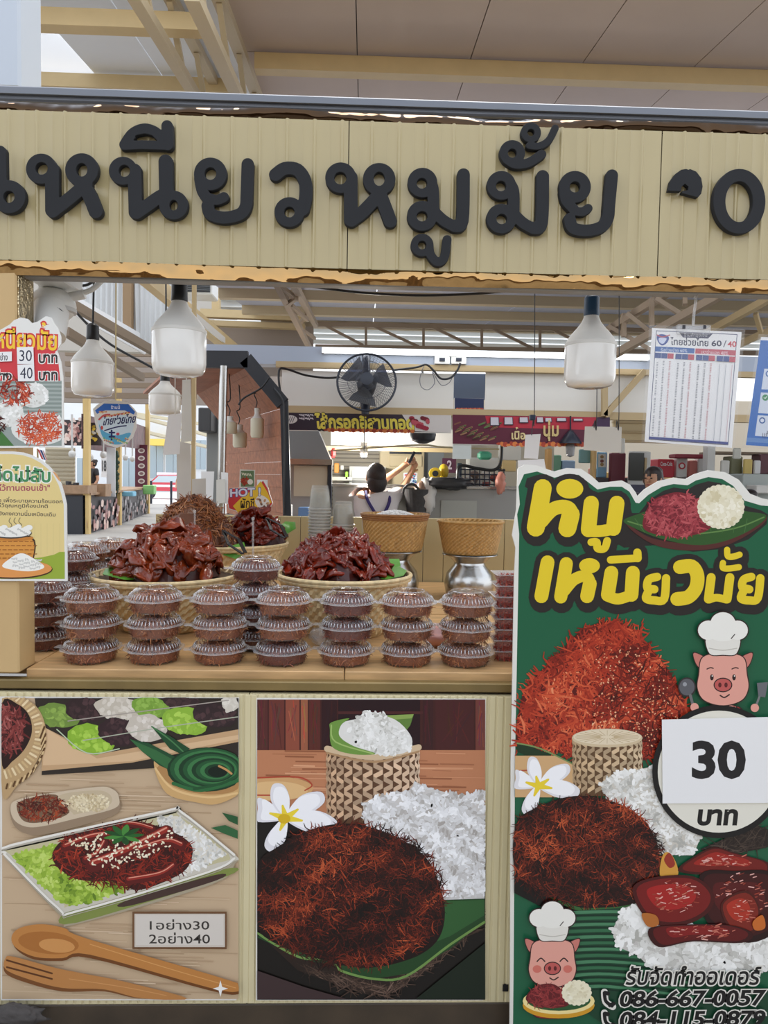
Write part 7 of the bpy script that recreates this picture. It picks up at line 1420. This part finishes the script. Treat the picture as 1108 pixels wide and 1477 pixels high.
t = thing('small_flag', 'small striped red white and blue flag behind the yellow tips sign', 'flag', at(60, 668, 4)); slab('flag_cloth', [(54, 648), (63, 650), (68, 664), (60, 662)], 4, .003, PAPER, t); A = Art(4, 84, eps=5e-5); A.poly([(54, 648), (56.5, 648.5), (63, 663), (60, 662)], (190, 60, 66)); A.poly([(57.5, 648.8), (60.5, 649.4), (66, 663.6), (64, 663.2)], (50, 60, 120)); A.poly([(62, 649.8), (63, 650), (68, 664), (67, 663.8)], (190, 60, 66)); A.build('printed_stripes', PRINT, t); mb = MB(); mb.tube([at(54, 647, 4.01), at(61, 1050, 4.01)], .006, 6); mb.build('flag_stick', TAN, t)
# number notice and street
o = pb('number_notice', (146, 650, 154, 688), 23, .02, PAPER, 'white notice with black number 18 in the far left stall', 'notice'); A = Art(22.98, 85, eps=5e-4); A.text('18', 147, 664, 153.4, 680, (60, 60, 62), off=.02); A.build('printed_number', PRINT, o)
BW = mat('street_wall', (206, 208, 210), .7)
pb('wall_street_building', (60, 560, 345, 722), 62, 2, BW, st_=True)
for i, r in enumerate(((215, 640, 236, 690), (238, 644, 262, 690), (264, 655, 276, 690), (280, 634, 298, 678), (110, 660, 128, 710), (176, 660, 196, 706))):
    t = thing('glazed_storefront', 'pale glazed shop front across the street, ' + ('left of the red car', 'above the red car', 'right of the red car', 'behind the metal pole sheets', 'behind the first stall post', 'behind the middle stall post')[i], 'storefront', at(r[0], r[3], 61.9)); mb = pbox(*r, 61.9, .1); fr_ = mb.build('frame', mat('frame_pale', (226, 228, 230), .5), t); mb = pbox(r[0] + 1.2, r[1] + 1.2, (r[0] + r[2]) / 2 - .5, r[3] - 1, 61.8, .1); mb.build('pane', mat('street_glass', (150, 164, 172), .15), fr_); mb = pbox((r[0] + r[2]) / 2 + .5, r[1] + 1.2, r[2] - 1.2, r[3] - 1, 61.8, .1); mb.build('pane', mat('street_glass'), fr_)
pb('shop_awning', (213, 633, 243, 642), 60, 1.995, mat('yellow_awning', (226, 196, 96), .6), 'yellow shop sign strip across the street', 'awning')
for k, (a, b) in enumerate((((196, 600), (300, 628)), ((150, 590), (292, 612)), ((205, 622), (300, 645)))): bar('beam_street', a, b, 30, 34, .25, .12, mat('street_beam', (206, 196, 168), .6))
car = thing('red_car', 'red and white car parked in the street beyond the hall', 'car', at(250, 713, 44)); cz = 0; cx_ = at(252, 700, 44).x
sec = [(-2.1, .5), (-2.1, .85), (-1.3, .98), (-.8, 1.42), (.7, 1.45), (1.35, .98), (2.1, .85), (2.15, .45)]
mb = MB(); n = len(sec); V = [(cx_ + x, 43.2, z) for x, z in sec] + [(cx_ + x, 44.8, z) for x, z in sec]; mb.add(V, [tuple(range(n)), tuple(range(2 * n - 1, n - 1, -1))] + [(i, n + i, n + (i + 1) % n, (i + 1) % n) for i in range(n)]); mb.build('body_shell', mat('car_red', (206, 70, 84), .25, coat=.6), car)
mb = MB(); P = [(-.75, 1.38), (.65, 1.40), (1.15, 1.0), (-1.15, 1.0)]; V = [(cx_ + x, 43.18, z) for x, z in P] + [(cx_ + x, 43.24, z) for x, z in P]; mb.add(V, [(0, 1, 2, 3), (0, 4, 5, 1), (2, 6, 7, 3)]); mb.build('side_windows', mat('car_glass', (190, 204, 210), .1), car); mb = MB(); mb.box((cx_ - .9, 43.3, 1.43), (cx_ + .8, 44.7, 1.6)); mb.build('roof_panel', mat('car_white', (230, 228, 230), .4), car)
for x in (-1.3, 1.35): mb = MB(); mb.tube([(cx_ + x, 43.15, .33), (cx_ + x, 43.4, .33)], .33, 18); mb.build('wheel', mat('tyre', (50, 50, 52), .7), car)
mb = MB(); mb.box((cx_ - 1.1, 43.17, .72), (cx_ + .6, 43.21, .86)); mb.build('side_stripe', mat('car_white'), car)
for x, lab in ((218, 'thin dark bollard at the left beyond the far stall'), (247, 'thin dark bollard in front of the red car')): p = at(x, 720, 36); mb = MB(); mb.tube([(p.x, 36, 0), (p.x, 36, 1.15)], .06, 8); tag(mb.build('bollard', DK, None, origin=(p.x, 36, 0)), lab, 'bollard')
# ------------------------------------------------------------------ right background: shelves of goods behind the green board
pb('wall_far_right', (560, 575, 1300, 820), 13.5, .2, mat('warm_wall', (196, 184, 164), .8), st_=True)
pb('wall_back_left', (405, 600, 800, 760), 8.6, .05, mat('back_wall_cream', (190, 182, 164), .8), st_=True)
pb('wall_tan_frame', (884, 600, 1010, 636), 8.9, .05, mat('pale_tan', (214, 196, 156), .7), st_=True)
for y in (608, 622, 636): pb('beam_rail', (884, y, 985, y + 3), 8.85, .06, TAN, st_=True)
bgR = [('wooden_post', (852, 645, 858, 870), 8.5, .1, (196, 160, 104), 'tan wooden post left of the small blue poster', 'post'), ('small_poster', (861, 652, 876, 689), 8.7, .02, (130, 176, 206), 'small light blue poster right of the wooden post', 'poster'), ('maroon_curtain', (878, 652, 900, 870), 8.6, .08, (112, 44, 58), 'maroon pleated curtain beside the blue poster', 'curtain'), ('door_frame', (905, 650, 936, 870), 8.4, .06, (214, 214, 210), 'white framed dark glass door right of the maroon curtain', 'door'), ('red_fridge_sign', (949, 662, 973, 689), 8.7, .3, (190, 40, 56), 'red drinks sign with white lettering', 'sign'),
       ('snack_pack', (976, 660, 992, 689), 8.7, .1, (222, 220, 216), 'white snack pack right of the red drinks sign', 'pack'), ('snack_pack', (994, 664, 1006, 689), 8.7, .1, (206, 120, 110), 'salmon snack pack among the white packs', 'pack'), ('snack_pack', (1007, 660, 1019, 689), 8.7, .1, (230, 230, 228), 'white pack left of the white pillar', 'pack'), ('red_carton', (974, 655, 1022, 661), 8.5, .2, (140, 40, 56), 'dark red carton strip above the packs', 'carton'),
       ('price_tag', (1040, 664, 1053, 684), 8.32, .03, (226, 224, 216), 'white price tag card on the right shelf', 'tag'), ('price_tag', (1073, 662, 1086, 684), 8.32, .03, (216, 190, 110), 'yellow price tag card on the right shelf', 'tag'), ('price_tag', (1088, 664, 1098, 684), 8.32, .03, (226, 226, 226), 'small white tag at the right shelf end', 'tag'), ('olive_box', (1054, 658, 1072, 684), 8.4, .2, (120, 120, 90), 'olive box between the tags on the right shelf', 'box'), ('maroon_box', (1096, 655, 1120, 684), 8.4, .2, (96, 50, 60), 'maroon box at the far right shelf end', 'box'), ('white_tag', (1058, 646, 1070, 662), 8.0, .03, (206, 206, 196), 'pale hanging tag above the olive box', 'tag'),
       ('sauce_bottle', (896, 632, 902, 654), 8.2, .08, (214, 212, 204), 'white bottle with dark cap beside the cream card', 'bottle'), ('green_pack', (792, 656, 810, 689), 8.7, .2, (120, 170, 140), 'pale green pack above the green board', 'pack'), ('blue_pack', (811, 664, 830, 689), 8.68, .2, (150, 176, 206), 'light blue tissue pack above the green board', 'pack'), ('teal_board', (836, 648, 853, 668), 8.6, .05, (110, 150, 150), 'teal board left of the wooden post', 'board'), ('brown_box', (786, 646, 794, 870), 7.8, .1, (196, 150, 90), 'slim tan upright left of the green pack', 'post'),
       ('glass_counter', (1066, 682, 1140, 890), 7.8, .4, (176, 184, 180), 'pale glass counter at the far right', 'counter'), ('white_bowl', (1090, 700, 1130, 712), 7.6, .3, (224, 222, 216), 'white tray at the far right behind the board', 'tray'), ('dark_shelf', (760, 689, 1150, 870), 8.65, .6, (70, 62, 64), 'dark goods shelf below the maroon curtain', 'shelf'), ('navy_crate', (904, 698, 950, 888), 8.0, .3, (56, 56, 78), 'navy crate below the white framed door', 'crate')]
for nm, r, Y, dep, c, lab, cat in bgR: goods(nm, r, Y, dep, c, lab, cat, .01)
pb('pillar_white', (1020, 640, 1031, 720), 8.3, .12, mat('white_column', (222, 222, 218), .6), st_=True); pb('shelf_right', (1030, 684, 1140, 688), 8.3, .4, mat('c_196_192_180'), 'pale shelf carrying tags and boxes at the right', 'shelf'); pb('hanging_shelf', (1030, 652, 1140, 655), 8.45, .4, mat('brown_beam'), 'brown shelf strip above the right tags', 'shelf')
o = bpy.data.objects['small_poster']; A = Art(8.69, 91, eps=2e-4); A.rect(863, 655, 874, 674, (214, 212, 204)); [A.ell(868.5, y, 2.6, 2.4, c) for y, c in ((659, (150, 120, 70)), (665, (120, 60, 50)), (670, (160, 130, 80)))]; A.build('printed_face', PRINT, o)
o = bpy.data.objects['door_frame']; mb = pbox(908, 653, 929, 693, 8.38, .03); mb.build('glass_panel', mat('dark_glass', (62, 66, 64), .15), o); mb = pbox(930, 660, 933, 692, 8.37, .03); mb.build('handle', TAN, o)
o = bpy.data.objects['red_fridge_sign']; A = Art(8.69, 92, eps=2e-4); A.text('Coca-Cola', 953, 666, 970, 672, (232, 226, 226), off=.02); A.build('printed_face', PRINT, o)
for nm, xs_ in (('snack_pack', 979),):
    A = Art(8.69, 93, eps=2e-4); A.ell(984, 672, 5, 5, (196, 60, 70)); A.ell(984, 672, 3, 3, (230, 226, 222)); A.build('printed_face', PRINT, bpy.data.objects['snack_pack'])
q = random.Random(77); cols = [(150, 60, 66), (206, 204, 196), (120, 130, 120), (196, 160, 90), (90, 96, 120), (176, 120, 100), (70, 66, 68)]; WDS = ['maroon', 'pale grey', 'sage', 'mustard', 'slate blue', 'clay', 'charcoal']
for k in range(34):
    x = 785 + k * 9.6 + q.uniform(-2, 2); i = q.randrange(7); w, h = q.uniform(5, 10), q.uniform(8, 20); yb = 690 + q.uniform(-4, 10)
    goods('stock_item', (x, yb - h, x + w, yb), 10.5, .2, cols[i], 'small %s packet in the dim stock row behind the shelves' % WDS[i], 'packet', .01)['group'] = '%s packets in the stock row' % WDS[i]
pb('stock_shelf', (780, 700, 1130, 706), 10.3, .6, mat('brown_beam'), 'long brown stock shelf far behind the board', 'shelf')
